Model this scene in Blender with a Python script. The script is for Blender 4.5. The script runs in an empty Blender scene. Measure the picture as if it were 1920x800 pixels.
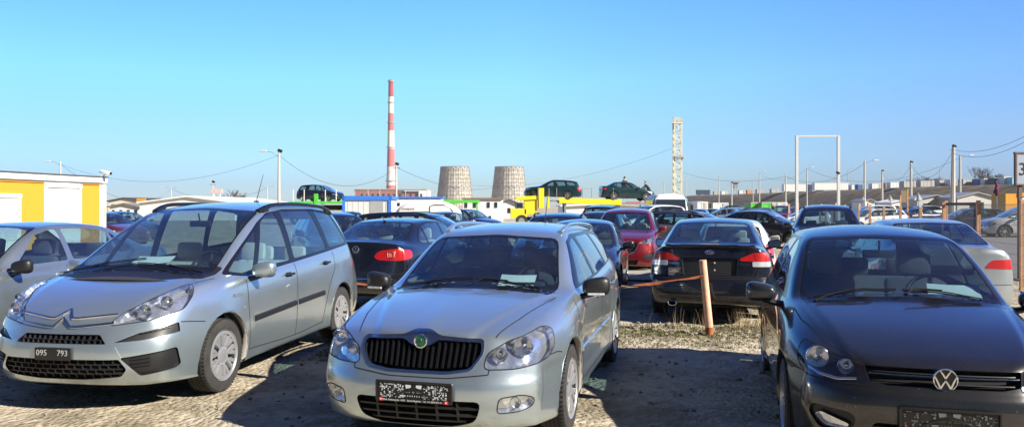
import bpy, bmesh, math, random
from mathutils import Vector, Matrix
from mathutils.bvhtree import BVHTree
R = math.radians
random.seed(7)
scene = bpy.context.scene
col = scene.collection
# ---------------------------------------------------------------- camera, sky, sun, exposure
CAM_H = 1.663; FOC = 1430.0; HOR = 385.0
cam = bpy.data.cameras.new('camera'); cam_o = bpy.data.objects.new('camera', cam); col.objects.link(cam_o)
cam_o.location = (0, 0, CAM_H); cam_o.rotation_euler = (R(90), 0, 0)
cam.sensor_width = 36; cam.lens = FOC/1920*36; cam.shift_y = -(400-HOR)/1920
cam.clip_start = .1; cam.clip_end = 9000
scene.camera = cam_o
SUN = Vector((1.92, -1.12, 1.40)).normalized()
w = bpy.data.worlds.new('World'); scene.world = w; w.use_nodes = True
nt = w.node_tree; bg = nt.nodes['Background']
sky = nt.nodes.new('ShaderNodeTexSky'); sky.sky_type = 'NISHITA'; sky.sun_disc = False
sky.sun_elevation = math.asin(SUN.z); sky.sun_rotation = math.atan2(SUN.x, SUN.y)
sky.air_density = 1.0; sky.dust_density = 0.0; sky.ozone_density = 6; sky.altitude = 4000
# winter haze low in the sky: tint by height above the horizon
tcw = nt.nodes.new('ShaderNodeTexCoord'); sx_ = nt.nodes.new('ShaderNodeSeparateXYZ'); nt.links.new(tcw.outputs['Generated'], sx_.inputs[0])
cr = nt.nodes.new('ShaderNodeValToRGB'); nt.links.new(sx_.outputs[2], cr.inputs[0]); el = cr.color_ramp.elements
SK = [(0, (.45, .40, .37)), (.027, (.57, .52, .44)), (.06, (.79, .80, .65)), (.16, (.98, 1.36, 1.1)), (.26, (.84, 1.42, 1.5)), (.42, (.50, 1.08, 1.6)), (.7, (.20, .58, 1.05)), (1, (.16, .50, .95))]
while len(el) < len(SK): el.new(.5)
for e_, (p_, c_) in zip(el, SK): e_.position = p_; e_.color = (c_[0]/2.5, c_[1]/2.5, c_[2]/2.5, 1)
vm = nt.nodes.new('ShaderNodeVectorMath'); vm.operation = 'MULTIPLY'; nt.links.new(sky.outputs[0], vm.inputs[0]); nt.links.new(cr.outputs[0], vm.inputs[1])
vs_ = nt.nodes.new('ShaderNodeVectorMath'); vs_.operation = 'SCALE'; vs_.inputs['Scale'].default_value = 2.5; nt.links.new(vm.outputs[0], vs_.inputs[0])
mr_ = nt.nodes.new('ShaderNodeMapRange'); nt.links.new(sx_.outputs[0], mr_.inputs[0]); mr_.inputs[1].default_value = -1; mr_.inputs[2].default_value = 1
cx_ = nt.nodes.new('ShaderNodeValToRGB'); nt.links.new(mr_.outputs[0], cx_.inputs[0]); ex_ = cx_.color_ramp.elements
PX_ = [(0, .75), (.24, .76), (.5, 1.02), (.64, .86), (.78, .56), (1, .6)]   # deeper blue towards the sun's side, at right angles to it
while len(ex_) < len(PX_): ex_.new(.5)
for e_, (p_, c_) in zip(ex_, PX_): e_.position = p_; e_.color = (c_, c_**.8, c_**.3, 1)
v3_ = nt.nodes.new('ShaderNodeVectorMath'); v3_.operation = 'MULTIPLY'; nt.links.new(vs_.outputs[0], v3_.inputs[0]); nt.links.new(cx_.outputs[0], v3_.inputs[1])
my_ = nt.nodes.new('ShaderNodeMapRange'); nt.links.new(sx_.outputs[1], my_.inputs[0]); my_.inputs[1].default_value = -.35; my_.inputs[2].default_value = .5; my_.inputs[3].default_value = .13; my_.inputs[4].default_value = .95  # sky overhead and behind the camera dimmed by hand, to deepen the shadows
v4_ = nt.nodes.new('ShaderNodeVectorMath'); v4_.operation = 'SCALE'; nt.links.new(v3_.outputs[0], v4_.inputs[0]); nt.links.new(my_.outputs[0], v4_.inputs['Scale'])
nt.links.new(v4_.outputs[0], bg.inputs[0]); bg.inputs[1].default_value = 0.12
sl = bpy.data.lights.new('sun', 'SUN'); sl.energy = 5.0; sl.angle = R(.5); sl.color = (1, .93, .82)
so = bpy.data.objects.new('sun', sl); col.objects.link(so)
so.rotation_euler = SUN.to_track_quat('Z', 'Y').to_euler()
scene.cycles.caustics_reflective = False; scene.cycles.caustics_refractive = False
scene.view_settings.view_transform = 'Standard'; scene.view_settings.look = 'None'
scene.view_settings.exposure = 1.08; scene.view_settings.gamma = 1
# ---------------------------------------------------------------- materials
MATS = {}; PAINTS = set()
def new_mat(name):
    m = bpy.data.materials.new(name); m.use_nodes = True
    n = m.node_tree.nodes; b = n['Principled BSDF']
    return m, n, m.node_tree.links, b
def noise(n, l, scale, detail=4, coord='Object', rough=.55):
    tc = n.new('ShaderNodeTexCoord'); t = n.new('ShaderNodeTexNoise')
    t.inputs['Scale'].default_value = scale; t.inputs['Detail'].default_value = detail; t.inputs['Roughness'].default_value = rough
    l.new(tc.outputs[coord], t.inputs['Vector']); return t
def ramp(n, l, src, stops):
    r = n.new('ShaderNodeValToRGB'); e = r.color_ramp.elements
    while len(e) < len(stops): e.new(.5)
    for i, (p, c) in enumerate(stops):
        e[i].position = p; e[i].color = (c[0], c[1], c[2], 1) if hasattr(c, '__len__') else (c, c, c, 1)
    l.new(src, r.inputs[0]); return r
def simple(name, c, rough=.6, metal=0, coat=0, var=.12, scale=9, bump=0, spec=.5):
    if name in MATS: return MATS[name]
    m, n, l, b = new_mat(name)
    t = noise(n, l, scale)
    r = ramp(n, l, t.outputs['Fac'], [(.3, [x*(1-var) for x in c]), (.7, [min(1, x*(1+var)) for x in c])])
    l.new(r.outputs[0], b.inputs['Base Color'])
    b.inputs['Roughness'].default_value = rough; b.inputs['Metallic'].default_value = metal
    b.inputs['Coat Weight'].default_value = coat; b.inputs['Specular IOR Level'].default_value = spec
    if bump:
        bp = n.new('ShaderNodeBump'); bp.inputs['Strength'].default_value = bump; bp.inputs['Distance'].default_value = .02
        t2 = noise(n, l, scale*6); l.new(t2.outputs['Fac'], bp.inputs['Height']); l.new(bp.outputs[0], b.inputs['Normal'])
    MATS[name] = m; return m
def paint(name, c, metal=.6, rough=.32, dust=.25, inner=(.05, .05, .055)):
    """car paint: flake base under clear coat, dust film, interior trim on the inside"""
    if name in MATS: return MATS[name]
    m, n, l, b = new_mat(name)
    t = noise(n, l, 2.2, 5); t2 = noise(n, l, 60, 3)
    mx = n.new('ShaderNodeMath'); mx.operation = 'MULTIPLY'; l.new(t.outputs['Fac'], mx.inputs[0]); l.new(t2.outputs['Fac'], mx.inputs[1])
    dr = ramp(n, l, mx.outputs[0], [(.18, 0), (.42, dust)])
    mc = n.new('ShaderNodeMix'); mc.data_type = 'RGBA'
    l.new(dr.outputs[0], mc.inputs[0]); mc.inputs[6].default_value = (*c, 1); mc.inputs[7].default_value = (.36, .33, .28, 1)
    # specks of dried dirt
    vo = n.new('ShaderNodeTexVoronoi'); vo.inputs['Scale'].default_value = 16
    tc = n.new('ShaderNodeTexCoord'); l.new(tc.outputs['Object'], vo.inputs['Vector'])
    sr = ramp(n, l, vo.outputs['Distance'], [(.035, .55), (.06, 0)])
    m2 = n.new('ShaderNodeMix'); m2.data_type = 'RGBA'; l.new(sr.outputs[0], m2.inputs[0])
    l.new(mc.outputs[2], m2.inputs[6]); m2.inputs[7].default_value = (.5, .47, .42, 1)
    l.new(m2.outputs[2], b.inputs['Base Color'])
    rr = ramp(n, l, dr.outputs[0], [(0, rough), (1, .7)]); l.new(rr.outputs[0], b.inputs['Roughness'])
    mm = n.new('ShaderNodeMath'); mm.operation = 'MULTIPLY_ADD'; l.new(dr.outputs[0], mm.inputs[0]); mm.inputs[1].default_value = -metal; mm.inputs[2].default_value = metal
    l.new(mm.outputs[0], b.inputs['Metallic'])
    b.inputs['Coat Weight'].default_value = 1; b.inputs['Coat Roughness'].default_value = .02
    b2 = n.new('ShaderNodeBsdfPrincipled'); b2.inputs['Base Color'].default_value = (*inner, 1); b2.inputs['Roughness'].default_value = .85
    g = n.new('ShaderNodeNewGeometry'); ms = n.new('ShaderNodeMixShader'); out = n['Material Output']
    l.new(g.outputs['Backfacing'], ms.inputs[0]); l.new(b.outputs[0], ms.inputs[1]); l.new(b2.outputs[0], ms.inputs[2]); l.new(ms.outputs[0], out.inputs[0])
    MATS[name] = m; PAINTS.add(m); return m
def glassmat(name, tint=(.50, .66, .70), ior=1.62, rough=0.0, boost=1.0, dust=.012):
    if name in MATS: return MATS[name]
    m, n, l, b = new_mat(name); n.remove(b)
    tr = n.new('ShaderNodeBsdfTransparent'); tr.inputs[0].default_value = (*tint, 1)
    gl = n.new('ShaderNodeBsdfGlossy'); gl.inputs['Roughness'].default_value = rough; gl.inputs[0].default_value = (1, 1, 1, 1)
    df = n.new('ShaderNodeBsdfDiffuse'); df.inputs[0].default_value = (.5, .48, .45, 1)
    # two-sided Fresnel from the view angle alone (thin pane)
    lw = n.new('ShaderNodeLayerWeight'); lw.inputs[0].default_value = .5
    p = n.new('ShaderNodeMath'); p.operation = 'POWER'; l.new(lw.outputs['Facing'], p.inputs[0]); p.inputs[1].default_value = 4.2
    f0 = ((ior-1)/(ior+1))**2*2
    q = n.new('ShaderNodeMath'); q.operation = 'MULTIPLY_ADD'; l.new(p.outputs[0], q.inputs[0]); q.inputs[1].default_value = (1-f0)*boost*1.5; q.inputs[2].default_value = f0*boost; q.use_clamp = True
    ms = n.new('ShaderNodeMixShader'); l.new(q.outputs[0], ms.inputs[0]); l.new(tr.outputs[0], ms.inputs[1]); l.new(gl.outputs[0], ms.inputs[2])
    t = noise(n, l, 3, 6); dr = ramp(n, l, t.outputs['Fac'], [(.35, dust*.3), (.75, dust*2)])
    m2 = n.new('ShaderNodeMixShader'); l.new(dr.outputs[0], m2.inputs[0]); l.new(ms.outputs[0], m2.inputs[1]); l.new(df.outputs[0], m2.inputs[2])
    l.new(m2.outputs[0], n['Material Output'].inputs[0])
    MATS[name] = m; return m
GLASS = glassmat('window_glass'); 
DGLASS = glassmat('dark_privacy_glass', (.05, .06, .07))
LENS = glassmat('headlight_lens', (.95, .97, 1), boost=.8, dust=.02)
RUB = simple('tyre_rubber', (.028, .027, .026), .85, bump=.2, var=.3)
BLK = simple('black_plastic', (.011, .011, .013), .45)
GBLK = simple('gloss_black_trim', (.008, .008, .01), .18)
DARK = simple('dark_cavity', (.006, .006, .007), .9)
CHR = simple('chrome', (.78, .79, .8), .12, 1, var=.03)
RIM = simple('rim_silver', (.52, .53, .55), .35, .7, var=.05)
def facet_reflector():
    m, n, l, b = new_mat('lamp_reflector'); tc = n.new('ShaderNodeTexCoord'); vo = n.new('ShaderNodeTexVoronoi'); vo.inputs['Scale'].default_value = 15; l.new(tc.outputs['Object'], vo.inputs['Vector'])
    r = ramp(n, l, vo.outputs['Color'], [(.1, (.62, .66, .72)), (.5, (.80, .83, .87)), (.9, (.90, .91, .93))]); l.new(r.outputs[0], b.inputs['Base Color']); b.inputs['Metallic'].default_value = .85; b.inputs['Roughness'].default_value = .16
    bp = n.new('ShaderNodeBump'); bp.inputs['Strength'].default_value = .35; bp.inputs['Distance'].default_value = .012; l.new(vo.outputs['Distance'], bp.inputs['Height']); l.new(bp.outputs[0], b.inputs['Normal']); return m
REFL = facet_reflector(); BOWL = simple('lamp_bowl', (.85, .86, .88), .10, .95, var=.02)
def redlamp():
    m, n, l, b = new_mat('red_lamp_lens')
    tc = n.new('ShaderNodeTexCoord'); wv = n.new('ShaderNodeTexWave'); wv.bands_direction = 'Z'; wv.inputs['Scale'].default_value = 14; l.new(tc.outputs['Object'], wv.inputs['Vector'])
    r = ramp(n, l, wv.outputs['Fac'], [(.2, (.34, .003, .005)), (.9, (.52, .009, .010))]); l.new(r.outputs[0], b.inputs['Base Color'])
    b.inputs['Roughness'].default_value = .35; b.inputs['Coat Weight'].default_value = 1; b.inputs['Coat Roughness'].default_value = .03
    return m
REDL = redlamp()
WHL = simple('white_lamp_lens', (.75, .77, .8), .2, .5, var=.2, scale=60)
CREAM = simple('cream_upholstery', (.62, .58, .5), .9); GREYF = simple('grey_upholstery', (.1, .1, .11), .9)
DASH = simple('dashboard_plastic', (.03, .03, .033), .7)
PAPER = simple('white_paper', (.85, .85, .83), .8, var=.02)
# ---------------------------------------------------------------- basics
def link(o, parent=None):
    col.objects.link(o)
    if parent is not None: o.parent = parent
    return o
def tag(o, label=None, cat=None, group=None, kind=None):
    if label: o['label'] = label
    if cat: o['category'] = cat
    if group: o['group'] = group
    if kind: o['kind'] = kind
    return o
def empty(name, loc=(0, 0, 0), rz=0):
    o = bpy.data.objects.new(name, None); link(o); o.location = loc; o.rotation_euler = (0, 0, rz); o.empty_display_size = .2; return o
def bm_obj(name, bm, mats, parent=None, smooth=False):
    me = bpy.data.meshes.new(name); bm.normal_update(); bm.to_mesh(me); bm.free()
    for m in (mats if isinstance(mats, (list, tuple)) else [mats]): me.materials.append(m)
    if smooth: me.polygons.foreach_set('use_smooth', [True]*len(me.polygons))
    return link(bpy.data.objects.new(name, me), parent)
def smooth_by_angle(o, ang=35):
    me = o.data; me.polygons.foreach_set('use_smooth', [True]*len(me.polygons))
    try: me.set_sharp_from_angle(angle=R(ang))
    except Exception: pass
    return o
def box(bm, c, s, rot=None, bev=0, mi=0):
    r = bmesh.ops.create_cube(bm, size=1); vs = r['verts']
    M = Matrix.Translation(c) @ (rot.to_4x4() if rot else Matrix()) @ Matrix.Diagonal((s[0], s[1], s[2], 1))
    bmesh.ops.transform(bm, matrix=M, verts=vs)
    fs = set(f for v in vs for f in v.link_faces)
    for f in fs: f.material_index = mi
    if bev:
        es = list(set(e for v in vs for e in v.link_edges))
        rr = bmesh.ops.bevel(bm, geom=es, offset=bev, segments=2, affect='EDGES', profile=.6)
        for f in rr['faces']: f.material_index = mi
def tube(bm, pts, r, n=8, mi=0, caps=True, flat=1.0):
    pts = [Vector(p) for p in pts]; rings = []
    for i, p in enumerate(pts):
        a = pts[max(i-1, 0)]; b = pts[min(i+1, len(pts)-1)]; t = (b-a).normalized()
        u = t.cross(Vector((0, 0, 1)));
        if u.length < 1e-3: u = Vector((1, 0, 0))
        u.normalize(); v = u.cross(t).normalized(); rr = r[i] if isinstance(r, (list, tuple)) else r
        rings.append([bm.verts.new(p + u*math.cos(2*math.pi*k/n)*rr + v*math.sin(2*math.pi*k/n)*rr*flat) for k in range(n)])
    for a, b in zip(rings, rings[1:]):
        for k in range(n):
            f = bm.faces.new((a[k], a[(k+1) % n], b[(k+1) % n], b[k])); f.material_index = mi
    if caps:
        for rg, rev in ((rings[0], 0), (rings[-1], 1)):
            try:
                f = bm.faces.new(rg if rev else rg[::-1]); f.material_index = mi
            except ValueError: pass
def lathe(bm, prof, n=32, axis='Y', c=(0, 0, 0), mi=0, a0=0, a1=2*math.pi):
    """prof: (along axis, radius)"""
    full = abs(a1-a0-2*math.pi) < 1e-6; m = n if full else n+1; rings = []
    for (h, r) in prof:
        ring = []
        for k in range(m):
            a = a0+(a1-a0)*k/n; p = (r*math.cos(a), r*math.sin(a))
            q = (p[0], h, p[1]) if axis == 'Y' else ((p[0], p[1], h) if axis == 'Z' else (h, p[0], p[1]))
            ring.append(bm.verts.new(Vector(q)+Vector(c)))
        rings.append(ring)
    for a, b in zip(rings, rings[1:]):
        for k in range(n):
            kk = (k+1) % m
            try:
                f = bm.faces.new((a[k], b[k], b[kk], a[kk])); f.material_index = mi
            except ValueError: pass
def text_mesh(name, body, size, mat, parent, M, depth=.002, align='CENTER'):
    cu = bpy.data.curves.new(name, 'FONT'); cu.body = body; cu.size = size; cu.extrude = depth; cu.align_x = align; cu.align_y = 'CENTER'; cu.resolution_u = 2
    o = bpy.data.objects.new(name, cu); col.objects.link(o)
    dg = bpy.context.evaluated_depsgraph_get(); me = bpy.data.meshes.new_from_object(o.evaluated_get(dg)); me.name = name
    bpy.data.objects.remove(o); bpy.data.curves.remove(cu)
    me.transform(M); me.materials.clear(); me.materials.append(mat)
    return link(bpy.data.objects.new(name, me), parent)
def interp(tab, x):
    if x <= tab[0][0]: return tab[0][1:]
    for a, b in zip(tab, tab[1:]):
        if x <= b[0]:
            t = (x-a[0])/(b[0]-a[0]); return tuple(p+(q-p)*t for p, q in zip(a[1:], b[1:]))
    return tab[-1][1:]
def chaikin(p, n=2, closed=True, k=.25):
    for _ in range(n):
        q = []; m = len(p)
        rng = range(m) if closed else range(m-1)
        if not closed: q.append(p[0])
        for i in rng:
            a, b = p[i], p[(i+1) % m]
            q.append(tuple(u+(v-u)*k for u, v in zip(a, b))); q.append(tuple(u+(v-u)*(1-k) for u, v in zip(a, b)))
        if not closed: q.append(p[-1])
        p = q
    return p
def roundpoly(p, r=.03, seg=3):
    """round the corners of a closed 2D polygon by a fixed radius"""
    out = []; m = len(p)
    for i in range(m):
        a, b, c = Vector(p[i-1]), Vector(p[i]), Vector(p[(i+1) % m])
        d1 = (a-b); d2 = (c-b); k1 = min(r, d1.length*.45); k2 = min(r, d2.length*.45)
        s = b+d1.normalized()*k1; e = b+d2.normalized()*k2
        for j in range(seg+1):
            t = j/seg; out.append(tuple(s*(1-t)**2 + b*2*t*(1-t) + e*t*t))
    return out
def area2(p): return sum(p[i][0]*p[(i+1) % len(p)][1]-p[(i+1) % len(p)][0]*p[i][1] for i in range(len(p)))/2
def inset(p, d):
    """positive d shrinks"""
    s = 1 if area2(p) > 0 else -1; out = []
    for i in range(len(p)):
        a, b, c = Vector(p[i-1]), Vector(p[i]), Vector(p[(i+1) % len(p)])
        n1 = (b-a).normalized(); n2 = (c-b).normalized(); n1 = Vector((-n1.y, n1.x)); n2 = Vector((-n2.y, n2.x)); n = (n1+n2)
        if n.length < 1e-6: n = n1
        n.normalize(); out.append(tuple(b+n*d*s/max(.4, n.dot(n1))))
    return out
def inpoly(x, y, p):
    c = False; j = len(p)-1
    for i in range(len(p)):
        if (p[i][1] > y) != (p[j][1] > y) and x < (p[j][0]-p[i][0])*(y-p[i][1])/(p[j][1]-p[i][1])+p[i][0]: c = not c
        j = i
    return c
# ---------------------------------------------------------------- car body engine
X3, Y3, Z3 = Vector((1, 0, 0)), Vector((0, 1, 0)), Vector((0, 0, 1))
class Shell:
    """smooth car skin grown from side-view lines; x runs back from the front bumper, y = +-width, z up"""
    def __init__(s, P, lv=2):
        s.P = P; s.L = P['L']; ST = P['ST']; n = len(ST)
        def fold(i):
            xc, xr, xs = ST[i]; zc = interp(P['C'], xc)[0]; yr, zr = interp(P['R'], xr); yb, zb = interp(P['B'], xs); ys, zs = interp(P['S'], xs)
            rows = [(xc, 0, zc), (xc+(xr-xc)*.2, yr*.45, zc-(zc-zr)*.16), (xc+(xr-xc)*.72, yr*.84, zc-(zc-zr)*.6), (xr, yr, zr)]
            bulge = .02 if zr-zb > .15 else 0
            rows += [((xr+xs)/2, (yr+yb)/2+bulge, (zr+zb)/2), (xs, yb, zb), (xs, ys, zs)]
            for key in 'MNK':
                yy, zz = interp(P[key], xs); rows.append((xs, yy, zz))
            rows.append((xs, rows[-1][1]-.10, rows[-1][2]-.015))
            return rows
        G = [fold(i) for i in range(n)]; NR = len(G[0])  # 0..3 top, 4 glass, 5 belt, 6 shoulder, 7 M, 8 N, 9 K, 10 under
        bm = bmesh.new(); V = {}
        for sd in (1, -1):
            for i in range(n):
                for k in range(NR):
                    if k == 0 and sd < 0: V[(i, k, sd)] = V[(i, k, 1)]; continue
                    x, y, z = G[i][k]; V[(i, k, sd)] = bm.verts.new((x, y*sd, z))
        def quad(a, b, c, d, flip):
            vs = [a, b, c, d]
            u = []
            for v in vs:
                if v not in u: u.append(v)
            if len(u) < 3: return
            try: bm.faces.new(u[::-1] if flip else u)
            except ValueError: pass
        cent = {}
        for sd in (1, -1):
            for i in range(n-1):
                for k in range(NR-1):
                    quad(V[(i, k, sd)], V[(i+1, k, sd)], V[(i+1, k+1, sd)], V[(i, k+1, sd)], sd < 0)
            # nose and tail
            for end, tab, fl in ((0, P['FF'], False), (n-1, P['RF'], True)):
                W = {}
                for k in range(7): W[(k, 6)] = V[(end, k, sd)]
                for j, row in enumerate((7, 8, 9, 10)):
                    W[(6, row)] = V[(end, row, sd)]; cx, cy, cz = G[end][row]
                    fx, fz = tab[j]
                    for k in range(6):
                        fr = [G[end][q][1] for q in range(7)][k]/G[end][6][1]; y = fr*cy
                        if k == 0 and sd < 0: W[(k, row)] = cent[(end, row)]; continue
                        t = fr**P.get('fexp', 3.4); v = bm.verts.new((fx+(cx-fx)*t, y*sd, fz+(cz-fz)*fr**2))
                        W[(k, row)] = v
                        if k == 0: cent[(end, row)] = v
                for k in range(6):
                    for row in (6, 7, 8, 9):
                        quad(W[(k, row)], W[(k+1, row)], W[(k+1, row+1)], W[(k, row+1)], (sd < 0) != fl)
        bmesh.ops.remove_doubles(bm, verts=bm.verts, dist=1e-5)
        for v in bm.verts: pass
        bmesh.ops.recalc_face_normals(bm, faces=bm.faces)
        me = bpy.data.meshes.new('tmp'); bm.to_mesh(me); bm.free()
        o = bpy.data.objects.new('tmp', me); col.objects.link(o)
        cl = me.attributes.new('crease_edge', 'FLOAT', 'EDGE'); bm = bmesh.new(); bm.from_mesh(me)
        ly = bm.edges.layers.float.get('crease_edge')
        keys = {}
        for i in range(n):
            for k in range(NR):
                x, y, z = G[i][k]; keys[(round(x, 3), round(abs(y), 3), round(z, 3))] = (i, k)
        for e in bm.edges:
            a, b = [keys.get((round(v.co.x, 3), round(abs(v.co.y), 3), round(v.co.z, 3))) for v in e.verts]
            if a is None or b is None: continue
            if a[0] == b[0] == 0 and a[1] <= 6 and b[1] <= 6: e[ly] = P.get('cr_nose', .55)
            elif a[0] == b[0] == n-1 and a[1] <= 6 and b[1] <= 6: e[ly] = P.get('cr_tail', .5)
            elif a[1] == b[1] == 5: e[ly] = .35
            elif a[1] == b[1] == 9: e[ly] = .6
            elif a[1] == b[1] == 3: e[ly] = .12
            elif a[0] == b[0] and a[1] <= 3 and b[1] <= 3 and a[0] in P.get('cr_st', ()): e[ly] = .5
        bm.to_mesh(me); bm.free()
        md = o.modifiers.new('s', 'SUBSURF'); md.levels = lv; md.render_levels = lv; md.boundary_smooth = 'PRESERVE_CORNERS'
        dg = bpy.context.evaluated_depsgraph_get(); m2 = bpy.data.meshes.new_from_object(o.evaluated_get(dg))
        bpy.data.objects.remove(o); bpy.data.meshes.remove(me)
        s.bm = bmesh.new(); s.bm.from_mesh(m2); bpy.data.meshes.remove(m2)
        # flare the wings over the wheels
        for v in s.bm.verts:
            for xw in P['wheels']:
                r = math.hypot(v.co.x-xw, v.co.z-P['wr']); Ra = P['wr']+P.get('gap', .05)
                if abs(v.co.y) > P['W']*.35 and r < Ra+.22:
                    v.co.y += math.copysign(.022*max(0, 1-abs(r-Ra)/.22)**1.5, v.co.y)
        if P.get('detail'):
            for v in s.bm.verts: P['detail'](v.co)
        # outward orientation
        s.bm.normal_update(); up = [f for f in s.bm.faces if abs(f.calc_center_median().y) < .3 and f.normal.z*abs(f.normal.z) and f.calc_center_median().z > P['wr']*3.5]
        if sum(f.normal.z for f in up) < 0:
            bmesh.ops.reverse_faces(s.bm, faces=s.bm.faces[:])
        s.bm.normal_update(); s.bm.faces.ensure_lookup_table(); s.bm.verts.ensure_lookup_table()
        s.src = s.bm.copy(); s.src.faces.ensure_lookup_table(); bmesh.ops.triangulate(s.src, faces=s.src.faces[:]); s.src.normal_update(); s.src.faces.ensure_lookup_table()
        s.bvh = BVHTree.FromBMesh(s.src)
        s.lay = s.bm.faces.layers.int.new('reg')
        s.names = ['body']
        s.extra = []
    def reg(s, name):
        if name not in s.names: s.names.append(name)
        return s.names.index(name)
    def cut(s, poly, a, b, name, filt):
        """mark the skin inside a polygon drawn in the plane spanned by a, b"""
        rid = s.reg(name) if name else -1
        n = a.cross(b).normalized(); m = len(poly)
        xs = [p[0] for p in poly]; ys = [p[1] for p in poly]; bb = (min(xs), max(xs), min(ys), max(ys))
        def fb(f):
            u = [v.co.dot(a) for v in f.verts]; t = [v.co.dot(b) for v in f.verts]; return min(u), max(u), min(t), max(t)
        def ov(q, r, e=1e-5): return q[0] < r[1]+e and q[1] > r[0]-e and q[2] < r[3]+e and q[3] > r[2]-e
        cand = set(f for f in s.bm.faces if filt(f.calc_center_median(), f.normal) and ov(fb(f), bb))
        for i in range(m):
            p, q = poly[i], poly[(i+1) % m]
            dx, dy = q[0]-p[0], q[1]-p[1]; L = math.hypot(dx, dy)
            if L < 1e-6: continue
            sb = (min(p[0], q[0]), max(p[0], q[0]), min(p[1], q[1]), max(p[1], q[1]))
            fs = [f for f in cand if f.is_valid and ov(fb(f), sb)]
            if not fs: continue
            co = a*p[0]+b*p[1]; pn = (a*(-dy)+b*dx)/L
            es = set(e for f in fs for e in f.edges); vs = set(v for f in fs for v in f.verts)
            inc = set(fs)
            r = bmesh.ops.bisect_plane(s.bm, geom=list(vs)+list(es)+fs, plane_co=co, plane_no=pn, dist=1e-5)
            for g in r['geom']:
                if isinstance(g, bmesh.types.BMFace): cand.add(g)
        out = []
        for f in cand:
            if not f.is_valid: continue
            c = f.calc_center_median()
            if inpoly(c.dot(a), c.dot(b), poly): out.append(f); f[s.lay] = rid if name else f[s.lay]
        if name is None: bmesh.ops.delete(s.bm, geom=out, context='FACES')
        return out
    def side(s, poly, name, rnd=.03, both=True, sides=(1, -1), seg=3, mn=.25):
        poly = roundpoly(poly, rnd, seg) if rnd else poly
        for sd in sides:
            s.cut(poly, X3, Z3, name if name is None else name+('' if sd > 0 else '#'), lambda c, n, sd=sd: c.y*sd > .3 and (n.y*sd > mn))
    def front(s, poly, name, rnd=.02, rear=False, seg=3, mn=.12, sym=False, zmin=0, xmin=-9):
        poly = roundpoly(poly, rnd, seg) if rnd else poly
        d = 1 if rear else -1
        for sd in ((1, -1) if sym else (0,)):
            pp = [(sd*p[0], p[1]) for p in poly] if sd else poly
            s.cut(pp, Y3, Z3, name if sd >= 0 else name+'#', lambda c, n: n.x*d > mn and c.z > zmin and c.x > xmin and ((c.x > s.L*.5) == rear))
    def oblique(s, pts, name, az=45, rear=False, rnd=.02, seg=3, sides=(1, -1), mn=.1):
        """pts are (x, |y|, z) near a corner; az 0 looks along the car, 90 from the side"""
        d = 1 if rear else -1
        for sd in sides:
            A = Vector((-d*math.sin(R(az)), sd*math.cos(R(az)), 0)); nn = Vector((d*math.cos(R(az)), sd*math.sin(R(az)), 0))
            pp = [(Vector((p[0], p[1]*sd, p[2])).dot(A), p[2]) for p in pts]
            pp = roundpoly(pp, rnd, seg) if rnd else pp
            s.cut(pp, A, Z3, name if sd > 0 else name+'#', lambda c, n, nn=nn, sd=sd: n.dot(nn) > mn and c.y*sd > .02 and ((c.x > s.L*.5) == rear))
    def top(s, poly, name, rnd=.03, mn=.3, zmin=.5):
        poly = roundpoly(poly, rnd, 3) if rnd else poly
        s.cut(poly, X3, Y3, name, lambda c, n: n.z > mn and c.z > zmin)
    def normal_at(s, p):
        r = s.bvh.find_nearest(p)
        if r[0] is None: return Vector((0, 0, 1)), p
        f = s.src.faces[r[2]]; vs = [v for v in f.verts]; a, b, c = [v.co for v in vs]; q = r[0]
        v0, v1, v2 = b-a, c-a, q-a; d00, d01, d11, d20, d21 = v0.dot(v0), v0.dot(v1), v1.dot(v1), v2.dot(v0), v2.dot(v1); den = d00*d11-d01*d01
        if abs(den) < 1e-14: return f.normal.copy(), q
        v = (d11*d20-d01*d21)/den; ww = (d00*d21-d01*d20)/den
        nn = vs[0].normal*(1-v-ww)+vs[1].normal*v+vs[2].normal*ww
        return nn.normalized(), q
    def ray(s, a, b, p, n):
        """surface point under plane point p seen from direction n"""
        o = a*p[0]+b*p[1]+n*6; r = s.bvh.ray_cast(o, -n)
        return r[0]
    def proj(s, view, p, sd=1):
        if view == 'side': q = s.bvh.ray_cast(Vector((p[0], 4*sd, p[1])), Vector((0, -sd, 0)))[0]
        elif view == 'front': q = s.bvh.ray_cast(Vector((-4, p[0]*sd, p[1])), Vector((1, 0, 0)))[0]
        elif view == 'rear': q = s.bvh.ray_cast(Vector((s.L+4, p[0]*sd, p[1])), Vector((-1, 0, 0)))[0]
        else: q = s.bvh.ray_cast(Vector((p[0], p[1]*sd, 5)), Vector((0, 0, -1)))[0]
        return q
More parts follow.
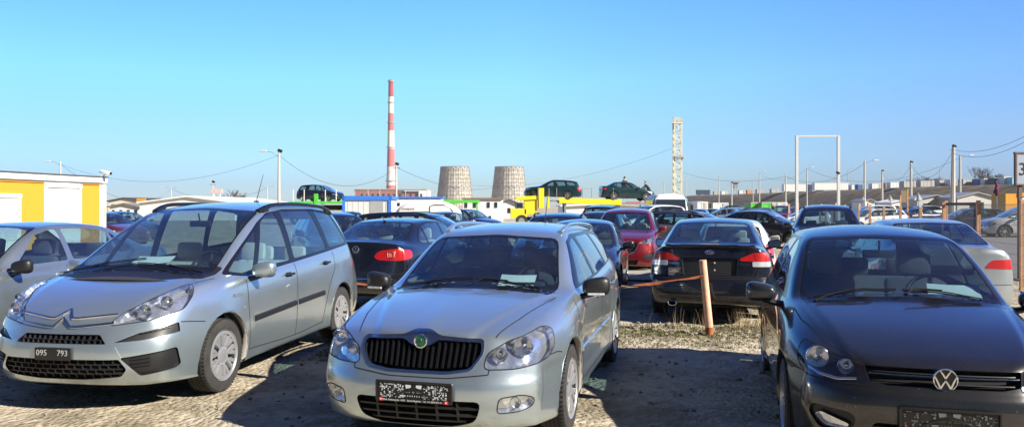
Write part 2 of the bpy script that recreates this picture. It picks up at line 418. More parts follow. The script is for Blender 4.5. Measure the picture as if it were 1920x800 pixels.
    def ribbon(s, bm, view, pts, w, h=.0012, sd=1, step=.03, closed=False, mi=0, base=-.002, round_=False):
        """a strip that follows the skin"""
        if closed: pts = list(pts)+[pts[0]]
        P2 = []
        for p, q in zip(pts, pts[1:]):
            k = max(1, int(math.hypot(q[0]-p[0], q[1]-p[1])/step))
            for j in range(k): t = j/k; P2.append((p[0]+(q[0]-p[0])*t, p[1]+(q[1]-p[1])*t))
        P2.append(pts[-1]); Q = []
        for p in P2:
            q = s.proj(view, p, sd)
            if q is not None: Q.append(q)
        prev = None
        for i, q in enumerate(Q):
            t = (Q[min(i+1, len(Q)-1)]-Q[max(i-1, 0)])
            if t.length < 1e-6: continue
            t.normalize(); n, _ = s.normal_at(q); u = t.cross(n).normalized()
            if 0 < h < .003: sec = [q-u*w/2+n*h, q+u*w/2+n*h]
            else:
                sec = [q-u*w/2+n*base, q-u*w/2+n*(base+(h-base)*.6), q-u*w*.3+n*h, q+u*w*.3+n*h, q+u*w/2+n*(base+(h-base)*.6), q+u*w/2+n*base]
            vs = [bm.verts.new(v) for v in sec]
            if prev and len(prev) == len(vs) and (Vector(prev[0].co)-vs[0].co).length < .25:
                for a, b, c, d in zip(prev, vs, vs[1:], prev[1:]):
                    f = bm.faces.new((a, d, c, b)); f.material_index = mi
            elif not 0 < h < .003:
                try: bm.faces.new(vs).material_index = mi
                except ValueError: pass
            prev = vs
        if not 0 < h < .003 and prev:
            try: bm.faces.new(prev).material_index = mi
            except ValueError: pass
    def frame_at(s, view, p, sd=1, lift=0):
        """matrix at a skin point: local x = right when looked at from outside, y = up, z = outward"""
        q = s.proj(view, p, sd); n, _ = s.normal_at(q)
        up = Z3-n*n.z; up.normalize(); rt = up.cross(n).normalized()
        M = Matrix((rt, up, n)).transposed().to_4x4(); M.translation = q+n*lift
        return M
    def extract(s, name, parent, mat, objname=None, off=0.0, rim=0.0, keep=False, mat2=None):
        if name not in s.names: return None
        rid = s.names.index(name); fs = [f for f in s.bm.faces if f[s.lay] == rid]
        if not fs: return None
        b2 = bmesh.new(); mp = {}; nrm = []
        for f in fs:
            vs = []
            for v in f.verts:
                if v not in mp:
                    n, _ = s.normal_at(v.co); nv = b2.verts.new(v.co+n*off); mp[v] = nv; nrm.append(n)
                vs.append(mp[v])
            try: b2.faces.new(vs)
            except ValueError: pass
        b2.verts.index_update(); main = len(b2.faces)
        if rim:
            be = [e for e in b2.edges if len(e.link_faces) == 1]; mm = {}
            for e in be:
                for v in e.verts:
                    if v not in mm: i = v.index; mm[v] = (b2.verts.new(v.co-nrm[i]*rim), i)
            for e in be:
                f0 = e.link_faces[0]; a, b = e.verts
                try:
                    f = b2.faces.new((a, b, mm[b][0], mm[a][0])); f.material_index = 1 if mat2 else 0
                except ValueError: pass
        me = bpy.data.meshes.new(objname or name); b2.to_mesh(me)
        if not rim:
            me.polygons.foreach_set('use_smooth', [True]*len(me.polygons)); me.normals_split_custom_set_from_vertices(nrm)
        else:
            me.polygons.foreach_set('use_smooth', [i < main for i in range(len(me.polygons))])
            ln = []
            for p in me.polygons:
                for li in p.loop_indices:
                    vi = me.loops[li].vertex_index
                    ln.append(nrm[vi] if p.index < main else p.normal.copy())
            me.normals_split_custom_set(ln)
        b2.free(); me.materials.append(mat)
        if mat2: me.materials.append(mat2)
        return link(bpy.data.objects.new((objname or name), me), parent)
    def cavity(s, name, parent, mat, objname, depth=.03, wall=None, close=True, shrink=1.0):
        """a recessed floor with walls behind an opening"""
        if name not in s.names: return None
        rid = s.names.index(name); fs = [f for f in s.bm.faces if f[s.lay] == rid]
        if not fs: return None
        avg = Vector()
        for f in fs: avg += f.normal*f.calc_area()
        avg.normalize(); cen = sum((f.calc_center_median() for f in fs), Vector())/len(fs)
        b2 = bmesh.new(); mp = {}; up = {}
        def inn(v): 
            d = v.co-cen; return cen+d*shrink-avg*depth
        for f in fs:
            vs = []
            for v in f.verts:
                if v not in mp: mp[v] = b2.verts.new(inn(v))
                vs.append(mp[v])
            try: b2.faces.new(vs)
            except ValueError: pass
        for f in fs:
            for e in f.edges:
                if sum(1 for g in e.link_faces if g[s.lay] == rid) == 1:
                    a, b = e.verts
                    for v in (a, b):
                        if v not in up: up[v] = b2.verts.new(v.co-avg*.0005)
                    try: ff = b2.faces.new((up[a], up[b], mp[b], mp[a])); ff.material_index = 1 if wall else 0
                    except ValueError: pass
        o = bm_obj(objname, b2, [mat]+([wall] if wall else []), parent, smooth=False)
        return o, cen, avg
# ---------------------------------------------------------------- parts shared by all cars
def bm_smooth_box(c, s, bev, taper=None, mi=0, rot=None):
    bm = bmesh.new(); box(bm, (0, 0, 0), s, bev=bev)
    if taper:
        for v in bm.verts:
            t = (v.co.z/s[2]+.5); v.co.y *= 1+(taper-1)*t
    M = Matrix.Translation(c) @ (rot.to_4x4() if rot else Matrix()); bmesh.ops.transform(bm, matrix=M, verts=bm.verts)
    return bm
_whc = {}
def wheel(parent, x, y, r, w, style='five', cap=None, lod=2, steer=0):
    sd = 1 if y > 0 else -1
    key = (round(r, 3), w, style, lod, cap.name if cap else '')
    if key not in _whc:
        n = 48 if lod > 1 else 20
        bm = bmesh.new(); h = w/2; rr = r*.665 if style != 'steel' else r*.62
        prof = [(-h*.8, rr), (-h*.97, rr*1.08), (-h*1.02, (rr+r)/2), (-h*.9, r*.965), (-h*.72, r*.99)]
        if lod > 1:
            for g in (-.45, -.15, .15, .45): prof += [(h*(g-.07), r), (h*(g-.045), r-.008), (h*(g+.045), r-.008), (h*(g+.07), r)]
        prof += [(h*.72, r*.99), (h*.9, r*.965), (h*1.02, (rr+r)/2), (h*.97, rr*1.08), (h*.8, rr)]
        lathe(bm, prof, n)
        if lod > 1:
            for k in range(60):
                a = 2*math.pi*k/60
                for q in (-1, 1):
                    rot = Matrix.Rotation(-a, 3, 'Y'); box(bm, rot @ Vector((r-.0035, q*h*.8, 0)), (.006, h*.24, .010), rot)
        t = bm_obj('tyre', bm, RUB, None); smooth_by_angle(t, 30); col.objects.unlink(t)
        bm = bmesh.new()
        lathe(bm, [(-h*.8, rr*.9), (h*.2, rr*.92), (h*.72, rr*.97), (h*.93, rr*1.03), (h*.99, rr*1.045), (h*.86, rr*1.06)], n, mi=0)
        lathe(bm, [(h*.15, rr*.93), (h*.15, .001)], n, mi=1)
        ns = {'five': 5, 'seven': 7, 'cap9': 9, 'cap10': 10, 'multi': 10, 'twin': 5, 'steel': 0}[style]
        f = h*.9
        if style.startswith('cap'):
            lathe(bm, [(f*.93, .001), (f*.95, rr*.22), (f*.86, rr*.34)], n, mi=0)
            lathe(bm, [(f*.86, rr*.34), (f*.9, rr*.40)], n, mi=0)
            lathe(bm, [(f*1.02, rr*.86), (f*1.05, rr*.93), (f*1.0, rr*1.0)], n, mi=0)
            for k in range(ns):
                a = 2*math.pi*k/ns
                rot = Matrix.Rotation(-a, 3, 'Y')
                for q in ((-.5, .5) if style == 'cap9' else (0,)):
                    wd = rr*.30 if style != 'cap9' else rr*.13
                    vs = []
                    for (rad, ww, hh) in ((rr*.3, wd*.5, .87), (rr*.6, wd*.85, 1.0), (rr*.9, wd*(1.25 if style == 'cap9' else 1.3), 1.02)):
                        off = q*rr*(.16+.22*(rad/rr))
                        for z in (-ww/2, ww/2): vs.append(bm.verts.new(rot @ Vector((rad, f*hh, z+off))))
                        for z in (-ww/2-.008, ww/2+.008): vs.append(bm.verts.new(rot @ Vector((rad, f*hh-.022, z+off))))
                    for m in (0, 4):
                        bm.faces.new((vs[m], vs[m+4], vs[m+5], vs[m+1])); bm.faces.new((vs[m], vs[m+2], vs[m+6], vs[m+4])); bm.faces.new((vs[m+1], vs[m+5], vs[m+7], vs[m+3]))
        elif ns:
            lathe(bm, [(f*.9, .001), (f*.92, rr*.16), (f*.8, rr*.2), (f*.5, rr*.22)], n, mi=0)
            for k in range(ns):
                a = 2*math.pi*k/ns; rot = Matrix.Rotation(-a, 3, 'Y')
                for q in ((-.6, .6) if style in ('twin', 'multi') else (0,)):
                    wd = {'five': .26, 'seven': .17, 'twin': .11, 'multi': .07}[style]*rr
                    vs = []
                    for (rad, ww, hh) in ((rr*.15, wd*1.1, .85), (rr*.6, wd*.8, .9), (rr*.97, wd*1.25, .95)):
                        off = q*rr*(.06+.28*rad/rr)*(.5 if style == 'multi' else 1)
                        for z in (-ww/2, ww/2): vs.append(bm.verts.new(rot @ Vector((rad, f*hh, z+off))))
                        for z in (-ww/2-.006, ww/2+.006): vs.append(bm.verts.new(rot @ Vector((rad, f*hh-.04, z+off))))
                    for m in (0, 4):
                        bm.faces.new((vs[m], vs[m+4], vs[m+5], vs[m+1])); bm.faces.new((vs[m], vs[m+2], vs[m+6], vs[m+4])); bm.faces.new((vs[m+1], vs[m+5], vs[m+7], vs[m+3]))
        else:
            lathe(bm, [(f*.75, .001), (f*.8, rr*.25), (f*.5, rr*.4), (f*.7, rr*.7), (f*.4, rr*.93)], n, mi=0)
        bmesh.ops.recalc_face_normals(bm, faces=bm.faces)
        rm = bm_obj('rim', bm, [cap or RIM, DARK], None); smooth_by_angle(rm, 40); col.objects.unlink(rm)
        _whc[key] = (t, rm)
    t, rm = _whc[key]; a = t.copy(); link(a, parent); a.name = 'wheel'; a.location = (x, y, r)
    a.rotation_euler = (0, random.random()*6, (0 if sd > 0 else math.pi)+steer)
    b = rm.copy(); link(b, a); b.name = 'rim'
    return a
def seats(parent, P, mat, lod=2):
    zf = P.get('seatz', .28); yx = P['W']*.21; fx = P['seatx']; top = P['H']
    for sd in (1, -1):
        bm = bmesh.new()
        box(bm, (fx, sd*yx, zf+.17), (.5, .48, .16), bev=.05)
        box(bm, (fx+.30, sd*yx, zf+.48), (.13, .47, .60), Matrix.Rotation(R(16), 3, 'Y'), bev=.05)
        box(bm, (fx+.42, sd*yx, zf+.88), (.09, .27, .19), Matrix.Rotation(R(8), 3, 'Y'), bev=.04)
        for q in (-.06, .06): tube(bm, [(fx+.38, sd*yx+q, zf+.72), (fx+.42, sd*yx+q, zf+.84)], .006, 5)
        smooth_by_angle(bm_obj('seat', bm, mat, parent), 50)
    bm = bmesh.new(); rx = P['rearx']
    box(bm, (rx, 0, zf+.17), (.48, P['W']*.7, .16), bev=.05); box(bm, (rx+.3, 0, zf+.45), (.14, P['W']*.7, .56), Matrix.Rotation(R(20), 3, 'Y'), bev=.05)
    for q in (-.42, 0, .42): box(bm, (rx+.42, q, zf+.80), (.09, .26, .17), bev=.04)
    smooth_by_angle(bm_obj('rear_bench', bm, mat, parent), 50)
def interior(parent, P, mat):
    seats(parent, P, mat)
    dx, dz = P['dash']; wd = P['W']*.80
    bm = bmesh.new()
    pts = [(dx-.35, dz-.02), (dx, dz+.02), (dx+.28, dz+.0), (dx+.38, dz-.12), (dx+.35, dz-.4), (dx-.2, dz-.5)]
    lr = []
    for i in range(9):
        t = i/8*2-1; y = t*wd/2; sh = .12*t*t
        lr.append([bm.verts.new((p[0]+sh, y, p[1]-(.02*t*t))) for p in pts])
    for a, b in zip(lr, lr[1:]):
        for k in range(len(pts)-1): bm.faces.new((a[k], a[k+1], b[k+1], b[k]))
    box(bm, (dx+.2, -wd*.25, dz+.03), (.2, .36, .08), bev=.03)
    smooth_by_angle(bm_obj('dashboard', bm, DASH, parent), 60)
    bm = bmesh.new(); c = Vector((dx+.52, -P['W']*.21, dz+.0)); rot = Matrix.Rotation(R(-68), 3, 'Y')
    ring = [c+rot @ Vector((.185*math.cos(a), .185*math.sin(a), 0)) for a in [2*math.pi*k/24 for k in range(25)]]
    tube(bm, ring, .016, 6, caps=False)
    for a in (0, math.pi, math.pi*1.5 if False else -math.pi/2*0+math.pi*.5*2): tube(bm, [c+rot @ Vector((0, 0, -.03)), c+rot @ Vector((0, .18*math.cos(a), 0))], .018, 6)
    tube(bm, [c+rot @ Vector((0, 0, -.03)), c+rot @ Vector((.17, 0, 0))], .018, 6)
    box(bm, c+rot @ Vector((0, 0, -.02)), (.13, .15, .05), rot, bev=.02)
    tube(bm, [c+rot @ Vector((0, 0, -.04)), c+rot @ Vector((0, 0, -.3))], .03, 8)
    smooth_by_angle(bm_obj('steering_wheel', bm, DASH, parent), 60)
    # inner mirror
    mx = P['hdr']; bm = bmesh.new(); box(bm, (mx[0]+.06, 0, mx[1]-.13), (.03, .24, .065), bev=.012); tube(bm, [(mx[0]+.05, 0, mx[1]-.12), (mx[0]+.02, 0, mx[1]-.02)], .01, 6)
    smooth_by_angle(bm_obj('rear_view_mirror', bm, DASH, parent), 50)
def underbody(parent, P):
    bm = bmesh.new(); L, W, r = P['L'], P['W'], P['wr']; g = P.get('gap', .05); z0 = P.get('clear', .2); f, q = P['wheels']
    segs = [(.25, f-r-g), (f+r+g, q-r-g), (q+r+g, L-.25)]
    for i_, (a, b) in enumerate(segs): box(bm, ((a+b)/2, 0, z0+.05), (b-a, W*(.84 if i_ == 1 else .56), .06))
    box(bm, (L/2, 0, z0+.05), (L-.6, W*.5, .05))
    for xw in P['wheels']:
        for sd in (1, -1):
            yo = sd*(W/2-.035); yi = sd*(W/2-.36); n = 16; A = []; B = []; ra = r+g
            for k in range(n+1):
                an = -.25+(math.pi+.5)*k/n; x = xw+ra*math.cos(an)*1.01; z = r+ra*math.sin(an)*1.01
                A.append(bm.verts.new((x, yo, z))); B.append(bm.verts.new((x, yi, z)))
            for k in range(n): bm.faces.new((A[k], A[k+1], B[k+1], B[k]))
            bm.faces.new(B)
    # floor under the bonnet and boot so no light leaks through
    box(bm, (P['fw'], 0, (z0+P['fwz'])/2), (.03, W*.78, P['fwz']-z0))
    return bm_obj('underbody', bm, DARK, parent)
def mirror(parent, S, x, z, y0, mat, sd, size=(.14, .215, .15), side_mat=BLK, blinker=False, base=None):
    bm = bmesh.new(); w_, l_, h_ = size
    bmesh.ops.create_uvsphere(bm, u_segments=20, v_segments=14, radius=1)
    for v in bm.verts:
        p = v.co; e = lambda t, k: math.copysign(abs(t)**k, t)
        p.x, p.y, p.z = e(p.x, .8)*w_*.52, e(p.y, .62)*l_*.52, e(p.z, .62)*h_*.52
        t = p.y*sd/l_+.5; p.z = p.z*(.80+.28*t)+.012*t; p.x = p.x*(.85+.2*(1-t))+.02*t
        if p.x > w_*.3: p.x = w_*.3
    bmesh.ops.translate(bm, verts=bm.verts, vec=(x, sd*(y0+l_/2+.03), z))
    o = smooth_by_angle(bm_obj('wing_mirror', bm, mat, parent), 60)
    bm = bmesh.new(); tube(bm, [(x+.02, sd*(y0-.06), z-.09), (x+.01, sd*(y0+.03), z-.075), (x, sd*(y0+.12), z-.05)], [.05, .04, .035], 8, flat=.6)
    smooth_by_angle(bm_obj('mirror_arm', bm, side_mat, o), 60)
    bm = bmesh.new(); box(bm, (x+w_*.3+.003, sd*(y0+l_/2+.03), z+.005), (.004, l_*.84, h_*.72), bev=.0015); bm_obj('mirror_glass', bm, CHR, o)
    if blinker:
        bm = bmesh.new(); box(bm, (x-w_*.40, sd*(y0+l_*.68), z-h_*.33), (.02, l_*.65, .018), Matrix.Rotation(R(-12)*sd, 3, 'Z'), bev=.006); bm_obj('mirror_lamp', bm, WHL, o)
    return o
def lamp_inside(parent, S, bowls, mat=REFL):
    """round reflector bowls with a bulb, given as (x, y, z, r)"""
    for (x, y, z, r, az) in bowls:
        bm = bmesh.new(); rot = Matrix.Rotation(R(az), 4, 'Z')
        b = bmesh.new()
        lathe(b, [(.0, r), (.004, r*1.06), (.012, r*1.02), (.03, r*.86), (.05, r*.6), (.062, r*.25), (.045, r*.22), (.02, r*.2), (.012, .001)], 20, axis='X')
        bmesh.ops.transform(b, matrix=Matrix.Translation((x, y, z)) @ rot, verts=b.verts)
        smooth_by_angle(bm_obj('reflector', b, mat, parent), 40); bm.free()
def lining(parent, P, mat):
    """door cards and pillars inside, seen through the glass"""
    bm = bmesh.new(); y = P['W']*.44
    for sd in (1, -1):
        box(bm, ((P['dash'][0]+.1+P['rearx']+.35)/2, sd*y, P['beltz']-.28), (P['rearx']+.25-P['dash'][0], .03, .5), bev=.01)
    return bm_obj('door_card', bm, mat, parent)
# ---------------------------------------------------------------- side-view lines of the body types
def sc(tab, sx, sy, sz): return [((r[0]*sx,)+((r[1]*sz,) if len(r) == 2 else (r[1]*sy, r[2]*sz))) for r in tab]
OCT = dict(L=4.57, W=1.77, H=1.47, wheels=(.92, 3.50), wr=.318, clear=.2,
 C=[(.13,.80),(.2,.832),(.4,.885),(.75,.945),(1.08,.985),(1.17,1.0),(1.5,1.18),(2.0,1.425),(2.15,1.462),(2.6,1.50),(3.2,1.50),(3.8,1.465),(4.15,1.42),(4.2,1.385),(4.38,1.05),(4.46,.93),(4.50,.8)],
 R=[(.15,.44,.79),(.35,.52,.86),(.8,.61,.932),(1.2,.68,.955),(1.40,.72,.985),(1.9,.62,1.345),(2.1,.59,1.41),(2.6,.58,1.445),(3.2,.575,1.44),(3.8,.56,1.41),(4.1,.55,1.37),(4.3,.60,1.1),(4.4,.64,.95),(4.5,.66,.8)],
 B=[(.2,.60,.775),(.4,.67,.845),(.8,.745,.905),(1.3,.785,.955),(1.5,.80,.985),(2.5,.81,1.01),(3.3,.80,1.04),(3.9,.76,1.06),(4.2,.72,1.06),(4.4,.68,.94),(4.5,.68,.8)],
 S=[(.22,.72,.725),(.38,.775,.79),(.8,.83,.85),(1.3,.855,.89),(1.5,.86,.92),(2.5,.87,.945),(3.5,.865,.97),(4.1,.80,.98),(4.4,.72,.9),(4.5,.70,.78)],
 M=[(.2,.74,.56),(.25,.77,.58),(.4,.83,.64),(.8,.87,.68),(1.4,.88,.70),(3.4,.885,.72),(4.1,.85,.72),(4.4,.78,.66)],
 N=[(.2,.76,.40),(.25,.79,.40),(.4,.84,.41),(.9,.875,.42),(3.5,.88,.42),(4.1,.86,.42),(4.45,.80,.42)],
 K=[(.2,.70,.215),(.3,.75,.21),(.45,.80,.2),(.9,.85,.19),(3.5,.85,.2),(4.1,.82,.24),(4.4,.76,.26)],
 ST=[(.13,.16,.23),(.2,.24,.32),(.45,.5,.55),(.8,.85,.9),(1.06,1.18,1.2),(1.17,1.38,1.38),(1.27,1.48,1.5),(1.6,1.75,1.75),(1.95,2.02,2.0),(2.12,2.18,2.2),(2.55,2.57,2.6),(3.0,3.0,3.0),(3.5,3.5,3.45),(3.9,3.88,3.85),(4.13,4.1,4.08),(4.2,4.2,4.17),(4.38,4.33,4.3),(4.5,4.46,4.40)],
 FF=[(.04,.58),(0.0,.42),(.05,.215),(.15,.20)], RF=[(4.56,.60),(4.57,.42),(4.53,.26),(4.45,.25)],
 ws=[(-.665,.985),(0,1.0),(.665,.985),(.545,1.355),(0,1.385),(-.545,1.355)], rw=[(-.56,1.0),(.56,1.0),(.49,1.32),(-.49,1.32)],
 dlo=[(1.50,.985),(2.02,1.345),(2.3,1.40),(3.3,1.405),(3.85,1.365),(4.18,1.09),(2.5,1.015)],
 panes=[[(1.68,1.01),(2.07,1.325),(2.35,1.378),(2.38,1.03)],[(2.47,1.03),(2.46,1.375),(3.2,1.375),(3.3,1.06)],[(3.38,1.06),(3.30,1.375),(3.8,1.345),(4.08,1.10)]],
 gaps=[[(1.28,.93),(1.27,.8),(1.30,.35),(1.33,.27)],[(2.42,1.0),(2.43,.8),(2.41,.27)],[(3.42,1.02),(3.38,.8),(3.2,.68),(3.08,.5),(3.02,.28)],[(1.33,.27),(3.02,.28)]],
 handles=[(2.22,.86),(3.2,.88)], seatx=2.15, rearx=3.05, dash=(1.35,.96), cowl=1.13, hdr=(2.0,1.40), fw=1.15, fwz=.93, beltz=1.0, mir=(1.52,1.0,.82), door=(1.28,2.42,3.35))
def vary(P, sx=1, sy=1, sz=1, **kw):
    Q = dict(P)
    for k in 'CRBSMNK': Q[k] = sc(P[k], sx, sy, sz)
    Q['ST'] = [tuple(v*sx for v in t) for t in P['ST']]
    for k in ('FF', 'RF'): Q[k] = [(a*sx, b*sz) for a, b in P[k]]
    Q['L'] = P['L']*sx; Q['W'] = P['W']*sy; Q['H'] = P['H']*sz; Q['wheels'] = tuple(v*sx for v in P['wheels'])
    for k in ('ws', 'rw'): Q[k] = [(a*sy, b*sz) for a, b in P[k]]
    Q['dlo'] = [(a*sx, b*sz) for a, b in P['dlo']]
    for k in ('panes', 'gaps'): Q[k] = [[(a*sx, b*sz) for a, b in q] for q in P[k]]
    Q['handles'] = [(a*sx, b*sz) for a, b in P['handles']]
    for k in ('seatx', 'rearx', 'fw', 'cowl'): Q[k] = P[k]*sx
    for k in ('fwz', 'beltz'): Q[k] = P[k]*sz
    Q['dash'] = (P['dash'][0]*sx, P['dash'][1]*sz); Q['hdr'] = (P['hdr'][0]*sx, P['hdr'][1]*sz)
    Q['mir'] = (P['mir'][0]*sx, P['mir'][1]*sz, P['mir'][2]*sy)
    Q.update(kw); return Q
MPV = dict(L=4.59, W=1.83, H=1.71, wheels=(.93, 3.66), wr=.325, clear=.2,
 C=[(.05,.73),(.10,.79),(.35,.91),(.6,.975),(.80,1.015),(.95,1.06),(1.5,1.37),(1.95,1.61),(2.1,1.655),(2.6,1.71),(3.2,1.715),(3.8,1.68),(4.15,1.62),(4.22,1.57),(4.42,1.2),(4.50,1.0),(4.54,.85)],
 R=[(.10,.38,.73),(.15,.42,.78),(.4,.56,.915),(.7,.67,.985),(.9,.73,1.02),(1.08,.76,1.06),(1.5,.715,1.325),(1.9,.665,1.545),(2.1,.645,1.605),(2.6,.635,1.65),(3.3,.63,1.65),(3.9,.61,1.605),(4.15,.59,1.55),(4.35,.64,1.2),(4.45,.68,1.0),(4.52,.68,.85)],
 B=[(.15,.54,.72),(.2,.60,.80),(.5,.75,.945),(.8,.81,.985),(1.0,.825,1.0),(1.4,.835,1.0),(2.4,.84,1.06),(3.4,.83,1.12),(4.1,.79,1.15),(4.3,.75,1.12),(4.5,.72,.85)],
 S=[(.2,.66,.70),(.3,.74,.79),(.5,.82,.87),(.8,.87,.90),(1.0,.885,.91),(1.4,.89,.925),(2.4,.90,.97),(3.4,.895,1.0),(4.1,.85,1.02),(4.4,.77,.95),(4.52,.74,.8)],
 M=[(.2,.73,.58),(.28,.79,.62),(.45,.86,.68),(.8,.905,.70),(1.4,.91,.72),(3.4,.915,.74),(4.1,.88,.74),(4.45,.80,.7)],
 N=[(.2,.76,.42),(.28,.81,.42),(.45,.87,.43),(.9,.91,.44),(3.6,.915,.44),(4.1,.89,.44),(4.48,.82,.44)],
 K=[(.2,.70,.225),(.3,.77,.22),(.5,.84,.21),(.93,.88,.2),(3.6,.88,.21),(4.1,.84,.24),(4.4,.78,.26)],
 ST=[(.06,.12,.22),(.14,.2,.3),(.4,.45,.5),(.62,.7,.75),(.80,.92,.95),(.93,1.06,1.06),(1.05,1.18,1.2),(1.45,1.5,1.5),(1.85,1.88,1.85),(2.05,2.08,2.1),(2.5,2.5,2.5),(3.0,3.0,3.0),(3.5,3.5,3.5),(3.9,3.88,3.9),(4.13,4.1,4.1),(4.2,4.2,4.18),(4.4,4.34,4.32),(4.52,4.47,4.44)],
 FF=[(.02,.58),(0.0,.42),(.05,.225),(.15,.21)], RF=[(4.57,.62),(4.59,.44),(4.55,.27),(4.45,.26)],
 ws=[(-.70,1.045),(0,1.065),(.70,1.045),(.605,1.585),(0,1.625),(-.605,1.585)], rw=[(-.60,1.1),(.60,1.1),(.53,1.48),(-.53,1.48)],
 dlo=[(1.06,1.03),(1.52,1.28),(1.93,1.49),(2.2,1.585),(2.6,1.62),(3.4,1.62),(3.95,1.57),(4.2,1.16),(2.4,1.045),(1.4,.985)],
 panes=[[(1.17,1.05),(1.50,1.24),(1.84,1.42),(1.56,1.04),(1.36,1.02)],[(1.66,1.05),(1.98,1.48),(2.16,1.56),(2.35,1.59),(2.35,1.075)],[(2.47,1.085),(2.5,1.60),(3.25,1.60),(3.38,1.14)],[(3.48,1.15),(3.40,1.598),(3.88,1.55),(4.10,1.185)]],
 gaps=[[(1.37,.96),(1.35,.8),(1.35,.3)],[(2.41,1.04),(2.40,.8),(2.37,.26)],[(3.5,1.1),(3.48,.9),(3.28,.75),(3.14,.5),(3.08,.3)],[(1.35,.3),(2.37,.26),(3.08,.3)]],
 handles=[(2.22,.93),(3.2,.98)], seatx=2.0, rearx=2.95, dash=(1.0,1.03), cowl=.9, hdr=(1.95,1.60), fw=.9, fwz=.98, beltz=1.05, mir=(1.45,1.04,.87), door=(1.36,2.40,3.4))
POL = dict(L=3.97, W=1.68, H=1.485, wheels=(.80, 3.27), wr=.30, clear=.2,
 C=[(.08,.705),(.14,.745),(.4,.84),(.8,.925),(1.0,.96),(1.10,.98),(1.5,1.2),(1.85,1.40),(2.0,1.44),(2.4,1.495),(2.9,1.495),(3.4,1.46),(3.6,1.41),(3.66,1.37),(3.84,1.05),(3.9,.92),(3.93,.8)],
 R=[(.10,.38,.69),(.15,.42,.738),(.4,.56,.83),(.8,.65,.912),(1.1,.695,.955),(1.30,.715,.965),(1.75,.625,1.32),(1.95,.585,1.39),(2.4,.565,1.43),(3.2,.55,1.40),(3.6,.53,1.355),(3.75,.57,1.1),(3.9,.62,.85)],
 B=[(.15,.53,.67),(.25,.60,.735),(.4,.66,.79),(.8,.72,.865),(1.2,.75,.92),(1.5,.765,.95),(2.5,.775,.98),(3.2,.755,1.0),(3.6,.70,1.0),(3.85,.66,.85)],
 S=[(.2,.66,.64),(.3,.71,.71),(.5,.76,.76),(.8,.80,.81),(1.3,.82,.86),(2.5,.83,.89),(3.2,.82,.91),(3.6,.76,.92),(3.85,.69,.82)],
 M=[(.2,.70,.55),(.3,.755,.59),(.5,.80,.64),(.8,.825,.66),(1.3,.83,.68),(3.2,.835,.69),(3.6,.80,.68),(3.88,.72,.64)],
 N=[(.2,.73,.40),(.3,.775,.40),(.5,.815,.41),(.8,.835,.41),(3.2,.84,.41),(3.6,.81,.41),(3.9,.75,.42)],
 K=[(.2,.68,.215),(.3,.72,.21),(.5,.78,.2),(.8,.81,.19),(3.2,.81,.2),(3.6,.78,.24),(3.86,.72,.26)],
 ST=[(.08,.12,.22),(.16,.2,.3),(.45,.5,.55),(.75,.8,.85),(.98,1.1,1.12),(1.09,1.28,1.3),(1.2,1.4,1.42),(1.5,1.62,1.65),(1.83,1.88,1.9),(2.0,2.05,2.05),(2.4,2.4,2.4),(2.8,2.8,2.8),(3.2,3.2,3.2),(3.45,3.43,3.42),(3.6,3.57,3.55),(3.67,3.64,3.62),(3.83,3.76,3.74),(3.92,3.88,3.84)],
 FF=[(.02,.58),(0.0,.42),(.05,.215),(.15,.20)], RF=[(3.95,.60),(3.97,.42),(3.93,.26),(3.85,.25)],
 ws=[(-.655,.965),(0,.985),(.655,.965),(.53,1.38),(0,1.405),(-.53,1.38)], rw=[(-.54,1.0),(.54,1.0),(.47,1.32),(-.47,1.32)],
 dlo=[(1.40,.945),(1.88,1.325),(2.1,1.395),(2.9,1.395),(3.25,1.35),(3.45,1.07),(2.4,.98)],
 panes=[[(1.58,.975),(1.93,1.30),(2.12,1.365),(2.28,1.375),(2.30,1.0)],[(2.39,1.0),(2.38,1.375),(2.88,1.37),(3.2,1.32),(3.36,1.06)]],
 gaps=[[(1.16,.90),(1.15,.8),(1.18,.35),(1.2,.27)],[(2.34,.96),(2.34,.8),(2.32,.27)],[(3.2,1.0),(3.16,.8),(2.98,.66),(2.86,.5),(2.8,.28)],[(1.2,.27),(2.8,.28)]],
 handles=[(2.14,.84),(3.0,.86)], seatx=1.95, rearx=2.7, dash=(1.25,.94), cowl=1.06, hdr=(1.87,1.40), fw=1.05, fwz=.91, beltz=.98, mir=(1.4,.985,.80), door=(1.16,2.34,3.1))
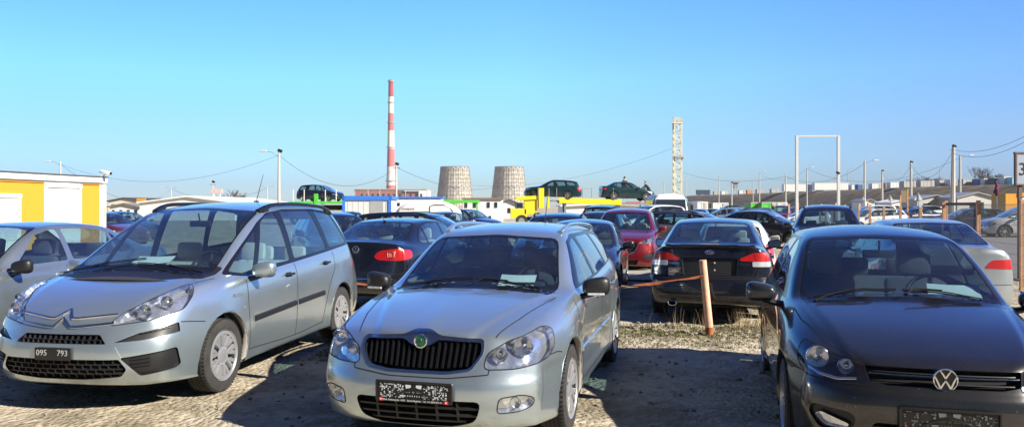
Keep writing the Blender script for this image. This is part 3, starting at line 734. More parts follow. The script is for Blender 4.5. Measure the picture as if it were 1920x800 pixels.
SED = dict(L=4.74, W=1.78, H=1.475, wheels=(.95, 3.68), wr=.325, clear=.2,
 C=[(.10,.70),(.16,.75),(.4,.83),(.8,.90),(1.15,.955),(1.25,.98),(1.7,1.2),(2.1,1.40),(2.25,1.435),(2.7,1.473),(3.1,1.468),(3.45,1.43),(3.6,1.40),(3.9,1.27),(4.18,1.13),(4.28,1.115),(4.5,1.12),(4.62,1.125),(4.66,1.09)],
 R=[(.12,.40,.70),(.4,.52,.80),(.8,.62,.88),(1.2,.70,.925),(1.45,.73,.96),(2.0,.63,1.33),(2.2,.60,1.39),(2.7,.59,1.425),(3.2,.58,1.415),(3.55,.565,1.37),(3.9,.60,1.22),(4.2,.655,1.09),(4.6,.665,1.07),(4.66,.66,1.04)],
 B=[(.15,.56,.68),(.4,.66,.78),(.8,.74,.86),(1.2,.775,.92),(1.45,.79,.95),(2.5,.80,.98),(3.6,.79,1.0),(4.0,.775,1.02),(4.3,.76,1.035),(4.6,.73,1.02)],
 S=[(.2,.69,.65),(.35,.745,.72),(.8,.825,.83),(1.4,.865,.88),(2.5,.875,.9),(3.6,.87,.93),(4.2,.84,.95),(4.6,.78,.94)],
 M=[(.2,.73,.55),(.3,.78,.59),(.5,.84,.64),(.8,.87,.68),(1.4,.88,.70),(3.7,.885,.72),(4.2,.87,.72),(4.6,.81,.70)],
 N=[(.2,.76,.40),(.3,.80,.40),(.5,.855,.41),(.9,.88,.42),(3.7,.885,.42),(4.2,.87,.44),(4.62,.82,.46)],
 K=[(.2,.70,.215),(.3,.75,.21),(.5,.82,.2),(.9,.85,.19),(3.7,.85,.2),(4.2,.83,.26),(4.6,.78,.28)],
 ST=[(.10,.14,.24),(.2,.25,.32),(.5,.55,.6),(.85,.9,.95),(1.12,1.25,1.28),(1.24,1.43,1.44),(1.35,1.55,1.56),(1.7,1.82,1.82),(2.05,2.12,2.1),(2.22,2.28,2.3),(2.6,2.62,2.65),(3.05,3.05,3.05),(3.4,3.38,3.38),(3.58,3.54,3.55),(3.85,3.8,3.8),(4.18,4.1,4.08),(4.28,4.22,4.22),(4.5,4.45,4.4),(4.64,4.61,4.56)],
 FF=[(.03,.58),(0.0,.42),(.05,.215),(.15,.20)], RF=[(4.68,.72),(4.735,.50),(4.72,.29),(4.6,.28)],
 ws=[(-.675,.975),(0,.995),(.675,.975),(.555,1.385),(0,1.41),(-.555,1.385)], rw=[(-.62,1.13),(.62,1.13),(.50,1.375),(0,1.39),(-.50,1.375)],
 dlo=[(1.54,.96),(2.08,1.335),(2.35,1.40),(3.1,1.40),(3.5,1.35),(3.9,1.08),(3.6,1.03),(2.5,.99)],
 panes=[[(1.72,.99),(2.14,1.315),(2.4,1.372),(2.50,1.378),(2.52,1.01)],[(2.61,1.01),(2.59,1.378),(3.1,1.375),(3.38,1.33),(3.42,1.05)],[(3.48,1.05),(3.46,1.32),(3.78,1.1),(3.7,1.06)]],
 gaps=[[(1.30,.92),(1.29,.8),(1.32,.35),(1.35,.27)],[(2.56,.99),(2.56,.8),(2.54,.27)],[(3.62,1.0),(3.55,.85),(3.4,.72),(3.24,.5),(3.18,.28)],[(1.35,.27),(3.18,.28)]],
 handles=[(2.36,.86),(3.36,.88)], seatx=2.15, rearx=3.0, dash=(1.4,.95), cowl=1.2, hdr=(2.1,1.40), fw=1.2, fwz=.9, beltz=1.0, mir=(1.6,.99,.83), door=(1.30,2.56,3.5))
SUV = vary(OCT, .98, 1.04, 1.13, wr=.36, gap=.06, clear=.24)
def finish(S, root, P, body_mat, lod=2, inner=CREAM, rim='cap10', glass=None, handles=None, mirror_mat=None, cap=None, blinker=False, trimname='window_trim', rearglass=None, handle_mat=None):
    """everything after the cuts that all cars share"""
    glass = glass or GLASS; rearglass = rearglass or glass
    # arches
    for xw in P['wheels']:
        ra = P['wr']+P.get('gap', .05); n = 26
        circ = [(xw+ra*math.cos(2*math.pi*k/n), P['wr']+.01+ra*math.sin(2*math.pi*k/n)) for k in range(n)]
        for sd in (1, -1): S.cut(circ, X3, Z3, None, lambda c, nn, sd=sd: c.y*sd > P['W']*.3 and c.z < P['wr']*2+.2)
    body = S.extract('body', root, body_mat)
    # panel gaps and arch lips go into the body
    bm = bmesh.new()
    for g in P['gaps']:
        for sd in (1, -1): S.ribbon(bm, 'side', chaikin(g, 2, False) if len(g) > 2 else g, .009, .0012, sd)
    for g in P.get('tgaps', []):
        S.ribbon(bm, 'top', g, .008, .0012, 1)
        S.ribbon(bm, 'top', g, .008, .0012, -1)
    for v, g, sy in P.get('vgaps', []):
        S.ribbon(bm, v, g, .008, .0012, 1)
        if sy: S.ribbon(bm, v, g, .008, .0012, -1)
    if len(bm.verts): bm_obj('panel_gap', bm, DARK, body)
    else: bm.free()
    if body and lod > 1:
        bm = bmesh.new()
        for xw in P['wheels']:
            ra = P['wr']+P.get('gap', .05)
            for sd in (1, -1):
                for k in range(40):
                    pass
        for xw in P['wheels']:
            ra = P['wr']+P.get('gap', .05)+.004
            for sd in (1, -1):
                prev = None
                for k in range(33):
                    an = R(-22)+R(224)*k/32; x = xw+ra*math.cos(an); z = P['wr']+.01+ra*math.sin(an)
                    q = S.proj('side', (x, z), sd)
                    if q is None: prev = None; continue
                    n, _ = S.normal_at(q); a = bm.verts.new(q+n*.002); b = bm.verts.new(q-Vector((math.cos(an)*.012, sd*.015, math.sin(an)*.012))); c = bm.verts.new(q-Vector((0, sd*.06, 0)))
                    if prev:
                        for u, v in ((0, 1), (1, 2)):
                            bm.faces.new((prev[u], prev[v], (a, b, c)[v], (a, b, c)[u]))
                    prev = (a, b, c)
        if len(bm.verts): smooth_by_angle(bm_obj('wheel_arch_lip', bm, body_mat, body), 60)
        else: bm.free()
    for nm in ('bonnet', 'front_bumper', 'rear_bumper', 'boot_lid'):
        S.extract(nm, root, body_mat, nm)
    for nm in ('front_door', 'rear_door'):
        for t in ('', '#'): S.extract(nm+t, root, body_mat, nm)
    for nm in S.names:
        if nm.startswith('trim'): S.extract(nm, root, GBLK, trimname, off=-.001)
        if nm.startswith('pane'): S.extract(nm, root, glass if not nm.startswith('pane_r') else rearglass, 'side_window', off=-.004)
    S.extract('wtrim', root, GBLK, 'windscreen_surround', off=-.001)
    S.extract('ws', root, GLASS, 'windscreen', off=-.003)
    S.extract('rtrim', root, GBLK, 'rear_window_surround', off=-.001)
    S.extract('rw', root, rearglass, 'rear_window', off=-.003)
    underbody(root, P)
    if lod > 0:
        interior(root, P, inner) if lod > 1 else seats(root, P, inner)
        lining(root, P, inner)
    for i, xw in enumerate(P['wheels']):
        for sd in (1, -1): wheel(root, xw, sd*(P['W']/2-.115), P['wr'], .205, rim, cap, lod)
    mx, mz, my = P['mir']
    for sd in (1, -1): mirror(root, S, mx, mz, my, mirror_mat or body_mat, sd, blinker=blinker)
    for (hx, hz) in P['handles']:
        for sd in (1, -1):
            M = S.frame_at('side', (hx, hz), sd)
            bm = bmesh.new(); box(bm, (0, 0, .028), (.17, .026, .018), bev=.008); box(bm, (.075, 0, .012), (.02, .024, .03), bev=.004); box(bm, (-.075, 0, .012), (.02, .024, .03), bev=.004); box(bm, (0, 0, -.001), (.12, .05, .006), bev=.002, mi=1)
            bmesh.ops.transform(bm, matrix=M, verts=bm.verts); smooth_by_angle(bm_obj('door_handle', bm, [handle_mat or body_mat, DARK], root), 50)
    return body
def windows(S, P, rear=True, lod=2):
    """cut trim and panes"""
    S.side(P['dlo'], 'trim', .04)
    for i, p in enumerate(P['panes']): S.side(p, ('pane_r' if i >= 1 else 'pane_f')+str(i), .035)
    S.front(inset(P['ws'], -.018), 'wtrim', .07, zmin=P['fwz'], xmin=P['cowl']); S.front([(a, b+(.03 if b < 1.2 else 0)) for a, b in P['ws']], 'ws', .06, zmin=P['fwz'], xmin=P['cowl'])
    if rear: S.front(inset(P['rw'], -.02), 'rtrim', .06, rear=True, zmin=P['fwz']); S.front(P['rw'], 'rw', .05, rear=True, zmin=P['fwz'])
def doors(S, P):
    g = P['gaps']; d = P['door']; top = P['H']
    a = [(g[0][-1]), (g[1][-1]), (d[1], P['beltz']+.6), (d[0]-.05, P['beltz']+.6)]
    f = g[0][::-1]+[(g[0][0][0], P['beltz']-.03), (d[1], P['beltz']+.02)]+g[1]
    S.side(f, 'front_door', 0)
    r = g[1][::-1]+[(g[2][0][0], P['beltz']+.02)]+g[2]
    S.side(r, 'rear_door', 0)
# ---------------------------------------------------------------- helpers for fronts and tails
def sstep(a, b, t): t = max(0, min(1, (t-a)/(b-a))); return t*t*(3-2*t)
def lamp(S, root, name, bowls, house=REFL, depth=.075, objname='headlight', lens=None, extra=None):
    for sd, nm in ((1, name), (-1, name+'#')):
        L = S.extract(nm, root, lens or LENS, objname, off=.001)
        if not L: continue
        S.cavity(nm, L, house, 'lamp_housing', depth, shrink=.96)
        for (y, z, r, mat) in bowls:
            q = S.proj('front', (y, z), sd)
            if q is None: continue
            lamp_inside(L, S, [(q.x+.018, q.y, q.z, r, -12*sd)], mat)
        bm = bmesh.new(); rid = S.names.index(nm)
        # thin dark gasket round the glass
        es = set()
        for f in S.bm.faces:
            if f[S.lay] == rid:
                for e in f.edges:
                    if any(g[S.lay] != rid for g in e.link_faces) or len(e.link_faces) == 1: es.add(e)
        for e in es:
            a, b = e.verts; n1, _ = S.normal_at(a.co); n2, _ = S.normal_at(b.co)
            vs = [bm.verts.new(p) for p in (a.co+n1*.002, b.co+n2*.002, b.co+n2*.002, a.co+n1*.002)]
            d = (b.co-a.co).normalized(); u = d.cross(n1)*.0035
            vs[0].co -= u; vs[1].co -= u; vs[2].co += u; vs[3].co += u
            bm.faces.new(vs)
        bm_obj('lamp_gasket', bm, DARK, L)
def opening(S, root, name, objname='grille', depth=.05, both=False, mat=DARK):
    r = []
    for nm in ((name, name+'#') if both else (name,)):
        q = S.cavity(nm, root, mat, objname, depth, wall=BLK, shrink=.97)
        if q: r.append(q[0])
    return r
def ring(S, root, name, mat, objname, off=.004, rim=.012):
    for nm in (name, name+'#'): S.extract(nm, root, mat, objname, off=off, rim=rim)
def bars(S, parent, view, lines, w, h, mat, name, base=-.03, both=False, step=.03, one=True):
    if both: bars(S, parent, view, lines, w, h, mat, name, base, False, step, one=-1)
    bm = bmesh.new()
    for l in lines: S.ribbon(bm, view, l, w, h, -1 if one == -1 else 1, base=base, step=step)
    bmesh.ops.recalc_face_normals(bm, faces=bm.faces)
    if not len(bm.verts): bm.free(); return
    return smooth_by_angle(bm_obj(name, bm, mat, parent), 40)
def place(root, X, Y, t, rear=False, L=0, z=0):
    if rear:
        root.location = (X+L*math.sin(t), Y+L*math.cos(t), z); root.rotation_euler = (0, 0, -math.pi/2-t)
    else:
        root.location = (X, Y, z); root.rotation_euler = (0, 0, math.pi/2-t)
LETT = simple('printed_lettering', (.7, .7, .68), .6, var=.03); REDM = simple('red_print', (.6, .02, .03), .5, var=.05)
PFR = simple('plate_frame', (.012, .012, .013), .35); PSP = simple('plate_see_through_slots', (.62, .66, .7), .5, var=.1)
def holder(S, root, z, sx=.53, sz=.135, lift=.012, seed=1, bright=True, tilt=0):
    """empty plastic plate holder with its clip slots and the dealer line along its foot"""
    M = S.frame_at('front', (0, z), 1, lift); rn = random.Random(seed)
    M = Matrix.Translation(M.translation) @ Matrix(((0, 0, -1), (-1, 0, 0), (0, 1, 0))).to_4x4() @ Matrix.Rotation(R(tilt), 4, 'X')
    bm = bmesh.new(); box(bm, (0, 0, 0), (sx, sz, .012), bev=.005); box(bm, (0, sz/2-.006, .009), (sx-.004, .012, .01), bev=.003)
    for q in (-1, 1): box(bm, (q*(sx/2-.006), 0, .009), (.012, sz-.01, .01), bev=.003)
    box(bm, (0, -sz/2+.011, .009), (sx-.006, .022, .008), bev=.002)
    for q in (-1, 1): tube(bm, [(0, .01, .012), (q*.07, .0, .012), (q*.14, -.03, .012)], .006, 6)
    bmesh.ops.transform(bm, matrix=M, verts=bm.verts); pl = smooth_by_angle(bm_obj('licence_plate_holder', bm, PFR, root), 40)
    bm = bmesh.new()
    for q in (-1, 1):
        for k in range(120 if bright else 60):
            u = rn.choice([.075, .09, .1, .11, .125, .135, .15, .165, .18, .19, .205, .22, .23])+rn.uniform(-.004, .004); v = rn.choice([-.038, -.028, -.018, -.008, .004, .014, .024, .034, .044])
            if rn.random() < .2: continue
            box(bm, (q*u, v, .0075), (rn.uniform(.003, .012), .0035 if rn.random() < .7 else .009, .003))
        vs = [(.018, .045), (.058, .045), (.052, .02), (.03, .024), (.016, .03)]
        bm.faces.new([bm.verts.new((q*a, b, .0085)) for a, b in (vs if q > 0 else vs[::-1])])
        vs = [(.022, .006), (.03, .012), (.066, -.006), (.022, -.006)]
        bm.faces.new([bm.verts.new((q*a, b, .0085)) for a, b in (vs[::-1] if q > 0 else vs)])
        box(bm, (q*.075, -.028, .0085), (.035, .008, .002))
    lathe(bm, [(.012, .008), (.012, .001)], 10, axis='Z', c=(0, .0, 0))
    for k in range(6): box(bm, (-.04+k*.016, -.027, .0085), (.003, .008, .002))
    bmesh.ops.transform(bm, matrix=M, verts=bm.verts); bm_obj('clip_slots', bm, PSP if bright else simple('dim_slots', (.16, .17, .18), .5), pl)
    T = M @ Matrix.Translation((0, -sz/2+.011, .0135))
    text_mesh('dealer_lettering', 'BERG. Kloftnung Str. 12/53   Zürich-Flughafen   Tel.: +41 (0)43 816 21 15', .0145, LETT, pl, T, .0004)
    bm = bmesh.new()
    for q in (-1, 1): box(bm, (q*(sx/2-.04), -sz/2+.013, .014), (.026, .022, .004), bev=.001)
    bmesh.ops.transform(bm, matrix=M, verts=bm.verts); rs = bm_obj('red_badge', bm, REDM, pl)
    bm = bmesh.new()
    for q in (-1, 1): box(bm, (q*(sx/2-.04), -sz/2+.013, .0165), (.004, .013, .002)); box(bm, (q*(sx/2-.04), -sz/2+.013, .0168), (.013, .004, .002))
    bmesh.ops.transform(bm, matrix=M, verts=bm.verts); bm_obj('white_cross', bm, LETT, rs)
    return pl
def vw_badge(parent, M, r=.055):
    bm = bmesh.new(); ringp = [(r*.94*math.cos(2*math.pi*k/40), r*.94*math.sin(2*math.pi*k/40), .006) for k in range(41)]
    tube(bm, ringp, r*.065, 8, caps=False)
    w = r*.10
    def st(a, b): 
        a, b = Vector((a[0]*r, a[1]*r, .006)), Vector((b[0]*r, b[1]*r, .006)); d = (b-a); L = d.length; ang = math.atan2(d.y, d.x)
        box(bm, (a+b)/2, (L, w*1.5, .008), Matrix.Rotation(ang, 3, 'Z'), bev=.0015)
    for q in (-1, 1):
        st((q*.40, .80), (0, .12)); st((q*.86, .36), (q*.40, -.76)); st((q*.40, -.76), (0, -.02))
    bmesh.ops.transform(bm, matrix=M, verts=bm.verts); o = smooth_by_angle(bm_obj('emblem', bm, CHR, parent), 40)
    bm = bmesh.new(); lathe(bm, [(0, r), (.004, r), (.005, r*.9), (.004, .0005)], 36, axis='Z'); bmesh.ops.recalc_face_normals(bm, faces=bm.faces)
    bmesh.ops.transform(bm, matrix=M, verts=bm.verts); bm_obj('emblem_ground', bm, GBLK, o)
    return o
def facing(x, y, z, rear=False):
    """frame standing on the car's front (or tail): local x to the viewer's right, y up, z towards the viewer"""
    m = Matrix(((0, 0, -1), (-1, 0, 0), (0, 1, 0))) if not rear else Matrix(((0, 0, 1), (1, 0, 0), (0, 1, 0)))
    m = m.to_4x4(); m.translation = (x, y, z); return m
def wipers(S, root, P, pairs):
    bm = bmesh.new()
    for (y0, y1, x0, x1) in pairs:
        n = 8; pts = []
        for k in range(n+1):
            t = k/n; q = S.proj('top', (x0+(x1-x0)*t, y0+(y1-y0)*t), 1)
            if q is not None: nn, _ = S.normal_at(q); pts.append(q+nn*(.022+.01*math.sin(t*3.1)))
        if len(pts) > 2: tube(bm, pts, .006, 6, flat=.8); tube(bm, [p-Vector((.0, 0, .012)) for p in pts], .005, 4)
        if len(pts) > 2: tube(bm, [pts[0]+Vector((-.12, 0, -.02)), pts[0]+Vector((-.04, (y1-y0)*.15, .012)), pts[len(pts)//2]+Vector((0, 0, .008))], .006, 6)
    bmesh.ops.recalc_face_normals(bm, faces=bm.faces); return smooth_by_angle(bm_obj('wiper', bm, simple('wiper_rubber', (.010, .010, .011), .8, spec=.15), root), 50)
def rails(S, root, P, x0, x1, y, h=.05, mat=BLK, r=.018, feet=True):
    for sd in (1, -1):
        bm = bmesh.new(); pts = []; n = 16
        for k in range(n+1):
            t = k/n; x = x0+(x1-x0)*t; q = S.proj('top', (x, y-.03*abs(2*t-1)**4), sd)
            if q is None: continue
            pts.append(q+Vector((0, 0, h*min(1, 7*t, 7*(1-t))-.003)))
        tube(bm, pts, [r*(1.5 if k < 2 or k > n-2 else 1) for k in range(len(pts))], 8, flat=1.1)
        for k in (1, n-1): box(bm, pts[k]-Vector((0, 0, h*.45)), (.16, r*1.9, h*.95), bev=.008)
        bmesh.ops.recalc_face_normals(bm, faces=bm.faces); smooth_by_angle(bm_obj('roof_rail', bm, mat, root), 60)
def antenna(S, root, x, y=0, l=.3, mat=BLK, lean=.5):
    q = S.proj('top', (x, y), 1); bm = bmesh.new()
    box(bm, q+Vector((0, 0, .008)), (.07, .04, .02), bev=.008); tube(bm, [q+Vector((0, 0, .01)), q+Vector((lean*l, 0, l))], [.006, .003], 6)
    return bm_obj('antenna', bm, mat, root)
def paper_sheet(S, root, x, y, z, rz=.2, s=(.21, .30), tilt=12):
    bm = bmesh.new(); bmesh.ops.create_grid(bm, x_segments=4, y_segments=4, size=.5)
    for v in bm.verts: v.co = Vector((v.co.x*s[0], v.co.y*s[1], .012*math.sin(v.co.x*5+1)*math.cos(v.co.y*4)))
    bmesh.ops.transform(bm, matrix=Matrix.Translation((x, y, z)) @ Matrix.Rotation(rz, 4, 'Z') @ Matrix.Rotation(R(-tilt), 4, 'Y'), verts=bm.verts)
    o = bm_obj('price_sheet', bm, PAPER, None, smooth=True); return o
# ---------------------------------------------------------------- silver estate car, front centre
SILV = paint('silver_paint', (.46, .545, .59), .82, .28, .05, inner=(.40, .38, .34))
def skoda():
    P = dict(OCT)
    def det(c):
        x, y, z = c; a = abs(y)
        if x < 1.25 and z > .7:   # raised middle of the bonnet with its two folds
            yl = .30+.30*x; c.z += .014*sstep(yl+.035, yl-.035, a)*sstep(.05, .2, x); c.z += .010*sstep(.14, .0, a)*sstep(1.1, .1, x)
        if x > .3 and x < 4.3: c.y -= math.copysign(.010*sstep(.62, .56, z)*sstep(.30, .36, z), y)*(1 if a > .6 else 0)
        if x < .6 and z < .56 and z > .1: c.x -= .018*sstep(.56, .5, z)*(1-min(1, a/.95)**3)
    P['detail'] = det
    S = Shell(P, 3); root = empty('estate_car')
    hood = [(.05, -.46), (.5, -.60), (1.20, -.70), (1.13, 0), (1.20, .70), (.5, .60), (.05, .46)]
    doors(S, P); windows(S, P)
    S.oblique([(.10, .425, .60), (.12, .455, .70), (.2, .60, .775), (.45, .78, .835), (.56, .82, .81), (.50, .84, .70), (.40, .80, .645), (.18, .62, .60)], 'hl', 38, rnd=.04)
    S.front([(-.432, .70), (-.424, .782), (-.13, .80), (-.05, .835), (.05, .835), (.13, .80), (.424, .782), (.432, .70), (.362, .592), (.2, .568), (-.2, .568), (-.362, .592)], 'gsur', .03)
    gi = [(-.415, .70), (-.408, .762), (-.12, .775), (-.06, .735), (.06, .735), (.12, .775), (.408, .762), (.415, .70), (.35, .605), (.2, .583), (-.2, .583), (-.35, .605)]
    S.front(gi, 'grille', .03)
    S.front([(-.44, .405), (.44, .405), (.40, .27), (.25, .225), (-.25, .225), (-.40, .27)], 'low', .05)
    S.front([(.53, .325), (.545, .425), (.68, .44), (.75, .415), (.74, .36), (.66, .33)], 'fog', .03, sym=True)
    P['vgaps'] = [('front', [(.475, .60), (.47, .57), (.2, .542), (-.2, .542), (-.47, .57), (-.475, .60)], False),
                  ('side', [(.42, .655), (.55, .655), (.62, .64)], True)]
    P['tgaps'] = [[(.2, .49), (.5, .575), (.9, .655), (1.15, .70)]]
    finish(S, root, P, SILV, 2, inner=GREYF, rim='cap9', mirror_mat=BLK, blinker=True)
    lamp(S, root, 'hl', [(.665, .735, .062, BOWL), (.53, .685, .045, BOWL)])
    lamp(S, root, 'fog', [(.64, .385, .035, BOWL)], objname='fog_lamp', depth=.035)
    ring(S, root, 'gsur', CHR, 'grille_surround', .006, .02)
    g = opening(S, root, 'grille', 'grille', .07)[0]
    bars(S, g, 'front', [[(k*.0405, .60+.0003*abs(k)**2), (k*.0405*1.03, .765 if abs(k) > 2 else .735)] for k in range(-10, 11) if abs(k) < 10], .018, -.006, GBLK, 'grille_slat', -.04)
    lo = opening(S, root, 'low', 'lower_intake', .07)[0]
    bars(S, lo, 'front', [[(-.42, .35), (.42, .35)], [(-.41, .30), (.41, .30)], [(-.33, .255), (.33, .255)]]+[[(k*.14, .25), (k*.14, .39)] for k in range(-2, 3)], .022, -.012, BLK, 'intake_slat', -.04)
    q = S.proj('front', (0, .775), 1); M = facing(q.x-.012, 0, .765)
    bm = bmesh.new(); lathe(bm, [(0, .047), (.012, .046), (.014, .040), (.010, .036)], 32, axis='Z'); bmesh.ops.transform(bm, matrix=M, verts=bm.verts); e = smooth_by_angle(bm_obj('emblem', bm, CHR, root), 40)
    bm = bmesh.new(); lathe(bm, [(.010, .037), (.012, .02), (.012, .0005)], 32, axis='Z'); bmesh.ops.transform(bm, matrix=M, verts=bm.verts); bm_obj('emblem_field', bm, simple('emblem_green', (.008, .11, .04), .35), e)
    bm = bmesh.new(); tube(bm, [(-.022, -.006, .013), (.0, .0, .014), (.022, .008, .013)], .003, 5); tube(bm, [(-.002, .018, .013), (.004, .004, .014)], .003, 5); tube(bm, [(.010, .016, .013), (.008, .004, .014)], .003, 5)
    bmesh.ops.transform(bm, matrix=M, verts=bm.verts); bm_obj('emblem_arrow', bm, CHR, e)
    holder(S, root, .455, lift=.02, seed=3)
    rails(S, root, P, 2.15, 4.0, .565, .055, SILV, .017)
    antenna(S, root, 3.95, 0, .32)
    wipers(S, root, P, [(.6, .02, 1.22, 1.30), (-.02, -.55, 1.28, 1.24)])
    bars(S, root, 'side', [[(1.40, .52), (2.36, .53)]], .045, .012, SILV, 'rub_strip', both=True)
    bars(S, root, 'side', [[(2.46, .53), (3.02, .54)]], .045, .012, SILV, 'rub_strip', both=True)
    place(root, -.631, 4.966, .258)
    return root, P
# ---------------------------------------------------------------- silver people carrier, left
def citroen():
    P = dict(MPV)
    def det(c):
        x, y, z = c; a = abs(y)
        if x < .95 and z > .7: c.z += .012*sstep(.52+.2*x, .42+.2*x, a)*sstep(.1, .3, x)
        if x < .5 and .1 < z < .66: c.x -= .02*sstep(.64, .58, z)*(1-min(1, a/.9)**2)
        if x < .7 and z < .36: c.x += .02*sstep(.34, .26, z)
    P['detail'] = det
    S = Shell(P, 3); root = empty('people_carrier')
    doors(S, P); windows(S, P)
    S.top([(.86, -.72), (.74, -.45), (.70, -.2), (.70, .2), (.74, .45), (.86, .72), (1.0, .76), (1.14, .76), (1.04, .3), (1.02, 0), (1.04, -.3), (1.14, -.76), (1.0, -.76)], 'scuttle', .02)
    S.front(inset(P['ws'], -.018), 'wtrim', .07, zmin=P['fwz'], xmin=P['cowl']); S.front([(a, b+(.05 if b < 1.2 else 0)) for a, b in P['ws']], 'ws', .06, zmin=P['fwz'], xmin=P['cowl'])
    S.oblique([(.06, .42, .70), (.08, .425, .735), (.14, .50, .80), (.28, .64, .885), (.48, .78, .965), (.60, .82, .985), (.55, .84, .90), (.42, .84, .80), (.20, .68, .735)], 'hl', 40, rnd=.035)
    S.front([(-.33, .635), (.33, .635), (.385, .585), (.40, .565), (-.40, .565), (-.385, .585)], 'g1', .012)
    S.front([(-.50, .445), (.50, .445), (.55, .36), (.50, .30), (.2, .275), (-.2, .275), (-.50, .30), (-.55, .36)], 'g2', .02)
    S.front([(-.47, .545), (.47, .545), (.52, .455), (.52, .445), (-.52, .445), (-.52, .455)], 'panel', .01)
    S.oblique([(.06, .45, .575), (.16, .60, .64), (.36, .83, .70), (.36, .84, .625), (.16, .62, .585)], 'slot', 40, rnd=.012)
    S.oblique([(.06, .50, .455), (.33, .83, .505), (.37, .84, .36), (.33, .82, .335), (.14, .63, .30)], 'fogp', 40, rnd=.02)
    P['tgaps'] = [[(.16, .46), (.45, .62), (.75, .73), (.95, .79)]]
    P['vgaps'] = [('side', [(.40, .70), (.50, .69), (.64, .67)], True), ('front', [(.28, .455), (.29, .54)], True)]
    finish(S, root, P, SILV, 2, inner=CREAM, rim='cap9', mirror_mat=SILV, handle_mat=BLK)
    S.extract('scuttle', root, BLK, 'scuttle_panel'); S.extract('panel', root, SILV, 'plate_panel', off=.006, rim=.008)
    lamp(S, root, 'hl', [(.60, .80, .055, BOWL), (.70, .86, .05, BOWL)])
    for nm, o in (('g1', 'upper_grille'), ('g2', 'lower_grille')):
        g = opening(S, root, nm, o, .05)[0]
        if nm == 'g1': L = [[(-.37, .60), (.37, .60)]]+[[(k*.05, .57), (k*.05, .63)] for k in range(-7, 8)]
        else: L = [[(-.52, z), (.52, z)] for z in (.40, .36, .32)]+[[(k*.07+(.035 if j % 2 else 0), .285+.04*j), (k*.07+(.035 if j % 2 else 0), .32+.04*j)] for k in range(-7, 7) for j in range(4)]
        bars(S, g, 'front', L, .012, -.01, BLK, 'grille_mesh', -.03)
    for nm in ('slot', 'fogp'):
        for s_ in ('', '#'):
            q = S.cavity(nm+s_, root, BLK, 'bumper_vent' if nm == 'slot' else 'fog_lamp_blank', .022, shrink=.97)
    for sd in (1, -1):
        for l in ([(.62, .64), (.78, .67)], [(.58, .44), (.70, .45)], [(.58, .41), (.70, .42)], [(.58, .38), (.70, .39)]):
            bm = bmesh.new(); S.ribbon(bm, 'front', l, .013, -.005, sd, base=-.02); bm_obj('vent_rib', bm, BLK, root)
    # the two chevrons that run out into chrome bars
    for z0, nm in ((.752, 'upper'), (.692, 'lower')):
        l = [(-.42, z0+.028), (-.13, z0), (-.075, z0), (0, z0+.062), (.075, z0), (.13, z0), (.42, z0+.028)]
        bars(S, root, 'front', [l], .026, .014, CHR, 'chrome_chevron', -.004, step=.015)
    M = facing(S.proj('front', (0, .49), 1).x-.018, .02, .487)
    bm = bmesh.new(); box(bm, (0, 0, 0), (.32, .10, .014), bev=.006); bmesh.ops.transform(bm, matrix=M, verts=bm.verts); pl = smooth_by_angle(bm_obj('licence_plate_holder', bm, PFR, root), 40)
    text_mesh('plate_digits', '095', .066, simple('dim_lettering', (.42, .43, .42), .6), pl, M @ Matrix.Translation((-.095, .008, .008)), .0005)
    text_mesh('plate_digits', '793', .066, simple('dim_lettering', (.42, .43, .42), .6), pl, M @ Matrix.Translation((.09, .008, .008)), .0005)
    rails(S, root, P, 2.1, 4.0, .625, .06, GBLK, .02)
    antenna(S, root, 3.2, 0, .34, lean=.5)
    wipers(S, root, P, [(.66, .0, .98, 1.12), (-.66, .04, .98, 1.05)])
    bars(S, root, 'side', [[(1.46, .575), (2.35, .615)]], .062, .018, BLK, 'rub_strip', both=True)
    bars(S, root, 'side', [[(2.42, .615), (3.10, .64)]], .062, .018, BLK, 'rub_strip', both=True)
    T = S.frame_at('side', (1.18, .83), -1, .002)
    text_mesh('wing_lettering', 'PICASSO', .05, simple('lettering_grey', (.25, .26, .28), .3, .5), root, T, .0008)
    place(root, -3.618, 6.071, .165)
    # red tail lamp pillar
    return root, P
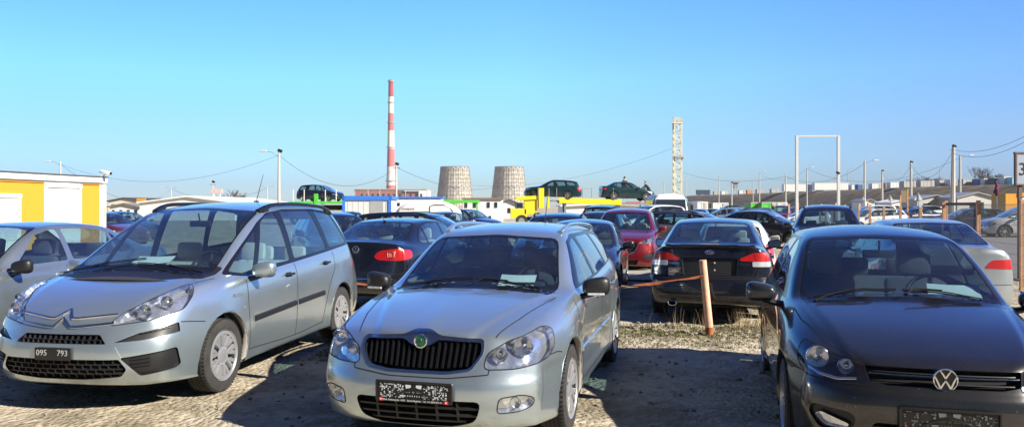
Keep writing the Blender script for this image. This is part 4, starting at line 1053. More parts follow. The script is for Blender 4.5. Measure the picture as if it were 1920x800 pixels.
# ---------------------------------------------------------------- dark grey hatchback, right
def polo():
    P = dict(POL); P['cr_nose'] = .8
    def det(c):
        x, y, z = c; a = abs(y)
        if x < 1.2 and z > .68: c.z += .013*sstep(.50+.15*x, .44+.15*x, a)*sstep(.06, .2, x)
        if x > .3 and x < 3.7: c.y -= math.copysign(.012*sstep(.66, .60, z)*sstep(.28, .36, z), y)*(1 if a > .55 else 0)
        if x < .6 and .1 < z < .60: c.x -= .02*sstep(.60, .56, z)*(1-min(1, a/.9)**2)
    P['detail'] = det
    S = Shell(P, 3); root = empty('hatchback')
    doors(S, P); windows(S, P)
    S.oblique([(.05, .41, .605), (.08, .42, .70), (.16, .52, .735), (.35, .68, .775), (.48, .755, .79), (.44, .775, .69), (.30, .745, .615), (.14, .58, .595)], 'hl', 36, rnd=.03)
    S.front([(-.415, .712), (.415, .712), (.40, .63), (.30, .612), (-.30, .612), (-.40, .63)], 'grille', .012)
    S.front([(-.38, .40), (.38, .40), (.42, .27), (.3, .235), (-.3, .235), (-.42, .27)], 'low', .03)
    S.front([(.47, .41), (.50, .44), (.70, .455), (.72, .40), (.66, .31), (.50, .30)], 'fogs', .03, sym=True)
    S.front([(.50, .37), (.66, .42), (.69, .39), (.64, .335), (.52, .325)], 'fog', .02, sym=True)
    P['tgaps'] = [[(.14, .43), (.4, .60), (.8, .70), (1.08, .725)]]
    P['vgaps'] = [('side', [(.36, .62), (.45, .62), (.53, .60)], True)]
    GP = paint('graphite_paint', (.052, .051, .052), .8, .28, .05)
    finish(S, root, P, GP, 2, inner=GREYF, rim='multi', mirror_mat=simple('mirror_shell_dark', (.02, .022, .03), .25, coat=.6))
    DH = simple('dark_lamp_housing', (.030, .038, .065), .2, .6); DR = simple('dim_reflector', (.60, .64, .72), .12, .95)
    lamp(S, root, 'hl', [(.655, .715, .066, BOWL), (.508, .684, .046, DR)], house=DH, depth=.08)
    for s_ in ('', '#'): S.cavity('fogs'+s_, root, BLK, 'fog_lamp_recess', .02, shrink=.97)
    lamp(S, root, 'fog', [], objname='fog_lamp', depth=.02)
    bars(S, root, 'front', [[(.46, .632), (.56, .618), (.66, .632), (.71, .655)]], .016, .004, simple('lamp_chrome_strip', (.5, .52, .56), .2, .9), 'lamp_trim_strip', -.004, both=True)
    g = opening(S, root, 'grille', 'grille', .05)[0]
    bars(S, g, 'front', [[(-.40, z), (.40, z)] for z in (.690, .64)], .010, -.02, BLK, 'grille_slat', -.035)
    bars(S, g, 'front', [[(-.395, .672), (.395, .672)]], .009, .003, CHR, 'chrome_bar', -.012)
    lo = opening(S, root, 'low', 'lower_intake', .06)[0]
    bars(S, lo, 'front', [[(-.39, z), (.39, z)] for z in (.37, .33, .29)], .012, -.01, BLK, 'intake_slat', -.035)
    q = S.proj('front', (0, .665), 1); vw_badge(root, facing(q.x-.022, 0, .665), .066)
    holder(S, root, .448, .52, .135, lift=.03, seed=9, bright=False)
    wipers(S, root, P, [(.58, .02, 1.16, 1.22), (-.02, -.52, 1.2, 1.18)])
    paper = None
    place(root, 2.475, 4.336, .264)
    return root, P
BLUP = paint('navy_black_paint', (.006, .007, .014), .2, .25, .02)
def tail(S, root, nm, mat, objname, inner=None):
    for s_ in ('', '#'): S.extract(nm+s_, root, mat, objname, off=.006, rim=.012)
def rear_plate_recess(S, root, z, hw, h):
    return
def glow_piece(S, root, view, pts, w, mat, name, h=.012, both=True):
    bars(S, root, view, [pts], w, h, mat, name, -.002, both=both, step=.02)
# ---------------------------------------------------------------- black saloon seen from behind
def legacy():
    P = dict(SED); P['FF'] = SED['FF']
    def det(c):
        x, y, z = c; a = abs(y)
        if x > 4.2 and .655 > z > .2: c.x += .045*sstep(.655, .62, z)
        if x > 4.5 and z > 1.06: c.z += .012*sstep(4.52, 4.62, x); c.x += .02*sstep(1.06, 1.1, z)
    P['detail'] = det
    S = Shell(P, 3); root = empty('saloon_car')
    doors(S, P); windows(S, P)
    S.oblique([(4.66, .43, .89), (4.655, .42, .925), (4.64, .60, 1.005), (4.50, .83, 1.02), (4.38, .87, 1.0), (4.45, .87, .885)], 'tl', 40, rear=True, rnd=.02)
    S.oblique([(4.66, .60, .885), (4.45, .87, .885), (4.48, .87, .815), (4.66, .60, .815)], 'tw', 40, rear=True, rnd=.012)
    S.front([(-.38, .93), (.38, .93), (.36, .69), (-.36, .69)], 'recess', .03, rear=True)
    P['vgaps'] = [('rear', [(.60, 1.10), (.63, .80), (.56, .67), (-.56, .67), (-.63, .80), (-.60, 1.10)], False), ('rear', [(-.80, .645), (.80, .645)], False),
                  ('side', [(4.2, .66), (4.5, .66)], True)]
    finish(S, root, P, BLUP, 2, inner=CREAM, rim='five')
    tail(S, root, 'tl', REDL, 'tail_light'); tail(S, root, 'tw', WHL, 'reversing_light')
    g = opening(S, root, 'recess', 'plate_recess', .03, mat=BLK)
    for sd in (1, -1):
        bars(S, root, 'rear', [[(sd*.62, .90), (sd*.60, .99)]], .006, .009, DARK, 'lamp_divide', .004)
    x0 = S.proj('rear', (0, 1.09), 1).x
    bars(S, root, 'rear', [[(-.60, 1.085), (.60, 1.085)]], .05, .03, BLUP, 'boot_spoiler', -.01)
    bars(S, root, 'rear', [[(-.13, 1.098), (.13, 1.098)]], .012, .034, simple('brake_light_strip', (.35, .3, .32), .3), 'brake_light', .01)
    M = facing(S.proj('rear', (0, 1.0), 1).x+.006, 0, 1.012, True)
    b = bmesh.new(); lathe(b, [(0, .05), (.008, .048), (.010, .043), (.006, .041)], 32, axis='Z'); bmesh.ops.scale(b, vec=(1.35, .75, 1), verts=b.verts); bmesh.ops.transform(b, matrix=M, verts=b.verts); e = smooth_by_angle(bm_obj('emblem', b, CHR, root), 40)
    b = bmesh.new(); lathe(b, [(.006, .043), (.007, .0005)], 32, axis='Z'); bmesh.ops.scale(b, vec=(1.35, .75, 1), verts=b.verts); bmesh.ops.transform(b, matrix=M, verts=b.verts); bm_obj('emblem_field', b, simple('emblem_blue', (.01, .03, .25), .3), e)
    b = bmesh.new()
    for (u, v, r) in ((-.028, .008, .012), (.0, .012, .006), (.02, .014, .006), (.006, -.012, .006), (.032, -.004, .006), (.022, -.016, .005)):
        for k in range(2): box(b, (u, v, .010), (r*1.8, r*.5, .004), Matrix.Rotation(k*math.pi/2, 3, 'Z'))
    bmesh.ops.transform(b, matrix=M, verts=b.verts); bm_obj('emblem_stars', b, CHR, e)
    for txt, y in (('LEGACY', -.485), ('SUBARU', .485)):
        q = S.proj('rear', (-y, .84), 1)
        if q is None: continue
        M = facing(q.x+.004, -y, .845, True); text_mesh('boot_lettering', txt, .042, CHR, root, facing(q.x+.004, q.y, .845, True) @ Matrix.Rotation(R(14 if y < 0 else -14), 4, 'Y'), .004)
    q = S.proj('rear', (-.50, .72), 1)
    b = bmesh.new(); box(b, (0, 0, 0), (.17, .11, .002)); bmesh.ops.transform(b, matrix=facing(q.x+.006, -.48, .73, True), verts=b.verts); st = bm_obj('sticker', b, simple('sticker_grey', (.09, .09, .10), .6, var=.2), root)
    text_mesh('sticker_text', 'AWD\nSYMMETRICAL', .022, LETT, st, facing(q.x+.008, -.48, .74, True), .0004)
    b = bmesh.new()
    for z in (.86, .76): box(b, (0, z-.80, .0), (.02, .02, .01), bev=.003)
    bmesh.ops.transform(b, matrix=facing(S.proj('rear', (0, .8), 1).x-.024, -.13+.2, .80, True), verts=b.verts); bm_obj('plate_screw', b, LETT, root)
    b = bmesh.new(); lathe(b, [(-.16, .04), (.02, .042), (.025, .036), (-.15, .034)], 20, axis='X', c=(4.72, 0, 0)); bmesh.ops.scale(b, vec=(1, 1.5, .9), verts=b.verts); bmesh.ops.translate(b, verts=b.verts, vec=(.04, -.50, .30)); smooth_by_angle(bm_obj('exhaust_pipe', b, CHR, root), 40)
    place(root, 2.74, 10.6, .295, True, P['L'])
    return root, P
# ---------------------------------------------------------------- the navy saloon behind the silver people carrier
def jetta():
    P = vary(SED, .98, 1, .985)
    S = Shell(P, 2); root = empty('saloon_car')
    doors(S, P); windows(S, P)
    S.oblique([(4.60, .32, .86), (4.57, .40, .955), (4.50, .62, .99), (4.32, .86, .955), (4.32, .87, .84), (4.5, .70, .80), (4.6, .40, .81)], 'tl', 35, rear=True, rnd=.05)
    P['vgaps'] = [('rear', [(.56, 1.06), (.60, .76), (.5, .62), (-.5, .62), (-.60, .76), (-.56, 1.06)], False), ('rear', [(-.80, .60), (.80, .60)], False)]
    finish(S, root, P, BLUP, 2, inner=CREAM, rim='five')
    tail(S, root, 'tl', REDL, 'tail_light')
    for sd in (1, -1):
        q = S.proj('rear', (.58, .90), sd); b = bmesh.new(); box(b, (0, 0, 0), (.11, .085, .01), bev=.02); bmesh.ops.transform(b, matrix=facing(q.x+.008, q.y, .90, True), verts=b.verts); bm_obj('indicator_glass', b, simple('pink_indicator', (.8, .25, .2), .25), root)
    q = S.proj('rear', (0, .96), 1); vw_badge(root, facing(q.x+.008, 0, .97, True), .06)
    q = S.proj('rear', (-.52, .76), 1); text_mesh('boot_lettering', 'TDI', .05, CHR, root, facing(q.x+.006, -.50, .775, True), .003)
    bars(S, root, 'rear', [[(-.62, .52), (.62, .52)]], .012, .01, CHR, 'chrome_strip', 0)
    antenna(S, root, 3.45, 0, .05, lean=1.2)
    place(root, -2.47, 11.9, .245, True, P['L'])
    return root, P
def generic(P, matl, name='parked_car', lod=1, lv=2, inner=GREYF, rim='seven', hl='std', seed=0, glass=None, rail=None):
    """a car seen at middle distance: lamps, grille, plates and bumper gaps in their usual places"""
    S = Shell(P, lv); root = empty(name); k = P['H']/1.48; w = P['W']/1.77; L = P['L']
    if lod: doors(S, P)
    windows(S, P)
    hz = P['S'][0][2]
    S.oblique([(.10, .46*w, hz-.10), (.14, .48*w, hz-.01), (.42, .74*w, hz+.08), (.58, .80*w, hz+.08), (.46, .83*w, hz-.05), (.2, .64*w, hz-.12)], 'hl', 38, rnd=.03)
    S.front([(-.42*w, hz-.02), (.42*w, hz-.02), (.36*w, hz-.13), (-.36*w, hz-.13)], 'grille', .02)
    S.front([(-.45*w, .40*k), (.45*w, .40*k), (.40*w, .26*k), (-.40*w, .26*k)], 'low', .04)
    if P.get('van_tail', False) or P['C'][-1][1] < .95:
        S.oblique([(L-.20, .60*w, .98*k), (L-.30, .70*w, .98*k), (L-.32, .84*w, .85*k), (L-.22, .82*w, .66*k), (L-.1, .62*w, .70*k)], 'tl', 40, rear=True, rnd=.03)
        S.front([(-.28, .78*k), (.28, .78*k), (.28, .66*k), (-.28, .66*k)], 'rplate', .01, rear=True)
    else:
        S.oblique([(L-.1, .40*w, .82*k), (L-.12, .50*w, .93*k), (L-.35, .86*w, .95*k), (L-.32, .87*w, .80*k)], 'tl', 40, rear=True, rnd=.03)
        S.front([(-.28, .85*k), (.28, .85*k), (.28, .73*k), (-.28, .73*k)], 'rplate', .01, rear=True)
    P = dict(P); P['tgaps'] = [[(.2, .49*w), (.5, .58*w), (.9, .66*w), (1.12, .70*w)]]; P['vgaps'] = [('rear', [(-.78*w, .60*k), (.78*w, .60*k)], False)]
    finish(S, root, P, matl, lod, inner=inner, rim=rim, glass=glass)
    lamp(S, root, 'hl', [(.62*w, hz-.02, .05, REFL)])
    opening(S, root, 'grille', 'grille', .04); opening(S, root, 'low', 'lower_intake', .05)
    tail(S, root, 'tl', REDL, 'tail_light')
    S.extract('rplate', root, LETT if False else PFR, 'rear_plate_holder', off=.01, rim=.012)
    if lod: 
        M = facing(S.proj('front', (0, .47*k), 1).x-.015, 0, .47*k); b = bmesh.new(); box(b, (0, 0, 0), (.5, .11, .012), bev=.004); bmesh.ops.transform(b, matrix=M, verts=b.verts); bm_obj('front_plate_holder', b, PFR, root)
    if rail: rails(S, root, P, *rail)
    return root, P, S
def kids(o): return list(o.children)
def copy_tree(o, parent=None):
    c = o.copy(); col.objects.link(c); c.parent = parent
    for k in kids(o): copy_tree(k, c)
    return c
def repaint(o, old, new):
    if o.type == 'MESH':
        for s_ in o.material_slots:
            if s_.material in PAINTS: s_.link = 'OBJECT'; s_.material = new
    for k in kids(o): repaint(k, old, new)
# ---------------------------------------------------------------- the ground
def XY(px, Y): return (px-960)/FOC*Y
def ZP(py, Y): return CAM_H+(HOR-py)*Y/FOC
def ground_mat():
    m, n, l, b = new_mat('gravel_lot')
    t1 = noise(n, l, .45, 6, rough=.6); t2 = noise(n, l, 7, 5, rough=.7); t3 = noise(n, l, 45, 4)
    base = ramp(n, l, t2.outputs['Fac'], [(.25, (.27, .22, .145)), (.5, (.45, .385, .275)), (.75, (.58, .52, .40))])
    # patches of moss and dead grass
    gr = ramp(n, l, t1.outputs['Fac'], [(.53, 0), (.66, .8)])
    t4 = noise(n, l, 14, 5); gm = n.new('ShaderNodeMath'); gm.operation = 'MULTIPLY'; g4 = ramp(n, l, t4.outputs['Fac'], [(.42, 0), (.56, 1)])
    l.new(gr.outputs[0], gm.inputs[0]); l.new(g4.outputs[0], gm.inputs[1])
    mx = n.new('ShaderNodeMix'); mx.data_type = 'RGBA'; l.new(gm.outputs[0], mx.inputs[0]); l.new(base.outputs[0], mx.inputs[6]); mx.inputs[7].default_value = (.10, .105, .035, 1)
    vo = n.new('ShaderNodeTexVoronoi'); vo.inputs['Scale'].default_value = 22; tc = n.new('ShaderNodeTexCoord'); l.new(tc.outputs['Object'], vo.inputs['Vector'])
    vr = ramp(n, l, vo.outputs['Distance'], [(.1, .3), (.45, 0)])
    m2 = n.new('ShaderNodeMix'); m2.data_type = 'RGBA'; m2.blend_type = 'MIX'; l.new(vr.outputs[0], m2.inputs[0]); l.new(mx.outputs[2], m2.inputs[6]); m2.inputs[7].default_value = (.46, .43, .37, 1)
    t6 = noise(n, l, .9, 4, rough=.7); dp = ramp(n, l, t6.outputs['Fac'], [(.46, 0), (.60, .55)])   # damp, trodden patches
    m3 = n.new('ShaderNodeMix'); m3.data_type = 'RGBA'; l.new(dp.outputs[0], m3.inputs[0]); l.new(m2.outputs[2], m3.inputs[6]); m3.inputs[7].default_value = (.13, .10, .062, 1)
    l.new(m3.outputs[2], b.inputs['Base Color']); b.inputs['Roughness'].default_value = .95
    bp = n.new('ShaderNodeBump'); bp.inputs['Distance'].default_value = .03; bp.inputs['Strength'].default_value = .7
    ad = n.new('ShaderNodeMath'); ad.operation = 'SUBTRACT'; l.new(t2.outputs['Fac'], ad.inputs[0]); l.new(vo.outputs['Distance'], ad.inputs[1]); l.new(ad.outputs[0], bp.inputs['Height'])
    b2 = n.new('ShaderNodeBump'); b2.inputs['Distance'].default_value = .006; b2.inputs['Strength'].default_value = .5; l.new(t3.outputs['Fac'], b2.inputs['Height']); l.new(bp.outputs[0], b2.inputs['Normal'])
    l.new(b2.outputs[0], b.inputs['Normal']); return m
GRAV = ground_mat()
bm = bmesh.new()
def wave(x, y):
    k = max(0, min(1, (40-math.hypot(x, y))/10))
    u = x*.965-y*.262; rut = -.022*sum(math.exp(-((u-c)/.10)**2) for c in (-4.1, -2.55, -.2, 1.35))
    return k*(rut+.012*math.sin(x*2.1+.6)*math.cos(y*1.7)+.008*math.sin(x*5.3+y*3.1)+.006*math.cos(y*7.7-x*2.9))
xs = [-1500, -400, -120, -40]+[-20+.5*i for i in range(28)]+[-6+.12*i for i in range(101)]+[6.5+.5*i for i in range(28)]+[40, 120, 400, 1500]; ys = [-300, -60, -10]+[.5*i for i in range(8)]+[4+.12*i for i in range(70)]+[12.5+.5*i for i in range(56)]+[60, 120, 400, 1500, 4000]
gv = [[bm.verts.new((x, y, wave(x, y)-.012)) for x in xs] for y in ys]
for a, b_ in zip(gv, gv[1:]):
    for k in range(len(xs)-1): bm.faces.new((a[k], a[k+1], b_[k+1], b_[k]))
tag(bm_obj('ground', bm, GRAV, smooth=True), kind='structure')
def flat(name, pts, z, mat):
    bm = bmesh.new(); bm.faces.new([bm.verts.new((x, y, z)) for x, y in pts]); o = bm_obj(name, bm, mat); tag(o, kind='structure'); return o
ASPH = simple('worn_asphalt', (.155, .15, .145), .95, var=.16, scale=3, bump=.25)
flat('road', [(9.9, 4), (70, 4), (120, 70), (26, 70), (15.2, 34), (11.5, 20)], .03, ASPH)
DUST = simple('dusty_lane', (.33, .31, .27), .95, var=.12, scale=4, bump=.3)
flat('path', [(-6, 17.8), (3, 16.9), (11, 18.5), (11.6, 21.0), (3, 19.7), (-6, 20.5)], .022, DUST)
# loose stones, dead grass
rn = random.Random(4)
def pebbles(name, n, area, smin, smax, mat):
    bm = bmesh.new()
    for _ in range(n):
        x = rn.uniform(area[0], area[1]); y = rn.uniform(area[2], area[3]); s_ = smin+(smax-smin)*rn.random()**3
        r = bmesh.ops.create_icosphere(bm, subdivisions=1, radius=s_); q = [rn.uniform(.7, 1.3) for _ in range(12)]
        M = Matrix.Translation((x, y, wave(x, y)-.012+s_*.25)) @ Matrix.Rotation(rn.random()*6, 4, 'Z') @ Matrix.Diagonal((rn.uniform(.8, 1.4), rn.uniform(.7, 1), rn.uniform(.45, .8), 1))
        for v, k in zip(r['verts'], q): v.co = v.co*k
        bmesh.ops.transform(bm, matrix=M, verts=r['verts'])
    return tag(bm_obj(name, bm, mat), 'loose pale stones scattered over the gravel lot', 'stones', kind='stuff')
STN = simple('pale_stone', (.25, .215, .165), .9, var=.35, scale=20)
pebbles('gravel', 2600, (-5, 5.2, 4.6, 12.5), .006, .028, STN)
pebbles('gravel', 420, (.9, 4.6, 9.3, 11.0), .010, .042, STN)
def tufts(name, n, areas, h, mat, label, lean=.5, w_=.004, kind='stuff', cat='grass'):
    bm = bmesh.new()
    for _ in range(n):
        ar = rn.choice(areas); x = rn.uniform(ar[0], ar[1]); y = rn.uniform(ar[2], ar[3])
        for _ in range(rn.randint(3, 7)):
            hh = h*rn.uniform(.4, 1); a = rn.random()*6.28; dx, dy = math.cos(a)*lean*hh, math.sin(a)*lean*hh; z0 = wave(x, y)-.012
            px, py = -math.sin(a)*w_, math.cos(a)*w_; ox, oy = rn.uniform(-.03, .03), rn.uniform(-.03, .03)
            p = [(x+ox+px, y+oy+py, z0), (x+ox-px, y+oy-py, z0), (x+ox+dx*.45-px*.7, y+oy+dy*.45-py*.7, z0+hh*.6), (x+ox+dx*.45+px*.7, y+oy+dy*.45+py*.7, z0+hh*.6)]
            v = [bm.verts.new(q) for q in p]; t = bm.verts.new((x+ox+dx, y+oy+dy, z0+hh)); bm.faces.new(v); bm.faces.new((v[3], v[2], t))
    return tag(bm_obj(name, bm, mat), label, cat, kind=kind)
MOSS = simple('short_winter_grass', (.11, .112, .04), .95, var=.4, scale=12); DRY = simple('dead_stalks', (.28, .21, .11), .9, var=.3)
tufts('short_grass', 3600, [(.9, 5.0, 8.9, 10.9), (.9, 5.0, 9.6, 10.6), (-2.2, -1.2, 8.2, 10.4)], .035, MOSS, 'short mossy grass in the strip between the parked rows', .6)
tufts('dry_weeds', 26, [(1.7, 2.7, 10.15, 10.45), (3.0, 3.6, 10.2, 10.5)], .34, DRY, 'dry brown weed stalks behind the black saloon and beside the leaning post', .35, .0025, cat='weeds')
# ---------------------------------------------------------------- embankment with its top terrace
EARTH = simple('bare_earth_and_dry_grass', (.105, .078, .045), .98, var=.6, scale=.35, bump=1.0)
EMB = [(1255, 520), (1300, 450), (1500, 330), (1700, 245), (1920, 205), (2300, 170)]; EH = 7.5
bm = bmesh.new(); rows = []
pts = [(XY(p, Y), Y) for p, Y in EMB]; fine = []
for a, b_ in zip(pts, pts[1:]):
    for k in range(16): fine.append((a[0]+(b_[0]-a[0])*k/16, a[1]+(b_[1]-a[1])*k/16))
fine.append(pts[-1])
for i, (x, y) in enumerate(fine):
    d = Vector((fine[min(i+1, len(fine)-1)][0]-fine[max(i-1, 0)][0], fine[min(i+1, len(fine)-1)][1]-fine[max(i-1, 0)][1])).normalized(); nx, ny = d.y, -d.x
    if nx > 0: nx, ny = -nx, -ny
    prof = [(16, -.2), (13, 1.2), (9, 3.4), (4, 6.2), (0, EH), (-60, EH+.1), (-90, 0)]
    rows.append([bm.verts.new((x+nx*q+rn.uniform(-.6, .6), y+ny*q+rn.uniform(-.6, .6), z+(rn.uniform(-.25, .25) if 0 < z < EH else 0))) for q, z in prof])
for a, b_ in zip(rows, rows[1:]):
    for k in range(6): bm.faces.new((a[k], a[k+1], b_[k+1], b_[k]))
bmesh.ops.recalc_face_normals(bm, faces=bm.faces)
tag(bm_obj('embankment', bm, EARTH, smooth=True), kind='structure')
# concrete stair on the slope
CONC = simple('concrete', (.36, .345, .32), .9, var=.12, scale=2, bump=.1); STEEL = simple('grey_steel', (.30, .31, .33), .5, .4); WHITEP = simple('white_painted_sheet', (.74, .74, .73), .55, var=.05, scale=1.5)
DWIN = simple('dark_window_glass', (.02, .03, .045), .12); WOOD = simple('pinkish_raw_timber', (.62, .36, .21), .85, var=.2, scale=7, bump=.2)
def thing(name, label, cat, loc=(0, 0, 0), rz=0, group=None):
    o = empty(name, loc, rz); tag(o, label, cat, group); return o
def part(name, parent, mat, boxes, bev=0, sm=False):
    bm = bmesh.new()
    for b_ in boxes: box(bm, b_[0], b_[1], b_[2] if len(b_) > 2 else None, bev=bev)
    o = bm_obj(name, bm, mat, parent)
    return o
# ---------------------------------------------------------------- fence line on the right
FP = [(10.03+.69*k, 15+2.53*k) for k in range(-1, 13)]
plabel = ['nearest timber fence post at the right edge of the photo']
for i, (x, y) in enumerate(FP):
    k = i-1
    if k < 0: lab = 'timber fence post outside the right edge of the photo'
    else: lab = ['thick pinkish timber post at the right edge, below the number board', 'pinkish timber post in the mesh fence in front of the silver people carrier', 'pinkish timber post beside the brown-topped mesh gate'][k] if k < 3 else 'short pinkish timber post, number %s along the far fence from the mesh gate' % ['one', 'two', 'three', 'four', 'five', 'six', 'seven', 'eight', 'nine', 'ten'][k-3]
    h = 1.76 if k < 3 else 1.6
    t = thing('fence_post', lab, 'post', (x, y, 0), R(-15), 'timber posts of the right-hand fence')
    part('post', t, WOOD, [((0, 0, h/2-.1), (.085, .07, h+.2)), ((.0, 0, h-.01), (.085, .065, .06))], .008)
    if k == 2: t2 = thing('fence_post', 'second pinkish timber post doubled up against the gate post', 'post', (x-.12, y-.1, 0), R(-15), 'timber posts of the right-hand fence'); part('post', t2, WOOD, [((0, 0, h/2-.1), (.07, .07, h+.16))], .008)
WIRE = simple('galvanised_wire', (.12, .125, .13), .5, .6)
for i, ((x0, y0), (x1, y1)) in enumerate(zip(FP, FP[1:])):
    k = i-1; bm = bmesh.new(); L = math.hypot(x1-x0, y1-y0); h = 1.68 if k < 2 else 1.45
    ux, uy = (x1-x0)/L, (y1-y0)/L; st = .05 if k < 3 else .1; n = int(L/st); rw = .0022 if k < 3 else .003
    for j in range(1, n): x, y = x0+ux*L*j/n, y0+uy*L*j/n; box(bm, (x, y, h/2+.05), (rw*1.6, rw*1.6, h-.06))
    for j in range(9):
        z = .08+(h-.08)*j/8; sag = .012*math.sin(j*2.3)
        tube(bm, [(x0, y0, z), ((x0+x1)/2, (y0+y1)/2, z-abs(sag)*2), (x1, y1, z)], rw*1.3, 4)
    lab = {-3: 'wire mesh panel outside the right edge', -2: 'second wire mesh panel outside the right edge', -1: 'third wire mesh panel outside the right edge', 0: 'wire mesh panel in front of the silver people carrier by the right edge', 1: 'mesh gate panel with a brown top rail in front of the dark cars'}.get(k, 'wire mesh panel of the far fence, %s past the brown-topped gate' % ['first', 'second', 'third', 'fourth', 'fifth', 'sixth', 'seventh', 'eighth', 'ninth', 'tenth'][max(0, k-2)])
    o = bm_obj('mesh_panel', bm, WIRE); tag(o, lab, 'fence panel', 'wire mesh panels of the right-hand fence')
    if k == 1: 
        b2 = bmesh.new(); box(b2, ((x0+x1)/2, (y0+y1)/2, 1.70), (.05, L-.15, .07), Matrix.Rotation(-math.atan2(ux, uy), 3, 'Z')); bm_obj('top_rail', b2, simple('rust_brown_rail', (.09, .05, .04), .7), o)
# leaning post in the middle, and the faded tape tied to it
PK = simple('peeling_pink_post', (.66, .40, .27), .85, var=.14, scale=9, bump=.2); RUST = simple('rusty_foot', (.30, .10, .035), .9, var=.3)
t = thing('leaning_post', 'leaning pinkish post with a rusty foot behind the black saloon', 'post', (2.56, 9.9, 0))
bm = bmesh.new(); A = Vector((0, 0, .085)); B = Vector((-.085, 0, .955)); tube(bm, [A, A.lerp(B, .5), B], [.052, .05, .048], 8); o = smooth_by_angle(bm_obj('shaft', bm, PK, t), 50)
bm = bmesh.new(); tube(bm, [(.01, 0, -.1), (0, 0, .09)], .054, 8); smooth_by_angle(bm_obj('rusty_base', bm, RUST, t), 50)
TAPE = simple('faded_orange_tape', (.34, .10, .04), .8, var=.3, scale=30)
bm = bmesh.new(); a = Vector((2.47, 9.87, .75)); c = Vector((-3.5, 11.3, .66)); prev = None
for j in range(61):
    t_ = j/60; p = a.lerp(c, t_); p.z -= .30*math.sin(math.pi*t_)**.9*(1-.35*t_); an = j*.55; u = Vector((0, math.sin(an), math.cos(an)))*.017
    cur = (bm.verts.new(p+u), bm.verts.new(p-u))
    if prev: bm.faces.new((prev[0], prev[1], cur[1], cur[0]))
    prev = cur
tube(bm, [a+Vector((.02, .05, .0)), a+Vector((-.01, -.03, .005)), a+Vector((-.2, -.02, -.03)), a+Vector((-.5, -.0, -.07)), a+Vector((-.9, .02, -.12))], .007, 5)
tag(bm_obj('barrier_tape', bm, TAPE), 'twisted faded orange tape tied to the leaning post and sagging to the left', 'tape')
# number board, top right
t = thing('number_board', 'grey board with the black number 30 on a brown frame at the right edge', 'sign', (XY(1930, 17), 17, 0), R(0))
px = 17/FOC; x0 = (1905-1930)*px; zt, zb = ZP(288, 17), ZP(345, 17); wd = .95
part('board', t, simple('board_grey', (.30, .36, .46), .6, var=.04), [((x0+wd/2, 0, (zt+zb)/2), (wd, .04, zt-zb))])
BRN = simple('brown_frame', (.13, .085, .07), .7)
part('frame', t, BRN, [((x0+wd/2, 0, zt+.015), (wd+.08, .07, .04)), ((x0-.012, 0, (zt+zb)/2), (.035, .07, zt-zb)), ((x0+wd+.012, 0, (zt+zb)/2), (.035, .07, zt-zb)), ((x0+wd/2, 0, zb-.012), (wd+.05, .07, .03))])
part('leg', t, BRN, [((x0+.10, .03, zb/2), (.07, .06, zb))]); part('leg', t, BRN, [((x0+wd-.1, .03, zb/2), (.07, .06, zb))])
text_mesh('digits', '30', .40, simple('black_print', (.015, .015, .03), .5), t, Matrix.Translation((x0+.035, -.026, (zt+zb)/2-.02)) @ Matrix.Rotation(R(90), 4, 'X'), .002, 'LEFT')
# ---------------------------------------------------------------- yellow and white kiosk on the left
YEL = simple('yellow_panel', (.62, .29, .022), .5, var=.03, scale=1); KW = simple('kiosk_white', (.78, .79, .78), .5, var=.03)
kx0, ky0 = XY(0, 22.9), 22.9; kx1, ky1 = XY(195, 27.6), 27.6; ka = math.atan2(ky1-ky0, kx1-kx0); KL = math.hypot(kx1-kx0, ky1-ky0)
t = thing('sales_kiosk', 'yellow and white sales kiosk with roller shutters behind the left-hand cars', 'kiosk', (kx1, ky1, 0), ka)
# local x runs along the facade towards the near end (negative), facade faces local -y
LL = KL+4
part('wall', t, KW, [((-LL/2, 1.3, 1.28), (LL, 2.6, 2.56))])
def kpos(px):  # along-facade position under a given image column
    k = (px-960)/FOC; dx, dy = math.cos(ka), math.sin(ka); s_ = (k*ky1-kx1)/(dx-k*dy); return s_
def kpan(nm, a, b_, z0, z1, mat, d=.02): return part(nm, t, mat, [(((kpos(a)+kpos(b_))/2, -d/2, (z0+z1)/2), (kpos(b_)-kpos(a), d, z1-z0))])
kpan('yellow_panel', 37, 82, .1, 2.42, YEL); kpan('yellow_panel', 151, 186, .1, 2.42, YEL); kpan('yellow_panel', -30, 37, 2.0, 2.42, YEL)
sh = simple('shutter_white', (.76, .76, .75), .5, var=.03)
def shutter(a, b_, z0, z1):
    A, B_ = kpos(a), kpos(b_); bm = bmesh.new(); n = int((z1-z0)/.055)
    for j in range(n): box(bm, ((A+B_)/2, -.02, z0+.055*(j+.5)), (B_-A-.12, .02, .048), bev=.006)
    f = part('shutter_frame', t, KW, [((A+.03, -.03, (z0+z1)/2), (.08, .06, z1-z0)), ((B_-.03, -.03, (z0+z1)/2), (.08, .06, z1-z0)), (((A+B_)/2, -.04, z1+.06), (B_-A+.04, .09, .12))])
    bm_obj('roller_shutter', bm, sh, f)
shutter(84, 150, .9, 2.26); shutter(-90, 36, .6, 1.9)
part('roof_edge', t, KW, [((-LL/2, 1.28, 2.58), (LL+.1, 2.75, .20))]); part('gutter', t, simple('dark_gutter', (.05, .04, .04), .6), [((-LL/2, -.10, 2.435), (LL, .02, .02)), ((-LL/2, 1.25, 2.69), (LL+.12, 2.8, .02))])
part('corner_post', t, KW, [((-.09, -.03, 1.25), (.19, .1, 2.5))]); part('notice', t, simple('green_notice', (.35, .72, .25), .6), [((-.10, -.09, 1.45), (.10, .01, .36))])
c = thing('security_camera', 'white security camera on the corner of the yellow kiosk', 'camera', (kx1+.05, ky1-.12, 2.72))
